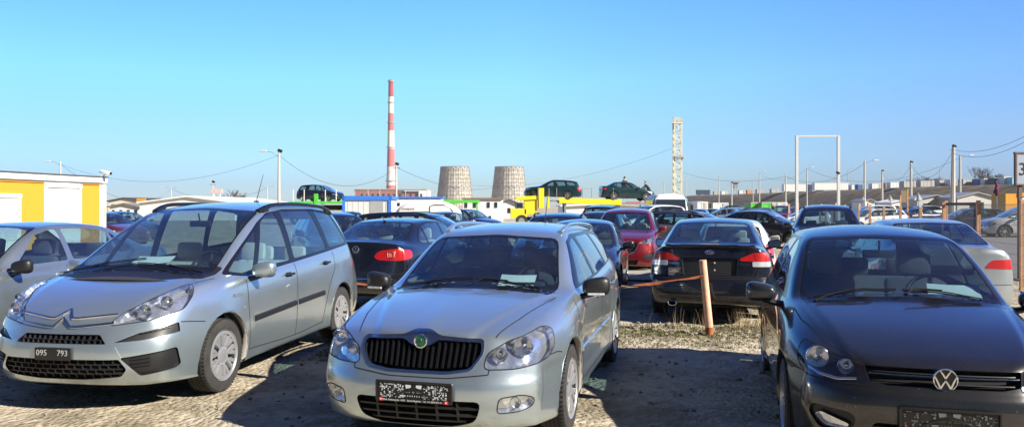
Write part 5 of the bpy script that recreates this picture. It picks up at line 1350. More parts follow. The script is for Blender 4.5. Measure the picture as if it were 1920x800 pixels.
bm = bmesh.new(); box(bm, (.14, -.15, .13), (.42, .13, .12), Matrix.Rotation(R(12), 3, 'Y') @ Matrix.Rotation(R(-10), 3, 'Z'), bev=.025); smooth_by_angle(bm_obj('housing', bm, WHITEP, c), 40)
bm = bmesh.new(); box(bm, (.36, -.19, .085), (.03, .11, .10), Matrix.Rotation(R(12), 3, 'Y'), bev=.01); bm_obj('lens', bm, BLK, c)
bm = bmesh.new(); tube(bm, [(0, 0, -.1), (.02, -.03, .0), (.1, -.1, .07)], .02, 6); bm_obj('bracket', bm, WHITEP, c)
# ---------------------------------------------------------------- chimney, cooling towers, works
def strip_mat():
    m, n, l, b = new_mat('banded_chimney'); tc = n.new('ShaderNodeTexCoord'); sp = n.new('ShaderNodeSeparateXYZ'); l.new(tc.outputs['Object'], sp.inputs[0])
    dv = n.new('ShaderNodeMath'); dv.operation = 'DIVIDE'; l.new(sp.outputs[2], dv.inputs[0]); dv.inputs[1].default_value = 133
    red, wh = (.60, .17, .17), (.76, .74, .71)
    zs = [0, .058, .185, .325, .46, .60, .727, .862, 1.01]; cols = [wh, wh, red, wh, red, wh, red, wh, (.42, .07, .08)]
    r = n.new('ShaderNodeValToRGB'); r.color_ramp.interpolation = 'CONSTANT'; e = r.color_ramp.elements
    bands = [(0, wh), (.065, red), (.17, wh), (.315, red), (.455, wh), (.60, red), (.735, wh), (.865, (.42, .07, .08))]
    while len(e) < len(bands): e.new(.5)
    for q, (p, c_) in zip(e, bands): q.position = p; q.color = (*c_, 1)
    l.new(dv.outputs[0], r.inputs[0])
    tn = noise(n, l, .08, 5); mx = n.new('ShaderNodeMix'); mx.data_type = 'RGBA'; mx.blend_type = 'MULTIPLY'; mx.inputs[0].default_value = .35; l.new(r.outputs[0], mx.inputs[6]); l.new(tn.outputs['Fac'], mx.inputs[7])
    l.new(mx.outputs[2], b.inputs['Base Color']); b.inputs['Roughness'].default_value = .9; return m
t = thing('chimney', 'very tall red and white banded power station chimney', 'chimney', (XY(733, 800), 800, 0))
bm = bmesh.new(); lathe(bm, [(0, 5.4), (45, 4.1), (90, 3.1), (133, 2.5), (133, 2.1)], 28, axis='Z'); bmesh.ops.recalc_face_normals(bm, faces=bm.faces); smooth_by_angle(bm_obj('shaft', bm, strip_mat(), t), 50)
for z, r in ((131, 3.1), (109, 3.35), (62, 4.2), (88, 3.7), (27, 5.4)):
    bm = bmesh.new(); lathe(bm, [(z, r-.5), (z, r+.35), (z+.9, r+.35), (z+.9, r-.5)], 28, axis='Z'); bm_obj('gallery', bm, CONC, t)
def tower_mat():
    m, n, l, b = new_mat('cooling_tower_panels'); tc = n.new('ShaderNodeTexCoord'); 
    t = noise(n, l, .25, 4); vo = n.new('ShaderNodeTexVoronoi'); vo.inputs['Scale'].default_value = .35; l.new(tc.outputs['Object'], vo.inputs['Vector'])
    r = ramp(n, l, vo.outputs['Color'], [(.2, (.31, .28, .21)), (.5, (.40, .37, .30)), (.8, (.47, .45, .41))]); l.new(r.outputs[0], b.inputs['Base Color']); b.inputs['Roughness'].default_value = .85; return m
TM = tower_mat(); TFR = simple('tower_lattice', (.20, .18, .17), .8); TBX = simple('tower_check', (.36, .33, .33), .8)
def tower(px, label):
    Y = 900; t = thing('cooling_tower', label, 'tower', (XY(px, Y), Y, 0), 0, 'cooling towers'); H = 47; prof = lambda z: 22.5-(22.5-16.6)*(z/H)**.85
    N = 20; bm = bmesh.new(); lathe(bm, [(H*k/8, prof(H*k/8)) for k in range(9)]+[(H, prof(H)-.8), (H*.7, prof(H)-.6)], N, axis='Z'); bmesh.ops.recalc_face_normals(bm, faces=bm.faces); bm_obj('shell', bm, TM, t)
    bm = bmesh.new()
    for k in range(N):
        for s_ in (0, .5):
            a = 2*math.pi*(k+s_)/N; q = [Vector(((prof(z)+.35)*math.cos(a), (prof(z)+.35)*math.sin(a), z)) for z in (0, H*.25, H*.5, H*.75, H+.5)]
            if s_: q = [v*math.cos(math.pi/N)+Vector((0, 0, v.z*(1-math.cos(math.pi/N)))) for v in q]
            tube(bm, q, .15, 4)
    for j in range(11):
        z = H*j/10; q = [Vector(((prof(z)+.4)*math.cos(2*math.pi*k/N), (prof(z)+.4)*math.sin(2*math.pi*k/N), z)) for k in range(N+1)]; tube(bm, q, .22 if j in (10, 5) else .14, 4, caps=False)
    bm_obj('lattice', bm, TFR, t)
    for (zc, hh) in ((H*.95, H*.045), (H*.5, H*.045)):
        bm = bmesh.new()
        for k in range(2*N):
            for s_ in (0, 1):
                if (k+s_) % 2: continue
                a = 2*math.pi*(k+.5)/(2*N); z = zc+(s_-.5)*hh; r = (prof(z)+.45)*math.cos(math.pi/N*.6)
                box(bm, (r*math.cos(a), r*math.sin(a), z), (.3, prof(z)*math.pi/N*.9, hh*.9), Matrix.Rotation(a, 3, 'Z'))
        bm_obj('check_panels', bm, TBX, t)
tower(853, 'left-hand of the two pale panelled cooling towers'); tower(955, 'right-hand of the two pale panelled cooling towers, behind the yellow car transporter')
BRK = simple('dull_red_brick', (.30, .13, .12), .9, var=.1, scale=.5)
Y = 620; t = thing('power_station', 'long low brick power station at the foot of the chimney', 'building', (XY(735, Y), Y, 0)); k = Y/FOC
part('hall', t, BRK, [((-29*k, 0, ZP(356, Y)/2), (77*k, 14, ZP(356, Y))), ((36*k, 2, ZP(359, Y)/2), (30*k, 14, ZP(359, Y)))])
part('pale_block', t, WHITEP, [((12*k, 4, ZP(357, Y)/2), (18*k, 14, ZP(357, Y)))]); part('pale_block', t, WHITEP, [((62*k, 0, ZP(357, Y)/2), (18*k, 14, ZP(357, Y)))])
part('roof', t, CONC, [((0, 0, ZP(355, Y)), (134*k, 15, .8))])
for q in range(-6, 6): part('window', t, DWIN, [((q*10*k+3, -7.1, ZP(366, Y)), (3.6*k, .2, 5*k))])
# ---------------------------------------------------------------- steel tower, goal-post gate
YEP = simple('faded_yellow_steel', (.62, .59, .42), .6); 
Y = 150; k = Y/FOC
t = thing('lattice_tower', 'tall pale yellow lattice mast with a platform on top', 'mast', (XY(1270, Y), Y, 0)); H = ZP(232, Y); hw = 6.6*k
bm = bmesh.new()
for sx_ in (-1, 1):
    for sy_ in (-1, 1): box(bm, (sx_*hw, sy_*hw, H/2), (.22, .22, H))
bm_obj('legs', bm, YEP, t).name = 'corner_post'
bm = bmesh.new(); n = 14
for j in range(n):
    z0, z1 = H*j/n, H*(j+1)/n
    for sy_ in (-1, 1):
        tube(bm, [(-hw, sy_*hw, z0), (hw, sy_*hw, z1)] if (j+sy_) % 2 else [(hw, sy_*hw, z0), (-hw, sy_*hw, z1)], .07, 4); tube(bm, [(-hw, sy_*hw, z1), (hw, sy_*hw, z1)], .07, 4)
        tube(bm, [(sy_*hw, -hw, z0), (sy_*hw, hw, z1)], .07, 4)
bm_obj('bracing', bm, simple('pale_steel', (.60, .60, .55), .6), t)
bm = bmesh.new(); box(bm, (0, 0, H+.05), (hw*2.5, hw*2.5, .2))
for q in (-1, 0, 1):
    for s_ in (-1, 1): box(bm, (q*hw*1.15, s_*hw*1.15, H+.6), (.1, .1, 1.1))
for z in (.6, 1.1):
    for s_ in (-1, 1): box(bm, (0, s_*hw*1.15, H+z), (hw*2.4, .1, .12)); box(bm, (s_*hw*1.15, 0, H+z), (.1, hw*2.4, .12))
bm_obj('platform', bm, YEP, t)
bm = bmesh.new()
for (x, z) in ((-.3*hw, H*.62), (.4*hw, H*.62), (-hw, H*.63), (1.3*hw, H*.62)): box(bm, (x, -hw-.3, z), (.5, .5, .45), bev=.1)
bm_obj('floodlight', bm, STEEL, t)
Y = 35; k = Y/FOC; t = thing('portal_frame', 'tall white goal-post frame standing among the parked cars', 'gate', (XY(1533, Y), Y, 0)); H = ZP(254, Y)
GWP = simple('light_grey_paint', (.56, .57, .57), .5, var=.06)
for s_ in (-1, 1): part('post', t, GWP, [((s_*39*k, 0, H/2), (.115, .115, H))])
part('cross_bar', t, GWP, [((0, 0, H-.03), (78*k-.14, .09, .07))])
bm = bmesh.new(); box(bm, (36.5*k, -.1, ZP(324, Y)), (.16, .12, .10), Matrix.Rotation(R(25), 3, 'Y'), bev=.02); bm_obj('lamp', bm, BLK, t)
# ---------------------------------------------------------------- lamp posts and wires
POLEC = simple('concrete_pole', (.46, .45, .42), .85, var=.1); LAMPW = simple('lamp_housing_grey', (.5, .52, .55), .5)
def pole(px, yt, Y, label, arms=(), w=.26, base=0, cam_=False, lean=0):
    H = ZP(yt, Y)-base; t = thing('lamp_post' if arms else 'utility_pole', label, 'lamp post' if arms else 'pole', (XY(px, Y), Y, base), 0, 'poles around the car market')
    bm = bmesh.new(); tube(bm, [(0, 0, -.2), (lean*H, 0, H)], [w*.62, w*.38], 8); smooth_by_angle(bm_obj('pole', bm, POLEC, t), 40)
    for (dx, up) in arms:
        bm = bmesh.new(); tube(bm, [(lean*H, 0, H-.5), (lean*H+dx*.5, 0, H-.1+up*.6), (lean*H+dx, 0, H+up)], .035, 6); a = bm_obj('lamp_arm', bm, STEEL, t)
        bm = bmesh.new(); box(bm, (lean*H+dx*1.12, 0, H+up-.02), (.75, .28, .16), bev=.06); bm_obj('lamp_head', bm, LAMPW, a)
    if cam_: bm = bmesh.new(); box(bm, (lean*H+.1, 0, H+.12), (.45, .22, .3), Matrix.Rotation(R(20), 3, 'Y'), bev=.05); bm_obj('floodlight', bm, DARK, t)
    if not arms: bm = bmesh.new(); box(bm, (lean*H, 0, H-.35), (.9, .1, .1)); bm_obj('cross_arm', bm, STEEL, t)
    return Vector((XY(px, Y)+lean*H, Y, base+H-.3))
p1 = pole(113, 303, 95, 'lamp post showing above the roof of the yellow kiosk', [(-1.4, .1)], .3)
p2 = pole(523, 285, 75, 'lamp post with a long arm to the left, left of the banded chimney', [(-1.4, .12)], .28, cam_=True)
p3 = pole(743, 309, 90, 'slim pole right beside the banded chimney', (), .24, cam_=True)
p4 = pole(321, 352, 210, 'small far lamp post with two arms above the silver carrier windscreen', [(-2, .3), (2, .3)], .3)
p5 = pole(501, 350, 210, 'small far lamp post with two arms left of the nearer lamp post', [(-2, .3), (2, .3)], .3)
p6 = pole(399, 342, 120, 'thin pole beside the red and white sign tower', (), .2, cam_=True)
q1 = pole(1786, 276, 88, 'thick concrete pole that leans a little, tallest on the right', (), .5, cam_=True, lean=.012)
q2 = pole(1708, 305, 120, 'concrete pole with a floodlight left of the tallest one', (), .42, cam_=True)
q3 = pole(1654, 321, 150, 'concrete pole with a floodlight beside the white camper van', (), .42, cam_=True)
q4 = pole(1621, 302, 105, 'slim pole with a lamp between the white frame and the triangle signs', [(1.4, .15)], .3)
q5 = pole(1800, 292, 112, 'lamp post just right of the tallest concrete pole', [(1.5, .1)], .36)
q6 = pole(1513, 314, 150, 'pole seen through the white goal-post frame, left side', [(.9, .15)], .26)
q7 = pole(1473, 327, 110, 'dark slim pole left of the white goal-post frame', (), .24)
q8 = pole(1424, 322, 190, 'slim lamp post above the watch tower side of the bank', [(1.3, .15)], .3)
q9 = pole(1372, 343, 170, 'short lamp post in front of the watch tower', (), .3, cam_=True)
for px, yt, Y, lab in ((1348, 330, 260, 'far slim pole left of the watch tower'), (1412, 333, 300, 'far double lamp pole on the bank, right of the watch tower'), (1590, 316, 320, 'far double lamp pole on the bank inside the white frame'), (1762, 313, 300, 'far lamp pole above the white containers on the bank'), (1565, 330, 330, 'far thin pole near the right post of the white frame'), (1712, 330, 330, 'far thin pole behind the concrete floodlight pole'), (1245, 340, 300, 'far thin pole left of the lattice mast'), (1286, 337, 320, 'far thin pole right of the lattice mast')):
    pole(px, yt, Y, lab, [(-2, .3), (2, .3)] if 'double' in lab or 'lamp pole' in lab else (), .3)
for i, px in enumerate((665, 690, 712, 760, 785, 800, 815)):
    pole(px, 357-(i % 3)*2, 230, 'far thin mast %s along the front of the brick power station' % ['one', 'two', 'three', 'four', 'five', 'six', 'seven'][i], (), .22)
WIREM = simple('overhead_cable', (.05, .055, .06), .7)
def wire(a, b_, sag, r, label):
    r *= .65
    bm = bmesh.new(); n = 24; tube(bm, [a.lerp(b_, j/n)-Vector((0, 0, sag*4*(j/n)*(1-j/n))) for j in range(n+1)], r, 4)
    tag(bm_obj('overhead_cable', bm, WIREM), label, 'cable', 'overhead cables')
wire(p1, p2, 2.4, .02, 'cable slung from the kiosk lamp post to the long-armed lamp post'); wire(p2, p3, 2.6, .03, 'cable from the long-armed lamp post to the pole by the chimney')
wire(p3, Vector((XY(925, 140), 140, ZP(352, 140))), 1.2, .035, 'cable falling from the pole by the chimney towards the cooling towers')
wire(p1, p4, 4, .035, 'cable from the kiosk lamp post down to the small far lamp post'); wire(p4, p5, 3.0, .05, 'cable between the two small far lamp posts')
wire(Vector((XY(860, 200), 200, ZP(345, 200))), Vector((XY(1262, 150), 150, ZP(278, 150))), 3, .03, 'thin cable rising to the lattice mast from the left')
wire(Vector((XY(1278, 150), 150, ZP(322, 150))), q7, 1.2, .03, 'cable from the lattice mast to the dark pole'); wire(q7, q4, 1.6, .03, 'cable from the dark pole to the slim lamp pole')
wire(q3, q2, 2.2, .035, 'cable between the two floodlight poles'); wire(q2, q1, 2.6, .035, 'cable from the floodlight pole up to the leaning concrete pole')
wire(q1, Vector((XY(1990, 55), 55, ZP(215, 55))), 1.1, .03, 'upper cable running off the right edge'); wire(q1-Vector((0, 0, .4)), Vector((XY(1990, 52), 52, ZP(222, 52))), 1.3, .03, 'lower cable running off the right edge')
wire(q8, q6, 2, .03, 'faint cable between the far lamp posts left of the white frame'); wire(q6, q5, 3, .03, 'faint long cable across the sky right of the white frame')
# ---------------------------------------------------------------- on the terrace: trailers, containers, booths, bare trees
def on_bank(px):
    a = None
    for (p0, Y0), (p1_, Y1) in zip(EMB, EMB[1:]):
        if p0 <= px <= p1_: return Y0+(Y1-Y0)*(px-p0)/(p1_-p0)
    return 150
CONTC = {'white': WHITEP, 'orange': simple('orange_container', (.60, .27, .10), .7), 'blue': simple('blue_booth', (.03, .13, .36), .6), 'grey': simple('grey_container', (.45, .45, .44), .7), 'navy': simple('navy_sheet', (.025, .04, .10), .6), 'green': simple('bright_green_sheet', (.10, .50, .06), .5), 'red': simple('red_sheet', (.6, .05, .04), .6), 'cyan': simple('pale_blue_sheet', (.25, .60, .75), .6)}
def container(px0, px1, yt, colr, label, name='shipping_container', cat='container', Y=None, base=EH, group='containers on the bank', dep=3, back=6, door='grey', yb=None):
    Y = Y or on_bank((px0+px1)/2)+back; k = Y/FOC; w_ = (px1-px0)*k; h = ZP(yt, Y)-base if yb is None else (yb-yt)*k; h = max(h, 2.0)
    t = thing(name, label, cat, (XY((px0+px1)/2, Y), Y, base), 0, group); bm = bmesh.new()
    box(bm, (0, 0, h/2+.05), (w_, dep, h-.1))
    n = max(2, int(w_/.9))
    for j in range(n+1): box(bm, (-w_/2+w_*j/n, -dep/2, h/2+.05), (.14, .08, h-.2))
    bm_obj('body', bm, CONTC[colr], t); part('roof', t, CONTC['white' if colr == 'white' else 'grey'], [((0, 0, h+.03), (w_+.12, dep+.12, .12))])
    if name == 'semi_trailer':
        for q in (-.36, -.26, .3):
            for s_ in (-1, 1):
                bm = bmesh.new(); lathe(bm, [(-.15, .3), (-.15, .5), (.15, .5), (.15, .3)], 12, c=(q*w_, s_*(dep/2-.2), .1)); bm_obj('wheel', bm, RUB, t)
        t.location.z += .35; part('landing_gear', t, STEEL, [((w_*.1, 0, -.25), (.2, dep*.8, .5))])
    elif w_ > 1: part('door', t, CONTC[door], [((w_*.28, -dep/2-.06, 1.05), (min(1, w_*.25), .05, 1.9))])
    return t
container(1468, 1513, 347, 'white', 'long white trailer on the bank, left of the frame middle', 'semi_trailer', 'trailer')
container(1514, 1524, 346, 'navy', 'dark cab-high container between the two long white trailers')
container(1525, 1588, 345, 'white', 'longest white trailer on the bank, inside the white frame', 'semi_trailer', 'trailer')
container(1306, 1330, 357, 'navy', 'dark navy trailer at the far left end of the bank', 'semi_trailer', 'trailer')
container(1594, 1604, 347, 'white', 'small white container right of the longest trailer'); container(1606, 1618, 347, 'blue', 'dark blue truck-sized container on the bank left of a slim pole'); container(1632, 1651, 346, 'white', 'white container on the bank left of the orange one')
container(1657, 1665, 344, 'orange', 'orange container on the bank'); container(1666, 1690, 345, 'white', 'white container right of the orange one'); container(1691, 1718, 345, 'grey', 'grey-white container below the bare trees')
container(1722, 1752, 343, 'grey', 'grey container left of the dark steps'); container(1757, 1771, 342, 'grey', 'grey container just above the dark steps'); container(1777, 1793, 337, 'white', 'white container behind the leaning concrete pole')
container(1801, 1826, 337, 'grey', 'pale grey container with a red door on the bank', door='red'); container(1829, 1839, 340, 'blue', 'blue booth on the bank', 'booth', 'booth'); container(1840, 1853, 338, 'white', 'white van-sized box beside the blue booth')
container(1858, 1872, 334, 'navy', 'dark truck bodies near the right end of the bank'); container(1877, 1890, 332, 'white', 'tall white box near the right end of the bank', 'box_truck', 'truck'); container(1892, 1904, 333, 'cyan', 'pale blue booth at the right end of the bank', 'booth', 'booth')
for px0, px1, yt, c_ in ((1338, 1347, 362, 'grey'), (1352, 1362, 362, 'white'), (1385, 1396, 361, 'white'), (1400, 1412, 360, 'orange'), (1418, 1430, 359, 'grey'), (1445, 1460, 358, 'grey')): container(px0, px1, yt, c_, 'low %s hut on the left part of the bank, %s' % (c_, {1338: 'next to the dark trailer', 1352: 'left of the watch tower', 1385: 'right of the watch tower', 1400: 'second right of the watch tower', 1418: 'beside the slim lamp post', 1445: 'left of the long white trailer'}[px0]), 'hut', 'hut')
Y = 380; k = Y/FOC; t = thing('watch_tower', 'small grey watch tower on the bank', 'tower', (XY(1379, Y), Y, EH)); part('cabin', t, STEEL, [((0, 0, 6.2-EH*0+(-1.2)), (1.9, 1.9, 2.2))]); part('roof', t, simple('brown_roof', (.14, .10, .09), .8), [((0, 0, 6.3), (3, 3, .35))]); part('stand', t, CONC, [((s_, 0, 1.9), (.3, .3, 4)) for s_ in (-.7, .7)]); t.location.z -= .8
# steps cut in the bank
Ys = on_bank(1745)
bm = bmesh.new()
for j in range(14):
    f = j/13; box(bm, (XY(1738+30*f, Ys-11*(1-f)-1), Ys-11*(1-f)-1, .8+(EH-.8)*f), (2.0, 1.3, .35))
for s_ in (-1, 1): tube(bm, [(XY(1738, Ys-12)+s_*1.1, Ys-12.5, 1.2), (XY(1768, Ys-1)+s_*1.1, Ys-1, EH+.5)], .14, 5)
tag(bm_obj('bank_steps', bm, simple('dark_steps', (.03, .03, .035), .8)), 'dark steps climbing the bank between the two grey containers', 'steps')
def bare_tree(px, Y, yt, sp, label, base=EH, n=5):
    t = thing('bare_tree', label, 'tree', (XY(px, Y), Y, base), 0, 'bare winter trees'); H = (ZP(yt, Y)-base)*1.4; r_ = random.Random(int(px)); bm = bmesh.new()
    tube(bm, [(0, 0, 0), (.1, 0, H*.4)], [.22, .14], 6); bm_obj('trunk', bm, simple('bark', (.09, .065, .05), .9), t); bm = bmesh.new()
    def br(p, d, L, r, lv):
        q = p+d*L; tube(bm, [p, p.lerp(q, .5)+Vector((r_.uniform(-.1, .1), r_.uniform(-.1, .1), 0))*L, q], [r, r*.8, r*.6], 3, caps=False)
        if lv == 0: return
        for _ in range(4 if lv > 1 else 5):
            dd = (d+Vector((r_.uniform(-.8, .8)*sp, r_.uniform(-.8, .8)*sp, r_.uniform(-.1, .5)))).normalized(); br(p.lerp(q, r_.uniform(.4, 1)), dd, L*r_.uniform(.55, .8), r*.6, lv-1)
    for _ in range(n): br(Vector((0, 0, H*.12)), Vector((r_.uniform(-.9, .9)*sp, r_.uniform(-.9, .9)*sp, .8)).normalized(), H*.36, .11, 3)
    bm_obj('crown', bm, simple('winter_twigs', (.10, .07, .06), .95), t)
for px, Y, yt, lab in ((1716, 275, 334, 'low bare tree left of the grey container on the bank'), (1727, 270, 336, 'bushy bare tree above the grey container'), (1741, 265, 333, 'bare tree left of the leaning concrete pole'), (1757, 262, 334, 'bare tree close behind the leaning concrete pole'), (1838, 235, 316, 'tallest bare tree, behind the pale grey container'), (1850, 232, 326, 'low bare tree right of the tallest one'), (1864, 228, 326, 'bare tree behind the dark truck bodies')):
    bare_tree(px, Y, yt, 1.1, lab)
bare_tree(432, 150, 362, .9, 'pinkish bare tree behind the roof of the silver people carrier', 0, 4); bare_tree(446, 152, 368, .9, 'smaller bare tree right of the pinkish one', 0, 4)
# ---------------------------------------------------------------- huts and signs at the foot of the bank
def shed(px0, px1, ye, yr, Y, label, roof=None, wall=None, dep=5, name='shed', windows_=0, base=0):
    k = Y/FOC; w_ = (px1-px0)*k; he, hr = ZP(ye, Y), ZP(yr, Y); t = thing(name, label, 'hut' if name == 'shed' else 'building', (XY((px0+px1)/2, Y), Y, base)); bm = bmesh.new()
    P_ = [(-w_/2, 0), (w_/2, 0), (w_/2, he), (0, hr), (-w_/2, he)]; A_ = [bm.verts.new((x, 0, z)) for x, z in P_]; B_ = [bm.verts.new((x, dep, z)) for x, z in P_]
    bm.faces.new(A_); bm.faces.new(B_[::-1])
    for j in range(5): bm.faces.new((A_[j], B_[j], B_[(j+1) % 5], A_[(j+1) % 5]))
    bmesh.ops.recalc_face_normals(bm, faces=bm.faces); bm_obj('wall', bm, wall or WHITEP, t); bm = bmesh.new()
    for s_ in (-1, 1):
        q = [(0, -.3, hr+.05), (0, dep+.3, hr+.05), (s_*(w_/2+.25), dep+.3, he-.05), (s_*(w_/2+.25), -.3, he-.05)]; v = [bm.verts.new(c_) for c_ in q]; f = bm.faces.new(v); r = bmesh.ops.extrude_face_region(bm, geom=[f]); bmesh.ops.translate(bm, verts=[g for g in r['geom'] if isinstance(g, bmesh.types.BMVert)], vec=(0, 0, .14))
    bmesh.ops.recalc_face_normals(bm, faces=bm.faces); bm_obj('roof', bm, roof or STEEL, t)
    for j in range(windows_): part('window', t, DWIN, [((-w_/2+w_*(j+.5)/windows_, -.03, he*.6), (w_*.35/windows_, .06, he*.35))])
    return t
shed(1720, 1790, 374, 367, 110, 'pale gabled hut at the foot of the bank, left of the leaning concrete pole', windows_=2, wall=CONTC['grey'])
shed(1795, 1868, 371, 362, 105, 'wide pale grey gabled hut right of the leaning concrete pole', windows_=1, wall=CONTC['grey'])
shed(1672, 1712, 380, 376, 120, 'low white-roofed hut behind the yellow notice frame', roof=WHITEP, windows_=2)
shed(1622, 1640, 378, 374, 130, 'tiny pale hut beside the triangle signs', windows_=1)
Y = 68; k = Y/FOC; t = thing('yellow_booth', 'yellow booth with a white awning behind the silver carrier at the right edge', 'booth', (XY(1893, Y), Y, 0)); part('wall', t, YEL, [((-.35, 0, 1.35), (1.3, 2, 2.7))]); part('side_wall', t, WHITEP, [((.6, .2, 1.25), (.58, 1.6, 2.4))]); part('canopy', t, YEL, [((.55, -.2, 2.62), (.9, 1.8, .3))]); part('window', t, DWIN, [((.6, -.62, 1.5), (.5, .04, .8))])
TRI = simple('sign_back_grey', (.55, .57, .60), .5, .3); 
def trisign(px, yt, Y, s_, label):
    t = thing('road_sign', label, 'road sign', (XY(px, Y), Y, 0), 0, 'triangular road signs seen from behind'); z = ZP(yt, Y); bm = bmesh.new()
    f = bm.faces.new([bm.verts.new(p) for p in ((-s_/2, 0, z-s_*.87), (s_/2, 0, z-s_*.87), (0, 0, z))]); r = bmesh.ops.extrude_face_region(bm, geom=[f]); bmesh.ops.translate(bm, verts=[g for g in r['geom'] if isinstance(g, bmesh.types.BMVert)], vec=(0, .02, 0)); bmesh.ops.recalc_face_normals(bm, faces=bm.faces)
    bm_obj('plate', bm, TRI, t); bm = bmesh.new(); tube(bm, [(0, -.05, 0), (0, -.05, z-s_*.1)], .03, 6); bm_obj('post', bm, STEEL, t)
trisign(1722, 361, 55, .62, 'largest grey triangular sign back, left of the pale gabled hut'); trisign(1669, 365, 62, .52, 'grey triangular sign back beside the floodlight pole'); trisign(1618, 368, 80, .42, 'small grey triangular sign back near the white camper van')
t = thing('notice_frame', 'empty notice frame with one yellow post behind the mesh fence', 'sign', (XY(1698, 60), 60, 0)); z0, z1 = ZP(379, 60), ZP(357, 60); part('panel', t, simple('brownish_panel', (.20, .16, .10), .8), [((-.15, 0, (z0+z1)/2), (.45, .05, z1-z0))]); part('post', t, YEL, [((.15, 0, z1/2+.05), (.09, .09, z1+.1))]); part('post', t, WOOD, [((-.4, 0, z1/2-.2), (.07, .07, z1-.4))])
# barrier row of little posts far right middle
for i in range(9):
    px = 1452+i*22+(i % 2)*5; Y = 62-i*1.5; yt = 384-(i % 3)*2
    t = thing('barrier_post', 'pinkish barrier post %s in the far row right of the white frame, from the left' % ['one', 'two', 'three', 'four', 'five', 'six', 'seven', 'eight', 'nine'][i], 'post', (XY(px, Y), Y, 0), 0, 'far row of pinkish barrier posts'); part('post', t, WOOD, [((0, 0, (ZP(yt, Y))/2), (.12, .12, ZP(yt, Y)))])
# ---------------------------------------------------------------- left background
shed(203, 262, 377, 372, 130, 'pale building with a dark gabled roof just right of the yellow kiosk', roof=simple('dark_roof', (.05, .045, .045), .8), wall=simple('cream_render', (.60, .56, .46), .8), windows_=3, dep=14, name='warehouse')
shed(262, 440, 380, 370, 85, 'long low white marquee roof behind the silver people carrier', roof=WHITEP, windows_=0, dep=22, name='marquee')
shed(206, 262, 388, 383, 90, 'low grey-roofed stall row right of the yellow kiosk', roof=simple('grey_tiles', (.20, .20, .20), .9), dep=8, windows_=4)
t = thing('advert_board', 'yellow advert board on the dark gabled building', 'sign', (XY(265, 125), 125, 0)); part('board', t, YEL, [((0, 0, ZP(377, 125)), (1.5, .15, .9))]); part('leg', t, STEEL, [((0, .1, .9), (.15, .1, 2))])
Y = 95; t = thing('sign_pylon', 'small red and white sign pylon behind the silver people carrier', 'sign', (XY(407, Y), Y, 0)); part('sign_band', t, simple('faded_red_white', (.70, .38, .32), .6, var=.4, scale=8), [((0, 0, ZP(358, Y)), (1.3, .3, .45))]); part('post', t, WHITEP, [((s_*.4, 0, 1.6), (.08, .08, 3.2)) for s_ in (-1, 1)]); part('red_roof', t, CONTC['red'], [((.1, 0, ZP(375, Y)), (1.1, 1.0, .35))])
# blue-framed cabin
Y = 50; k = Y/FOC; t = thing('site_cabin', 'grey site cabin with a bright blue frame in the middle distance', 'cabin', (XY(642, Y), Y, 0), R(4)); BLF = simple('bright_blue_frame', (.03, .17, .62), .5); CBW = simple('cabin_grey', (.55, .57, .58), .6, var=.04); W_ = 91*k; H = ZP(367, Y)
bm = bmesh.new(); box(bm, (W_/2, 2.5, H/2), (W_-.1, 5, H-.1)); 
for j in range(1, 9): box(bm, (W_*j/9, -.005, H/2), (.02, .03, H-.3))
bm_obj('wall', bm, CBW, t); part('frame', t, BLF, [((W_/2, -.03, H-.14), (W_, .12, .28)), ((.09, -.03, H/2), (.18, .12, H)), ((W_-.09, -.03, H/2), (.18, .12, H)), ((W_+.0, 2.5, H-.12), (.12, 5.1, .22))]); 
part('door', t, simple('door_grey', (.3, .32, .34), .5), [((W_*.7, -.02, 1.05), (.85, .03, 2))])
t = thing('site_cabin', 'white cabin with a thin blue roof edge behind the blue-framed one', 'cabin', (XY(735, 58), 58, 0), R(2)); part('wall', t, WHITEP, [((1.8, 2, 1.1), (3.9, 4, 2.2))]); part('roof', t, BLF, [((1.8, 2, 2.27), (4.1, 4.2, .12))]); part('window', t, DWIN, [((.3, -.02, 1.75), (.6, .04, .22))])
# white touring caravan / rounded van
Y = 40; k = Y/FOC; t = thing('caravan', 'white rounded caravan roof behind the black hatchback', 'caravan', (XY(800, Y), Y, 0)); bm = bmesh.new()
prof = [(-62, 403), (-60, 396), (-52, 387), (-36, 379), (-10, 374.5), (15, 375), (35, 379), (52, 388), (60, 396), (62, 403)]
n = len(prof); A_ = []; B_ = []
prof = chaikin(prof, 2, False)
for s_, rr in ((0, A_), (1, B_)):
    for (u, v) in prof: rr.append((u*k, 2.2*s_, ZP(v, Y)))
rings = []
for y, sc_ in ((0, .90), (.12, .97), (.4, 1), (1.8, 1), (2.08, .97), (2.2, .9)): rings.append([bm.verts.new((x*sc_, y, .5+(z-.5)*sc_)) for x, _, z in A_]+[bm.verts.new((A_[-1][0]*sc_, y, .5)), bm.verts.new((A_[0][0]*sc_, y, .5))])
for a, b_ in zip(rings, rings[1:]):
    for j in range(len(a)): bm.faces.new((a[j], a[(j+1) % len(a)], b_[(j+1) % len(a)], b_[j]))
bm.faces.new(rings[0][::-1]); bm.faces.new(rings[-1]); bmesh.ops.recalc_face_normals(bm, faces=bm.faces); smooth_by_angle(bm_obj('body', bm, WHITEP, t), 40)
bm = bmesh.new(); tube(bm, [((6)*k, -.02, ZP(399, Y)), ((7)*k, -.03, ZP(386, Y)), (14*k, -.03, ZP(383.5, Y)), (36*k, -.03, ZP(383.5, Y)), (46*k, -.03, ZP(388, Y)), (52*k, -.03, ZP(399, Y))], .018, 5); bm_obj('hatch_seam', bm, STEEL, t)
for s_ in (-.5, .5):
    bm = bmesh.new(); lathe(bm, [(-.1, .1), (-.1, .32), (.1, .32), (.1, .1)], 16, c=(s_*1.5, .1, .32)); bm_obj('wheel', bm, RUB, t)
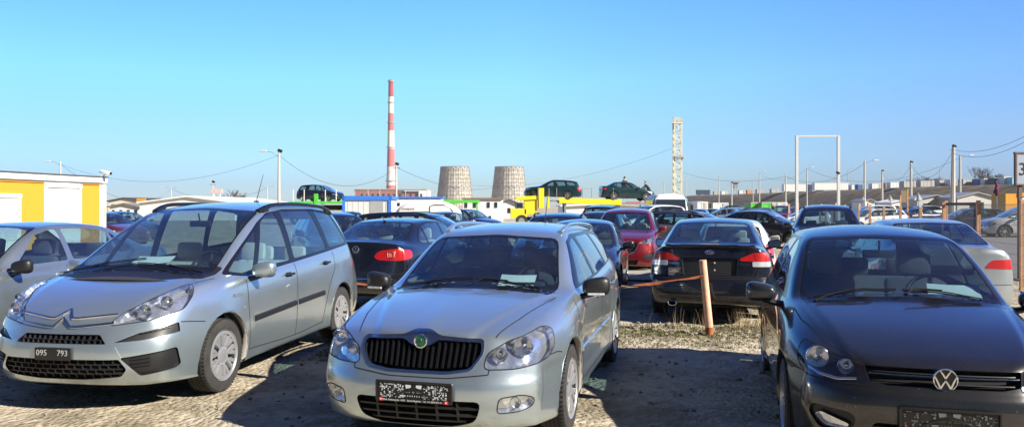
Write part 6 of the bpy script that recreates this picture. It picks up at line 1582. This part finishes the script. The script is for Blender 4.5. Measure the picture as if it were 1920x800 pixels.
text_mesh('maker_lettering', 'HUMBAUR', .14, simple('dark_lettering', (.05, .04, .04), .6), t, Matrix.Translation((-34*k, -.03, ZP(391.5, Y))) @ Matrix.Rotation(R(90), 4, 'X'), .002)
# white offices with dark windows
Y = 75; k = Y/FOC; t = thing('site_office', 'long white flat-roofed office with dark windows behind the parked cars', 'building', (XY(870, Y), Y, 0)); H = ZP(373, Y); part('wall', t, WHITEP, [((35*k, 3, H/2), (74*k, 6, H))]); part('roof', t, simple('brown_flat_roof', (.20, .15, .14), .8), [((35*k, 3, H+.06), (78*k, 6.4, .14))])
for px in (4, 20, 46, 60): part('window', t, DWIN, [((px*k, -.03, ZP(384, Y)), (5*k, .06, 10*k))])
shed(934, 975, 384, 375, 95, 'dark grey pitched roof right of the white office', roof=simple('slate_roof', (.13, .14, .17), .8), wall=WHITEP, dep=10, windows_=3)
shed(1055, 1215, 386, 384, 80, 'long white wall behind the yellow car transporter', roof=WHITEP, wall=WHITEP, dep=8, name='warehouse')
shed(1300, 1330, 381, 379, 120, 'pale low building right of the white minibus', wall=simple('cream_render', (.60, .56, .46), .8))
Y = 95
container(1422, 1450, 374, 'green', 'brighter, larger green container in front of the bank', Y=100, base=0, group='green containers in front of the bank', yb=388); container(1402, 1420, 376, 'green', 'smaller green container left of the larger green one', Y=101, base=0, group='green containers in front of the bank', yb=389)
container(1452, 1468, 375, 'white', 'white lettered box trailer right of the green containers', Y=104, base=0, group='boxes in front of the bank', yb=388); container(1303, 1320, 377, 'white', 'cream box right of the white minibus', Y=90, base=0, group='boxes in front of the bank', yb=388); container(1333, 1360, 377, 'white', 'low white stall in front of the left end of the bank', Y=120, base=0, group='boxes in front of the bank', yb=386)
# the banner with dark-red cloth by the yellow booth
t = thing('hanging_flag', 'dark red and purple furled flag near the yellow booth', 'flag', (XY(1869, 60), 60, 0)); bm = bmesh.new(); tube(bm, [(0, 0, 0), (0, 0, ZP(338, 60))], .03, 6); bm_obj('pole', bm, STEEL, t); bm = bmesh.new(); tube(bm, [(-.05, 0, ZP(340, 60)), (.02, 0, ZP(350, 60)), (-.06, .03, ZP(360, 60)), (.0, 0, ZP(367, 60))], [.04, .14, .2, .08], 8); smooth_by_angle(bm_obj('cloth', bm, simple('maroon_cloth', (.16, .02, .07), .9, var=.5, scale=6), t), 50)
# ---------------------------------------------------------------- people built on a joint skeleton
def person(label, loc, rz, joints, radii, edges, coat, hair=(.03, .02, .015), trousers=None):
    t = thing('person', label, 'person', loc, rz); me = bpy.data.meshes.new('body'); me.from_pydata(joints, edges, []); o = bpy.data.objects.new('body', me); col.objects.link(o)
    o.modifiers.new('k', 'SKIN'); sv = me.skin_vertices[0].data
    for i, r in enumerate(radii): sv[i].radius = (r, r*.85) if isinstance(r, (int, float)) else r
    sv[0].use_root = True; m = o.modifiers.new('u', 'SUBSURF'); m.levels = 1; m.render_levels = 1
    dg = bpy.context.evaluated_depsgraph_get(); m2 = bpy.data.meshes.new_from_object(o.evaluated_get(dg)); bpy.data.objects.remove(o)
    SK_ = simple('skin', (.52, .32, .24), .6, var=.05); m2.name = 'body'; m2.materials.clear()
    for q in (coat, trousers or coat, SK_): m2.materials.append(q)
    neck = Vector(joints[3]).z; hip = Vector(joints[0]).z; wr = [Vector(joints[7]), Vector(joints[10])]
    for p in m2.polygons:
        c = p.center; p.use_smooth = True
        p.material_index = 2 if (c-Vector(joints[4])).length < .17 or any((c-q).length < .075 for q in wr) else (1 if c.z < hip-.02 else 0)
    b = link(bpy.data.objects.new('body', m2), t)
    hd = Vector(joints[4])+Vector((0, 0, .04)); bm = bmesh.new(); bmesh.ops.create_uvsphere(bm, u_segments=14, v_segments=10, radius=.112)
    for v in bm.verts: v.co.z *= 1.08
    bmesh.ops.delete(bm, geom=[v for v in bm.verts if v.co.y < .03 and v.co.z < .06], context='VERTS'); bmesh.ops.translate(bm, verts=bm.verts, vec=hd); bm_obj('hair', bm, simple('dark_hair', hair, .8), t, smooth=True)
    bm = bmesh.new(); tube(bm, [hd+Vector((0, -.085, .0)), hd+Vector((0, -.125, -.03))], [.01, .018], 5); bm_obj('nose', bm, SK_, t)
    return t
ED = [(0, 1), (1, 2), (2, 3), (3, 4), (2, 5), (5, 6), (6, 7), (2, 8), (8, 9), (9, 10), (0, 11), (11, 12), (12, 13), (0, 14), (14, 15), (15, 16), (13, 17), (16, 18), (7, 19), (10, 20)]
RD = [.15, .14, .165, .075, .13, .075, .055, .038, .075, .055, .038, .095, .065, .045, .095, .065, .045, .04, .04, .032, .032]
COAT = simple('black_jacket', (.02, .02, .024), .8); JEAN = simple('dark_trousers', (.03, .035, .05), .9)
def standing(arm=0): return [(0, 0, .95), (0, 0, 1.15), (0, .0, 1.40), (0, -.02, 1.54), (0, -.04, 1.66), (.19, 0, 1.42), (.27, -.06, 1.14), (.25, -.25, .97), (-.19, 0, 1.42), (-.30, -.10, 1.17), (-.20, -.34, 1.08), (.10, 0, .90), (.12, -.02, .50), (.13, .02, .09), (-.10, 0, .90), (-.12, -.02, .50), (-.13, .02, .09), (.14, -.14, .04), (-.14, -.14, .04), (.25, -.34, .93), (-.18, -.43, 1.07)]
def leaning(): return [(0, 0, .93), (0, -.10, 1.10), (0, -.28, 1.30), (0, -.38, 1.42), (0, -.43, 1.52), (.18, -.30, 1.30), (.24, -.52, 1.10), (.20, -.74, .99), (-.18, -.30, 1.30), (-.24, -.54, 1.12), (-.18, -.78, 1.0), (.10, 0, .88), (.12, -.06, .48), (.13, .08, .09), (-.10, 0, .88), (-.12, .02, .48), (-.13, .14, .09), (.14, -.08, .04), (-.14, -.0, .04), (.20, -.82, .97), (-.17, -.86, .97)]
# ---------------------------------------------------------------- yellow car transporter
TY = simple('transporter_yellow', (.80, .66, .03), .45, var=.05); TG = simple('transporter_green', (.09, .52, .05), .45)
Y = 60; k = Y/FOC
def U(px): return (px-960)*k
def Zt(py): return ZP(py, Y)
t = thing('car_transporter', 'yellow car transporter truck carrying two dark green cars', 'truck', (XY(960, Y), Y, 0))
part('upper_deck', t, TY, [((U(1104)-U(960)*0, -1.18, Zt(377.5)), ((1157-1043)*k, .14, .42), Matrix.Rotation(R(1.9), 3, 'Y')), ((U(1104), 1.18, Zt(377.5)), ((1157-1043)*k, .14, .42), Matrix.Rotation(R(1.9), 3, 'Y'))])
part('deck_floor', t, STEEL, [((U(1130), 0, Zt(379.5)), ((1230-1035)*k, 2.2, .10), Matrix.Rotation(R(1.9), 3, 'Y')), ((U(1190), -1.15, Zt(382.5)), ((1230-1162)*k, .08, .18), Matrix.Rotation(R(1.9), 3, 'Y'))])
part('deck_floor', t, TY, [((U(992), 0, Zt(369.5)), ((1010-958)*k, 2.3, .12), Matrix.Rotation(R(-3), 3, 'Y')), ((U(992), -1.15, Zt(371)), ((1010-960)*k, .1, .28), Matrix.Rotation(R(-3), 3, 'Y'))])
part('tall_bracket', t, TY, [((U(1014), -1.2, Zt(371.5)), (9.5*k, .16, 37*k)), ((U(1027), -1.2, Zt(379)), (3.5*k, .14, 22*k)), ((U(1014), 1.2, Zt(371.5)), (9.5*k, .16, 37*k))])
part('cab', t, TY, [((U(994), 0, 1.62), (24*k, 2.2, 1.35)), ((U(972), 0, 1.05), (30*k, 2.2, .75)), ((U(990), 0, Zt(374)), (44*k, 2.2, .12))], .05)
part('cab_window', t, DWIN, [((U(974), -1.08, Zt(385)), (12*k, .06, .42)), ((U(966), 0, Zt(385)), (1.2*k, 1.9, .5))]); part('chassis', t, DARK, [((U(1090), 0, .62), ((1215-975)*k, .9, .3)), ((U(1150), 0, .95), ((1215-1060)*k, 2.2, .1))])
for px in (1058, 1130, 1160, 1205): part('strut', t, STEEL, [((U(px), s_*1.1, 1.45), (.14, .1, 1.2)) for s_ in (-1, 1)])
for px in (978, 1040, 1175, 1190):
    for s_ in (-1, 1): 
        bm = bmesh.new(); lathe(bm, [(-.14, .25), (-.15, .47), (.15, .47), (.14, .25)], 20, c=(U(px), s_*1.0, .47)); bmesh.ops.recalc_face_normals(bm, faces=bm.faces); w_ = bm_obj('wheel', bm, RUB, t, smooth=False); bm = bmesh.new(); lathe(bm, [(-.1, .001), (-.1, .26), (.1, .26), (.1, .001)], 16, c=(U(px), s_*1.02, .47)); bmesh.ops.recalc_face_normals(bm, faces=bm.faces); bm_obj('rim', bm, RIM, w_)
part('handrail', t, STEEL, [((U(px), -1.25, Zt(362)), (.05, .05, 18*k)) for px in (1008, 1028, 1042, 1089, 1106, 1146)]+[((U(1098), -1.25, Zt(354)), (18*k, .03, .03))])
part('wheel_ramp', t, CONTC['red'], [((U(1074), -.6, Zt(374)), (26*k, .5, .10)), ((U(1185), -.6, Zt(379.5)), (24*k, .5, .10))])
# green transporter, left of the cabin; and the second green deck behind the caravan
YC = 68; k2 = YC/FOC; t = thing('car_transporter', 'bright green transporter deck carrying a blue people carrier, left of the cabin', 'truck', (XY(550, YC), YC, 0)); u2 = lambda px: (px-550)*k2; z2 = lambda py: ZP(py, YC)
part('upper_deck', t, TG, [((u2(608), s_*1.1, z2(379.5)), (118*k2, .14, .22)) for s_ in (-1, 1)]+[((u2(600), 0, z2(379.8)), (130*k2, 2.1, .08))]); part('tall_bracket', t, TG, [((u2(599), s_*1.15, z2(373)), (7*k2, .16, 19*k2)) for s_ in (-1, 1)]); part('chassis', t, DARK, [((u2(600), 0, z2(389)), (100*k2, 1.6, .45))]); part('strut', t, TG, [((u2(px), -1.1, 1.1), (.15, .12, 1.6)) for px in (560, 650)])
part('handrail', t, WHITEP, [((u2(px), -1.15, z2(367)), (.06, .05, 22*k2)) for px in (557, 577, 616, 636)])
for px in (560, 572, 640):
    for s_ in (-1, 1): bm = bmesh.new(); lathe(bm, [(-.14, .001), (-.15, .47), (.15, .47), (.14, .001)], 16, c=(u2(px), s_*1.0, .47)); bmesh.ops.recalc_face_normals(bm, faces=bm.faces); bm_obj('wheel', bm, RUB, t)
YD = 55; k3 = YD/FOC; t = thing('car_transporter', 'empty bright green transporter deck between the caravan and the yellow truck', 'truck', (XY(835, YD), YD, 0)); u3 = lambda px: (px-835)*k3; z3 = lambda py: ZP(py, YD)
part('upper_deck', t, TG, [((u3(865), s_*1.1, z3(377.5)), (66*k3, .14, .20)) for s_ in (-1, 1)]+[((u3(865), 0, z3(378)), (66*k3, 2.1, .06))]); part('strut', t, TG, [((u3(855), -1.1, z3(388)), (.12, .1, .8), Matrix.Rotation(R(-25), 3, 'Y')), ((u3(893), 1.1, 1.0), (.12, .1, 1.8))]); part('chassis', t, DARK, [((u3(870), 0, .7), (60*k3, 1.2, .3))])
for px in (850, 885): bm = bmesh.new(); lathe(bm, [(-.14, .001), (-.15, .47), (.15, .47), (.14, .001)], 16, c=(u3(px), -1.0, .47)); bmesh.ops.recalc_face_normals(bm, faces=bm.faces); bm_obj('wheel', bm, RUB, t)
# ---------------------------------------------------------------- white minibus
Y = 42; k = Y/FOC; t = thing('minibus', 'white minibus with a tall roof and pale blue side stripe facing the camera', 'bus', (XY(1262, Y), Y, 0), R(-4)); bm = bmesh.new(); L = 5.6; w2 = .98; Hb = ZP(363, Y)
secs = [(0, .80, .35, .95, .96), (.10, .97, .3, 1.15, 1.2), (.55, w2, .3, 1.28, 1.35), (.98, w2*.93, .3, 1.95, 2.0), (1.25, w2*.93, .3, Hb-.22, Hb-.06), (1.7, w2*.95, .3, Hb-.12, Hb), (L-.3, w2*.95, .3, Hb-.12, Hb), (L, w2*.9, .35, Hb-.2, Hb-.08)]
rg = []
for (y, hw_, zb, zs, zt) in secs: rg.append([bm.verts.new((x, y, z)) for x, z in ((-hw_*.95, zb), (-hw_, zb+.3), (-hw_, min(1.15, zs-.05)), (-hw_*.93, zs), (-hw_*.7, zt-.01), (0, zt+.03), (hw_*.7, zt-.01), (hw_*.93, zs), (hw_, min(1.15, zs-.05)), (hw_, zb+.3), (hw_*.95, zb))])
for a, b_ in zip(rg, rg[1:]):
    for j in range(10): bm.faces.new((a[j], a[j+1], b_[j+1], b_[j]))
bm.faces.new(rg[0]); bm.faces.new(rg[-1][::-1]); bmesh.ops.recalc_face_normals(bm, faces=bm.faces); bmesh.ops.bevel(bm, geom=[e for e in bm.edges if e.is_manifold], offset=.02, segments=1, affect='EDGES')
smooth_by_angle(bm_obj('body', bm, WHITEP, t), 30)
part('windscreen', t, DWIN, [((0, .735, 1.66), (1.62, .03, .80), Matrix.Rotation(R(-32), 3, 'X'))])
part('side_window', t, DWIN, [((s_*.95, y_, 1.72), (.03, 1.0, .50)) for s_ in (-1, 1) for y_ in (1.9, 3.1, 4.3)]); part('stripe', t, CONTC['cyan'], [((s_*.945, 3.3, Hb-.38), (.03, 4.2, .25)) for s_ in (-1, 1)])
part('seat_cover', t, YEL, [((.0, 1.5, 1.55), (.5, .1, .5))]); part('grille', t, DARK, [((0, -.01, .72), (.9, .04, .16))]); part('bumper', t, BLK, [((0, -.03, .42), (1.75, .12, .2))])
for s_ in (-1, 1): part('headlight', t, REFL, [((s_*.68, .03, .82), (.26, .06, .18))]); part('wing_mirror', t, BLK, [((s_*1.13, .75, 1.55), (.16, .1, .3))])
for s_ in (-1, 1):
    for y_ in (.75, 4.5): bm = bmesh.new(); lathe(bm, [(-.1, .001), (-.11, .34), (.11, .34), (.1, .001)], 18, axis='X', c=(s_*.86, y_, .34)); bmesh.ops.recalc_face_normals(bm, faces=bm.faces); bm_obj('wheel', bm, RUB, t)
# ---------------------------------------------------------------- the cars
CG = 'cars parked on the gravel lot'
o, P_ = skoda(); tag(o, 'silver estate car with a green round badge and black mirrors, centre front', 'car')
o, P_ = citroen(); tag(o, 'silver people carrier with chrome chevrons and black roof rails, left front', 'car')
o, P_ = polo(); tag(o, 'dark grey hatchback facing the camera at the right front', 'car')
o, P_ = legacy(); tag(o, 'black saloon seen from behind with a blue oval badge and boot spoiler', 'car')
o, P_ = jetta(); tag(o, 'navy saloon seen from behind between the two silver cars', 'car')
def sheet(root, x, y, z, rz, tilt, label, s=(.21, .30)):
    o = paper_sheet(None, root, x, y, z, rz, s, tilt); M = Matrix.Translation(root.location) @ Matrix.Rotation(root.rotation_euler.z, 4, 'Z')
    o.data.transform(M); tag(o, label, 'paper', 'price sheets behind windscreens')
car = {r.get('label')[:12]: r for r in bpy.data.objects if r.get('category') == 'car'}
R1, R2, R3 = [next(r for r in bpy.data.objects if r.name == n) for n in ('estate_car', 'people_carrier', 'hatchback')]
sheet(R1, 1.50, -.30, 1.035, .05, 25, 'white sheet behind the windscreen of the silver estate car')
sheet(R2, 1.40, .12, 1.135, .3, 12, 'white sheet on the dashboard of the silver people carrier', (.24, .34))
sheet(R3, 1.45, -.42, 1.03, -.15, 25, 'white sheet on the dashboard of the dark grey hatchback', (.2, .34))
SILV2 = paint('silver_paint_warm', (.34, .39, .41), .85, .32, .06, inner=(.3, .3, .3)); BLKP = paint('black_paint', (.008, .008, .010), .1, .22, .04); NAVY = paint('navy_paint', (.008, .014, .05), .3, .25, .05)
REDP = paint('metallic_red_paint', (.20, .006, .012), .5, .26, .03); WHP = paint('white_paint', (.72, .72, .72), 0, .3, .05); DGRN = paint('dark_green_paint', (.006, .035, .040), .4, .25, .05); BLUEP = paint('blue_paint', (.012, .03, .22), .4, .25, .03)
GREYP = paint('mid_grey_paint', (.16, .17, .18), .5, .3, .1); MARP = paint('maroon_paint', (.12, .01, .015), .4, .3, .05)
# protos
sed, PS, S_ = generic(vary(SED, .93, .97, 1.0), SILV2, 'saloon_car', 2, 2, GREYF, 'seven'); SEDL = PS['L']
place(sed, -6.56, 7.04, .20); tag(sed, 'plain silver car cut off by the left edge of the photo', 'car', CG)
for c_ in kids(sed):
    if c_.name.startswith('window_trim'): c_.material_slots[0].link = 'OBJECT'; c_.material_slots[0].material = SILV2
    if c_.name.startswith('wing_mirror'): c_.material_slots[0].link = 'OBJECT'; c_.material_slots[0].material = BLK
# red crossover
PX = dict(SUV)
Sx = Shell(PX, 2); cx = empty('crossover_car'); doors(Sx, PX); windows(Sx, PX)
hz = .72*1.13
Sx.oblique([(.14, .42, .80), (.2, .50, .86), (.42, .76, .94), (.60, .83, .95), (.5, .85, .87), (.25, .66, .80)], 'hl', 38, rnd=.03)
Sx.front([(-.42, .83), (.42, .83), (.36, .62), (.18, .55), (-.18, .55), (-.36, .62)], 'grille', .05); Sx.oblique([(.1, .52, .50), (.3, .76, .58), (.35, .80, .40), (.15, .60, .38)], 'fogp', 38, rnd=.02); Sx.front([(-.46, .40), (.46, .40), (.40, .27), (-.40, .27)], 'low', .03)
finish(Sx, cx, PX, REDP, 1, inner=CREAM, rim='five'); lamp(Sx, cx, 'hl', [(.62, .87, .05, REFL)]); g = opening(Sx, cx, 'grille', 'grille', .04)[0]; opening(Sx, cx, 'low', 'lower_intake', .03); bars(Sx, g, 'front', [[(-.38, z), (.38, z)] for z in (.79, .73, .67, .61)], .012, -.01, BLK, 'grille_slat', -.02)
for s_ in ('', '#'): Sx.cavity('fogp'+s_, cx, BLK, 'fog_lamp_recess', .02)
bars(Sx, cx, 'front', [[(-.45, .80), (-.36, .60), (-.16, .525), (.16, .525), (.36, .60), (.45, .80)]], .03, .014, CHR, 'grille_surround', -.005); q = Sx.proj('front', (0, .70), 1)
bm = bmesh.new(); lathe(bm, [(0, .075), (.015, .072), (.017, .06), (.008, .055)], 24, axis='Z'); tube(bm, [(-.05, .02, .01), (-.02, .015, .01), (0, -.02, .01), (.02, .015, .01), (.05, .02, .01)], .007, 5); bmesh.ops.transform(bm, matrix=facing(q.x-.01, 0, .70), verts=bm.verts); bm_obj('emblem', bm, CHR, cx)
for nm in ('bonnet',): pass
place(cx, 2.72, 19.2, .235, z=-.10); tag(cx, 'metallic red crossover facing the camera behind the row', 'car', CG)
# estate proto used at middle distance
est, PE, S_ = generic(OCT, NAVY, 'estate_car', 1, 2, GREYF, 'seven', rail=(2.15, 4.0, .565)); EL = PE['L']; place(est, .70, 15.4, .16); tag(est, 'navy estate with roof rails just behind the silver estate car', 'car', CG)
hat, PH, S_ = generic(POL, BLKP, 'hatchback', 1, 2, GREYF, 'five', rail=None); HL = PH['L']
mpv, PM, S_ = generic(MPV, BLUEP, 'people_carrier', 1, 2, GREYF, 'seven'); ML = PM['L']
suv, PU, S_ = generic(SUV, BLKP, 'off_road_car', 1, 2, GREYF, 'five', rail=(2.1, 4.0, .60)); UL = PU['L']
base = {'sed': (sed, SILV2, SEDL), 'est': (est, NAVY, EL), 'hat': (hat, BLKP, HL), 'mpv': (mpv, BLUEP, ML), 'suv': (suv, BLKP, UL)}
first = {'hat': hat, 'mpv': mpv, 'suv': suv}
def put(kind, X, Y, yaw, pt, label, rear=False, z=0, group=CG, s=1):
    src, old, L = base[kind]
    if kind in first: o = first.pop(kind)
    else: o = copy_tree(src)
    if pt: repaint(o, old, pt)
    place(o, X, Y, yaw, rear, L, z); tag(o, label, 'car', group); return o
D = R
put('hat', 1.0, 13.2, .20, BLKP, 'black hatchback facing the camera half hidden by the silver estate car').scale = (1, 1, .93)
put('est', XY(960, 20), 20, D(-80), NAVY, 'black-windowed dark car seen from the side behind the navy saloon')
put('est', XY(668, 17.5), 17.2, D(-24), NAVY, 'navy estate with roof rails left of the black-windowed car')
put('suv', XY(1550, 18.6), 18.4, .36, BLKP, 'black car with roof rails facing the camera behind the dark grey hatchback')
o = put('sed', 5.95, 10.3, .257, paint('pale_silver_paint', (.40, .43, .45), .7, .32, .08), 'silver saloon seen from behind, right of the dark grey hatchback', rear=True)
put('hat', 4.30, 14.8, .26, WHP, 'white hatchback seen from behind, right of the black saloon', rear=True)
put('sed', XY(1505, 31.5), 29.5, D(-52), BLKP, 'black saloon turned to the right beyond the white hatchback')
put('est', XY(1445, 24), 24, D(-62), SILV2, 'silver estate with roof rails crossing behind the black saloon')
put('sed', XY(1500, 40), 40, D(-35), NAVY, 'dark blue saloon beyond the black one turned to the right')
put('hat', XY(1262, 25), 25, .25, GREYP, 'grey hatchback in front of the white minibus')
put('sed', XY(1108, 24), 24, .25, NAVY, 'navy saloon left of the red crossover')
put('suv', XY(1118, 31), 31, .3, BLKP, 'black off-roader seen from behind left of the red crossover', rear=True)
put('mpv', XY(1150, 38), 38, D(60), WHP, 'white people carrier under the yellow transporter deck')
put('hat', XY(258, 31), 31, D(-60), MARP, 'maroon car just right of the yellow kiosk')
put('hat', XY(285, 36), 36, D(-60), BLKP, 'dark car behind the maroon one near the yellow kiosk')
put('hat', XY(650, 34), 34, D(-10), BLUEP, 'small blue car below the blue-framed cabin')
put('hat', XY(880, 34), 34, D(-30), GREYP, 'grey hatchback right of the caravan'); put('sed', XY(935, 42), 42, D(-50), NAVY, 'dark saloon left of the yellow transporter cab'); put('sed', XY(1085, 36), 36, D(40), NAVY, 'navy saloon under the transporter deck')
put('mpv', XY(1838, 40), 40.2, D(101), paint('bright_silver_paint', (.60, .61, .62), .45, .32, .05), 'silver people carrier seen from the side behind the mesh fence, right edge', s=1)
put('est', XY(1735, 44), 44, D(95), NAVY, 'dark estate behind the brown-topped mesh gate'); put('sed', XY(1765, 49), 49, D(92), GREYP, 'grey saloon beyond the brown-topped mesh gate')
put('est', XY(1612, 44), 47, D(80), WHP, 'white estate behind the far pinkish fence posts'); put('mpv', XY(1600, 62), 64, D(90), WHP, 'white high van-like car below the slim lamp pole')
put('sed', XY(1730, 55), 60, D(80), NAVY, 'dark blue saloon below the largest triangular sign')
# cars on the transporters
for nm, nx, pz, an, kd, lab, tiltd in (('a', 982, 375.2, 97, 'est', 'dark green estate on the front half of the yellow transporter', 1.5), ('b', 1226, 380.2, -97, 'sed', 'dark green saloon on the rear half of the yellow transporter', -1.0)):
    src, old, L = base[kd]; o = copy_tree(src); repaint(o, old, DGRN); Yc = 60; kk = Yc/FOC
    yaw = R(an); place(o, XY(nx, Yc), Yc, yaw, False, L, ZP(pz, Yc)+.14); tag(o, lab, 'car', 'cars riding on transporters')
    o.rotation_euler = (0, R(tiltd), o.rotation_euler.z)
o = copy_tree(base['mpv'][0]); repaint(o, BLUEP, NAVY); place(o, XY(640, 68), 68.3, R(-72), False, ML, ZP(379, 68)+.08); o.scale = (.95, .95, .9); tag(o, 'dark blue people carrier on the green transporter', 'car', 'cars riding on transporters')
person('person in a black jacket standing upright on the transporter behind the green saloon', (XY(1171, 61.4), 61.4, ZP(381, 60)+.34), R(10), standing(), RD, ED, COAT, trousers=JEAN)
person('person in a black jacket bending over the bonnet of the green saloon on the transporter', (XY(1218, 61.3), 61.3, ZP(383, 60)+.2), R(-75), leaning(), RD, ED, COAT, (.12, .06, .03), JEAN)
# far rows of small cars between the minibus and the white frame
r4 = random.Random(11); PT = [NAVY, BLKP, GREYP, WHP, SILV2, REDP, DGRN, BLUEP]; CN = {id(NAVY): 'navy', id(BLKP): 'black', id(GREYP): 'grey', id(WHP): 'white', id(SILV2): 'silver', id(REDP): 'red', id(DGRN): 'dark green', id(BLUEP): 'blue'}
far = [(1318, 66), (1342, 72), (1366, 60), (1390, 78), (1412, 66), (1436, 74), (1462, 60), (1332, 100), (1362, 105), (1395, 110), (1428, 104), (1458, 98), (1482, 84), (1330, 52), (1385, 50), (1446, 52), (1545, 66), (1575, 58), (1515, 58), (1640, 70), (1680, 74), (1300, 58)]
ordn = ['first', 'second', 'third', 'fourth', 'fifth', 'sixth', 'seventh', 'eighth', 'ninth', 'tenth', 'eleventh', 'twelfth', 'thirteenth', 'fourteenth', 'fifteenth', 'sixteenth', 'seventeenth', 'eighteenth', 'nineteenth', 'twentieth', 'twenty-first', 'twenty-second']
for i, (px, Y) in enumerate(sorted(far)):
    kd = ['sed', 'hat', 'est', 'suv', 'hat', 'sed'][i % 6]; pt = PT[(i*5+2) % len(PT)]
    put(kd, XY(px, Y), Y, D(r4.choice([15, 20, 70, 95, -160])), pt, 'small far %s car, %s from the left of the far rows below the bank' % (CN[id(pt)], ordn[i]), group='far rows of parked cars')

# ---------------------------------------------------------------- thin winter haze
bm = bmesh.new(); box(bm, (50, 560, 68), (2600, 1360, 141)); m = bpy.data.materials.new('thin_haze'); m.use_nodes = True; n = m.node_tree.nodes; n.clear()
out = n.new('ShaderNodeOutputMaterial'); pv = n.new('ShaderNodeVolumePrincipled'); pv.inputs['Color'].default_value = (.95, .95, .95, 1); pv.inputs['Density'].default_value = .0002; pv.inputs['Anisotropy'].default_value = .2
m.node_tree.links.new(pv.outputs[0], out.inputs['Volume']); tag(bm_obj('haze', bm, m), 'thin pale haze over the whole site', 'haze', kind='stuff')
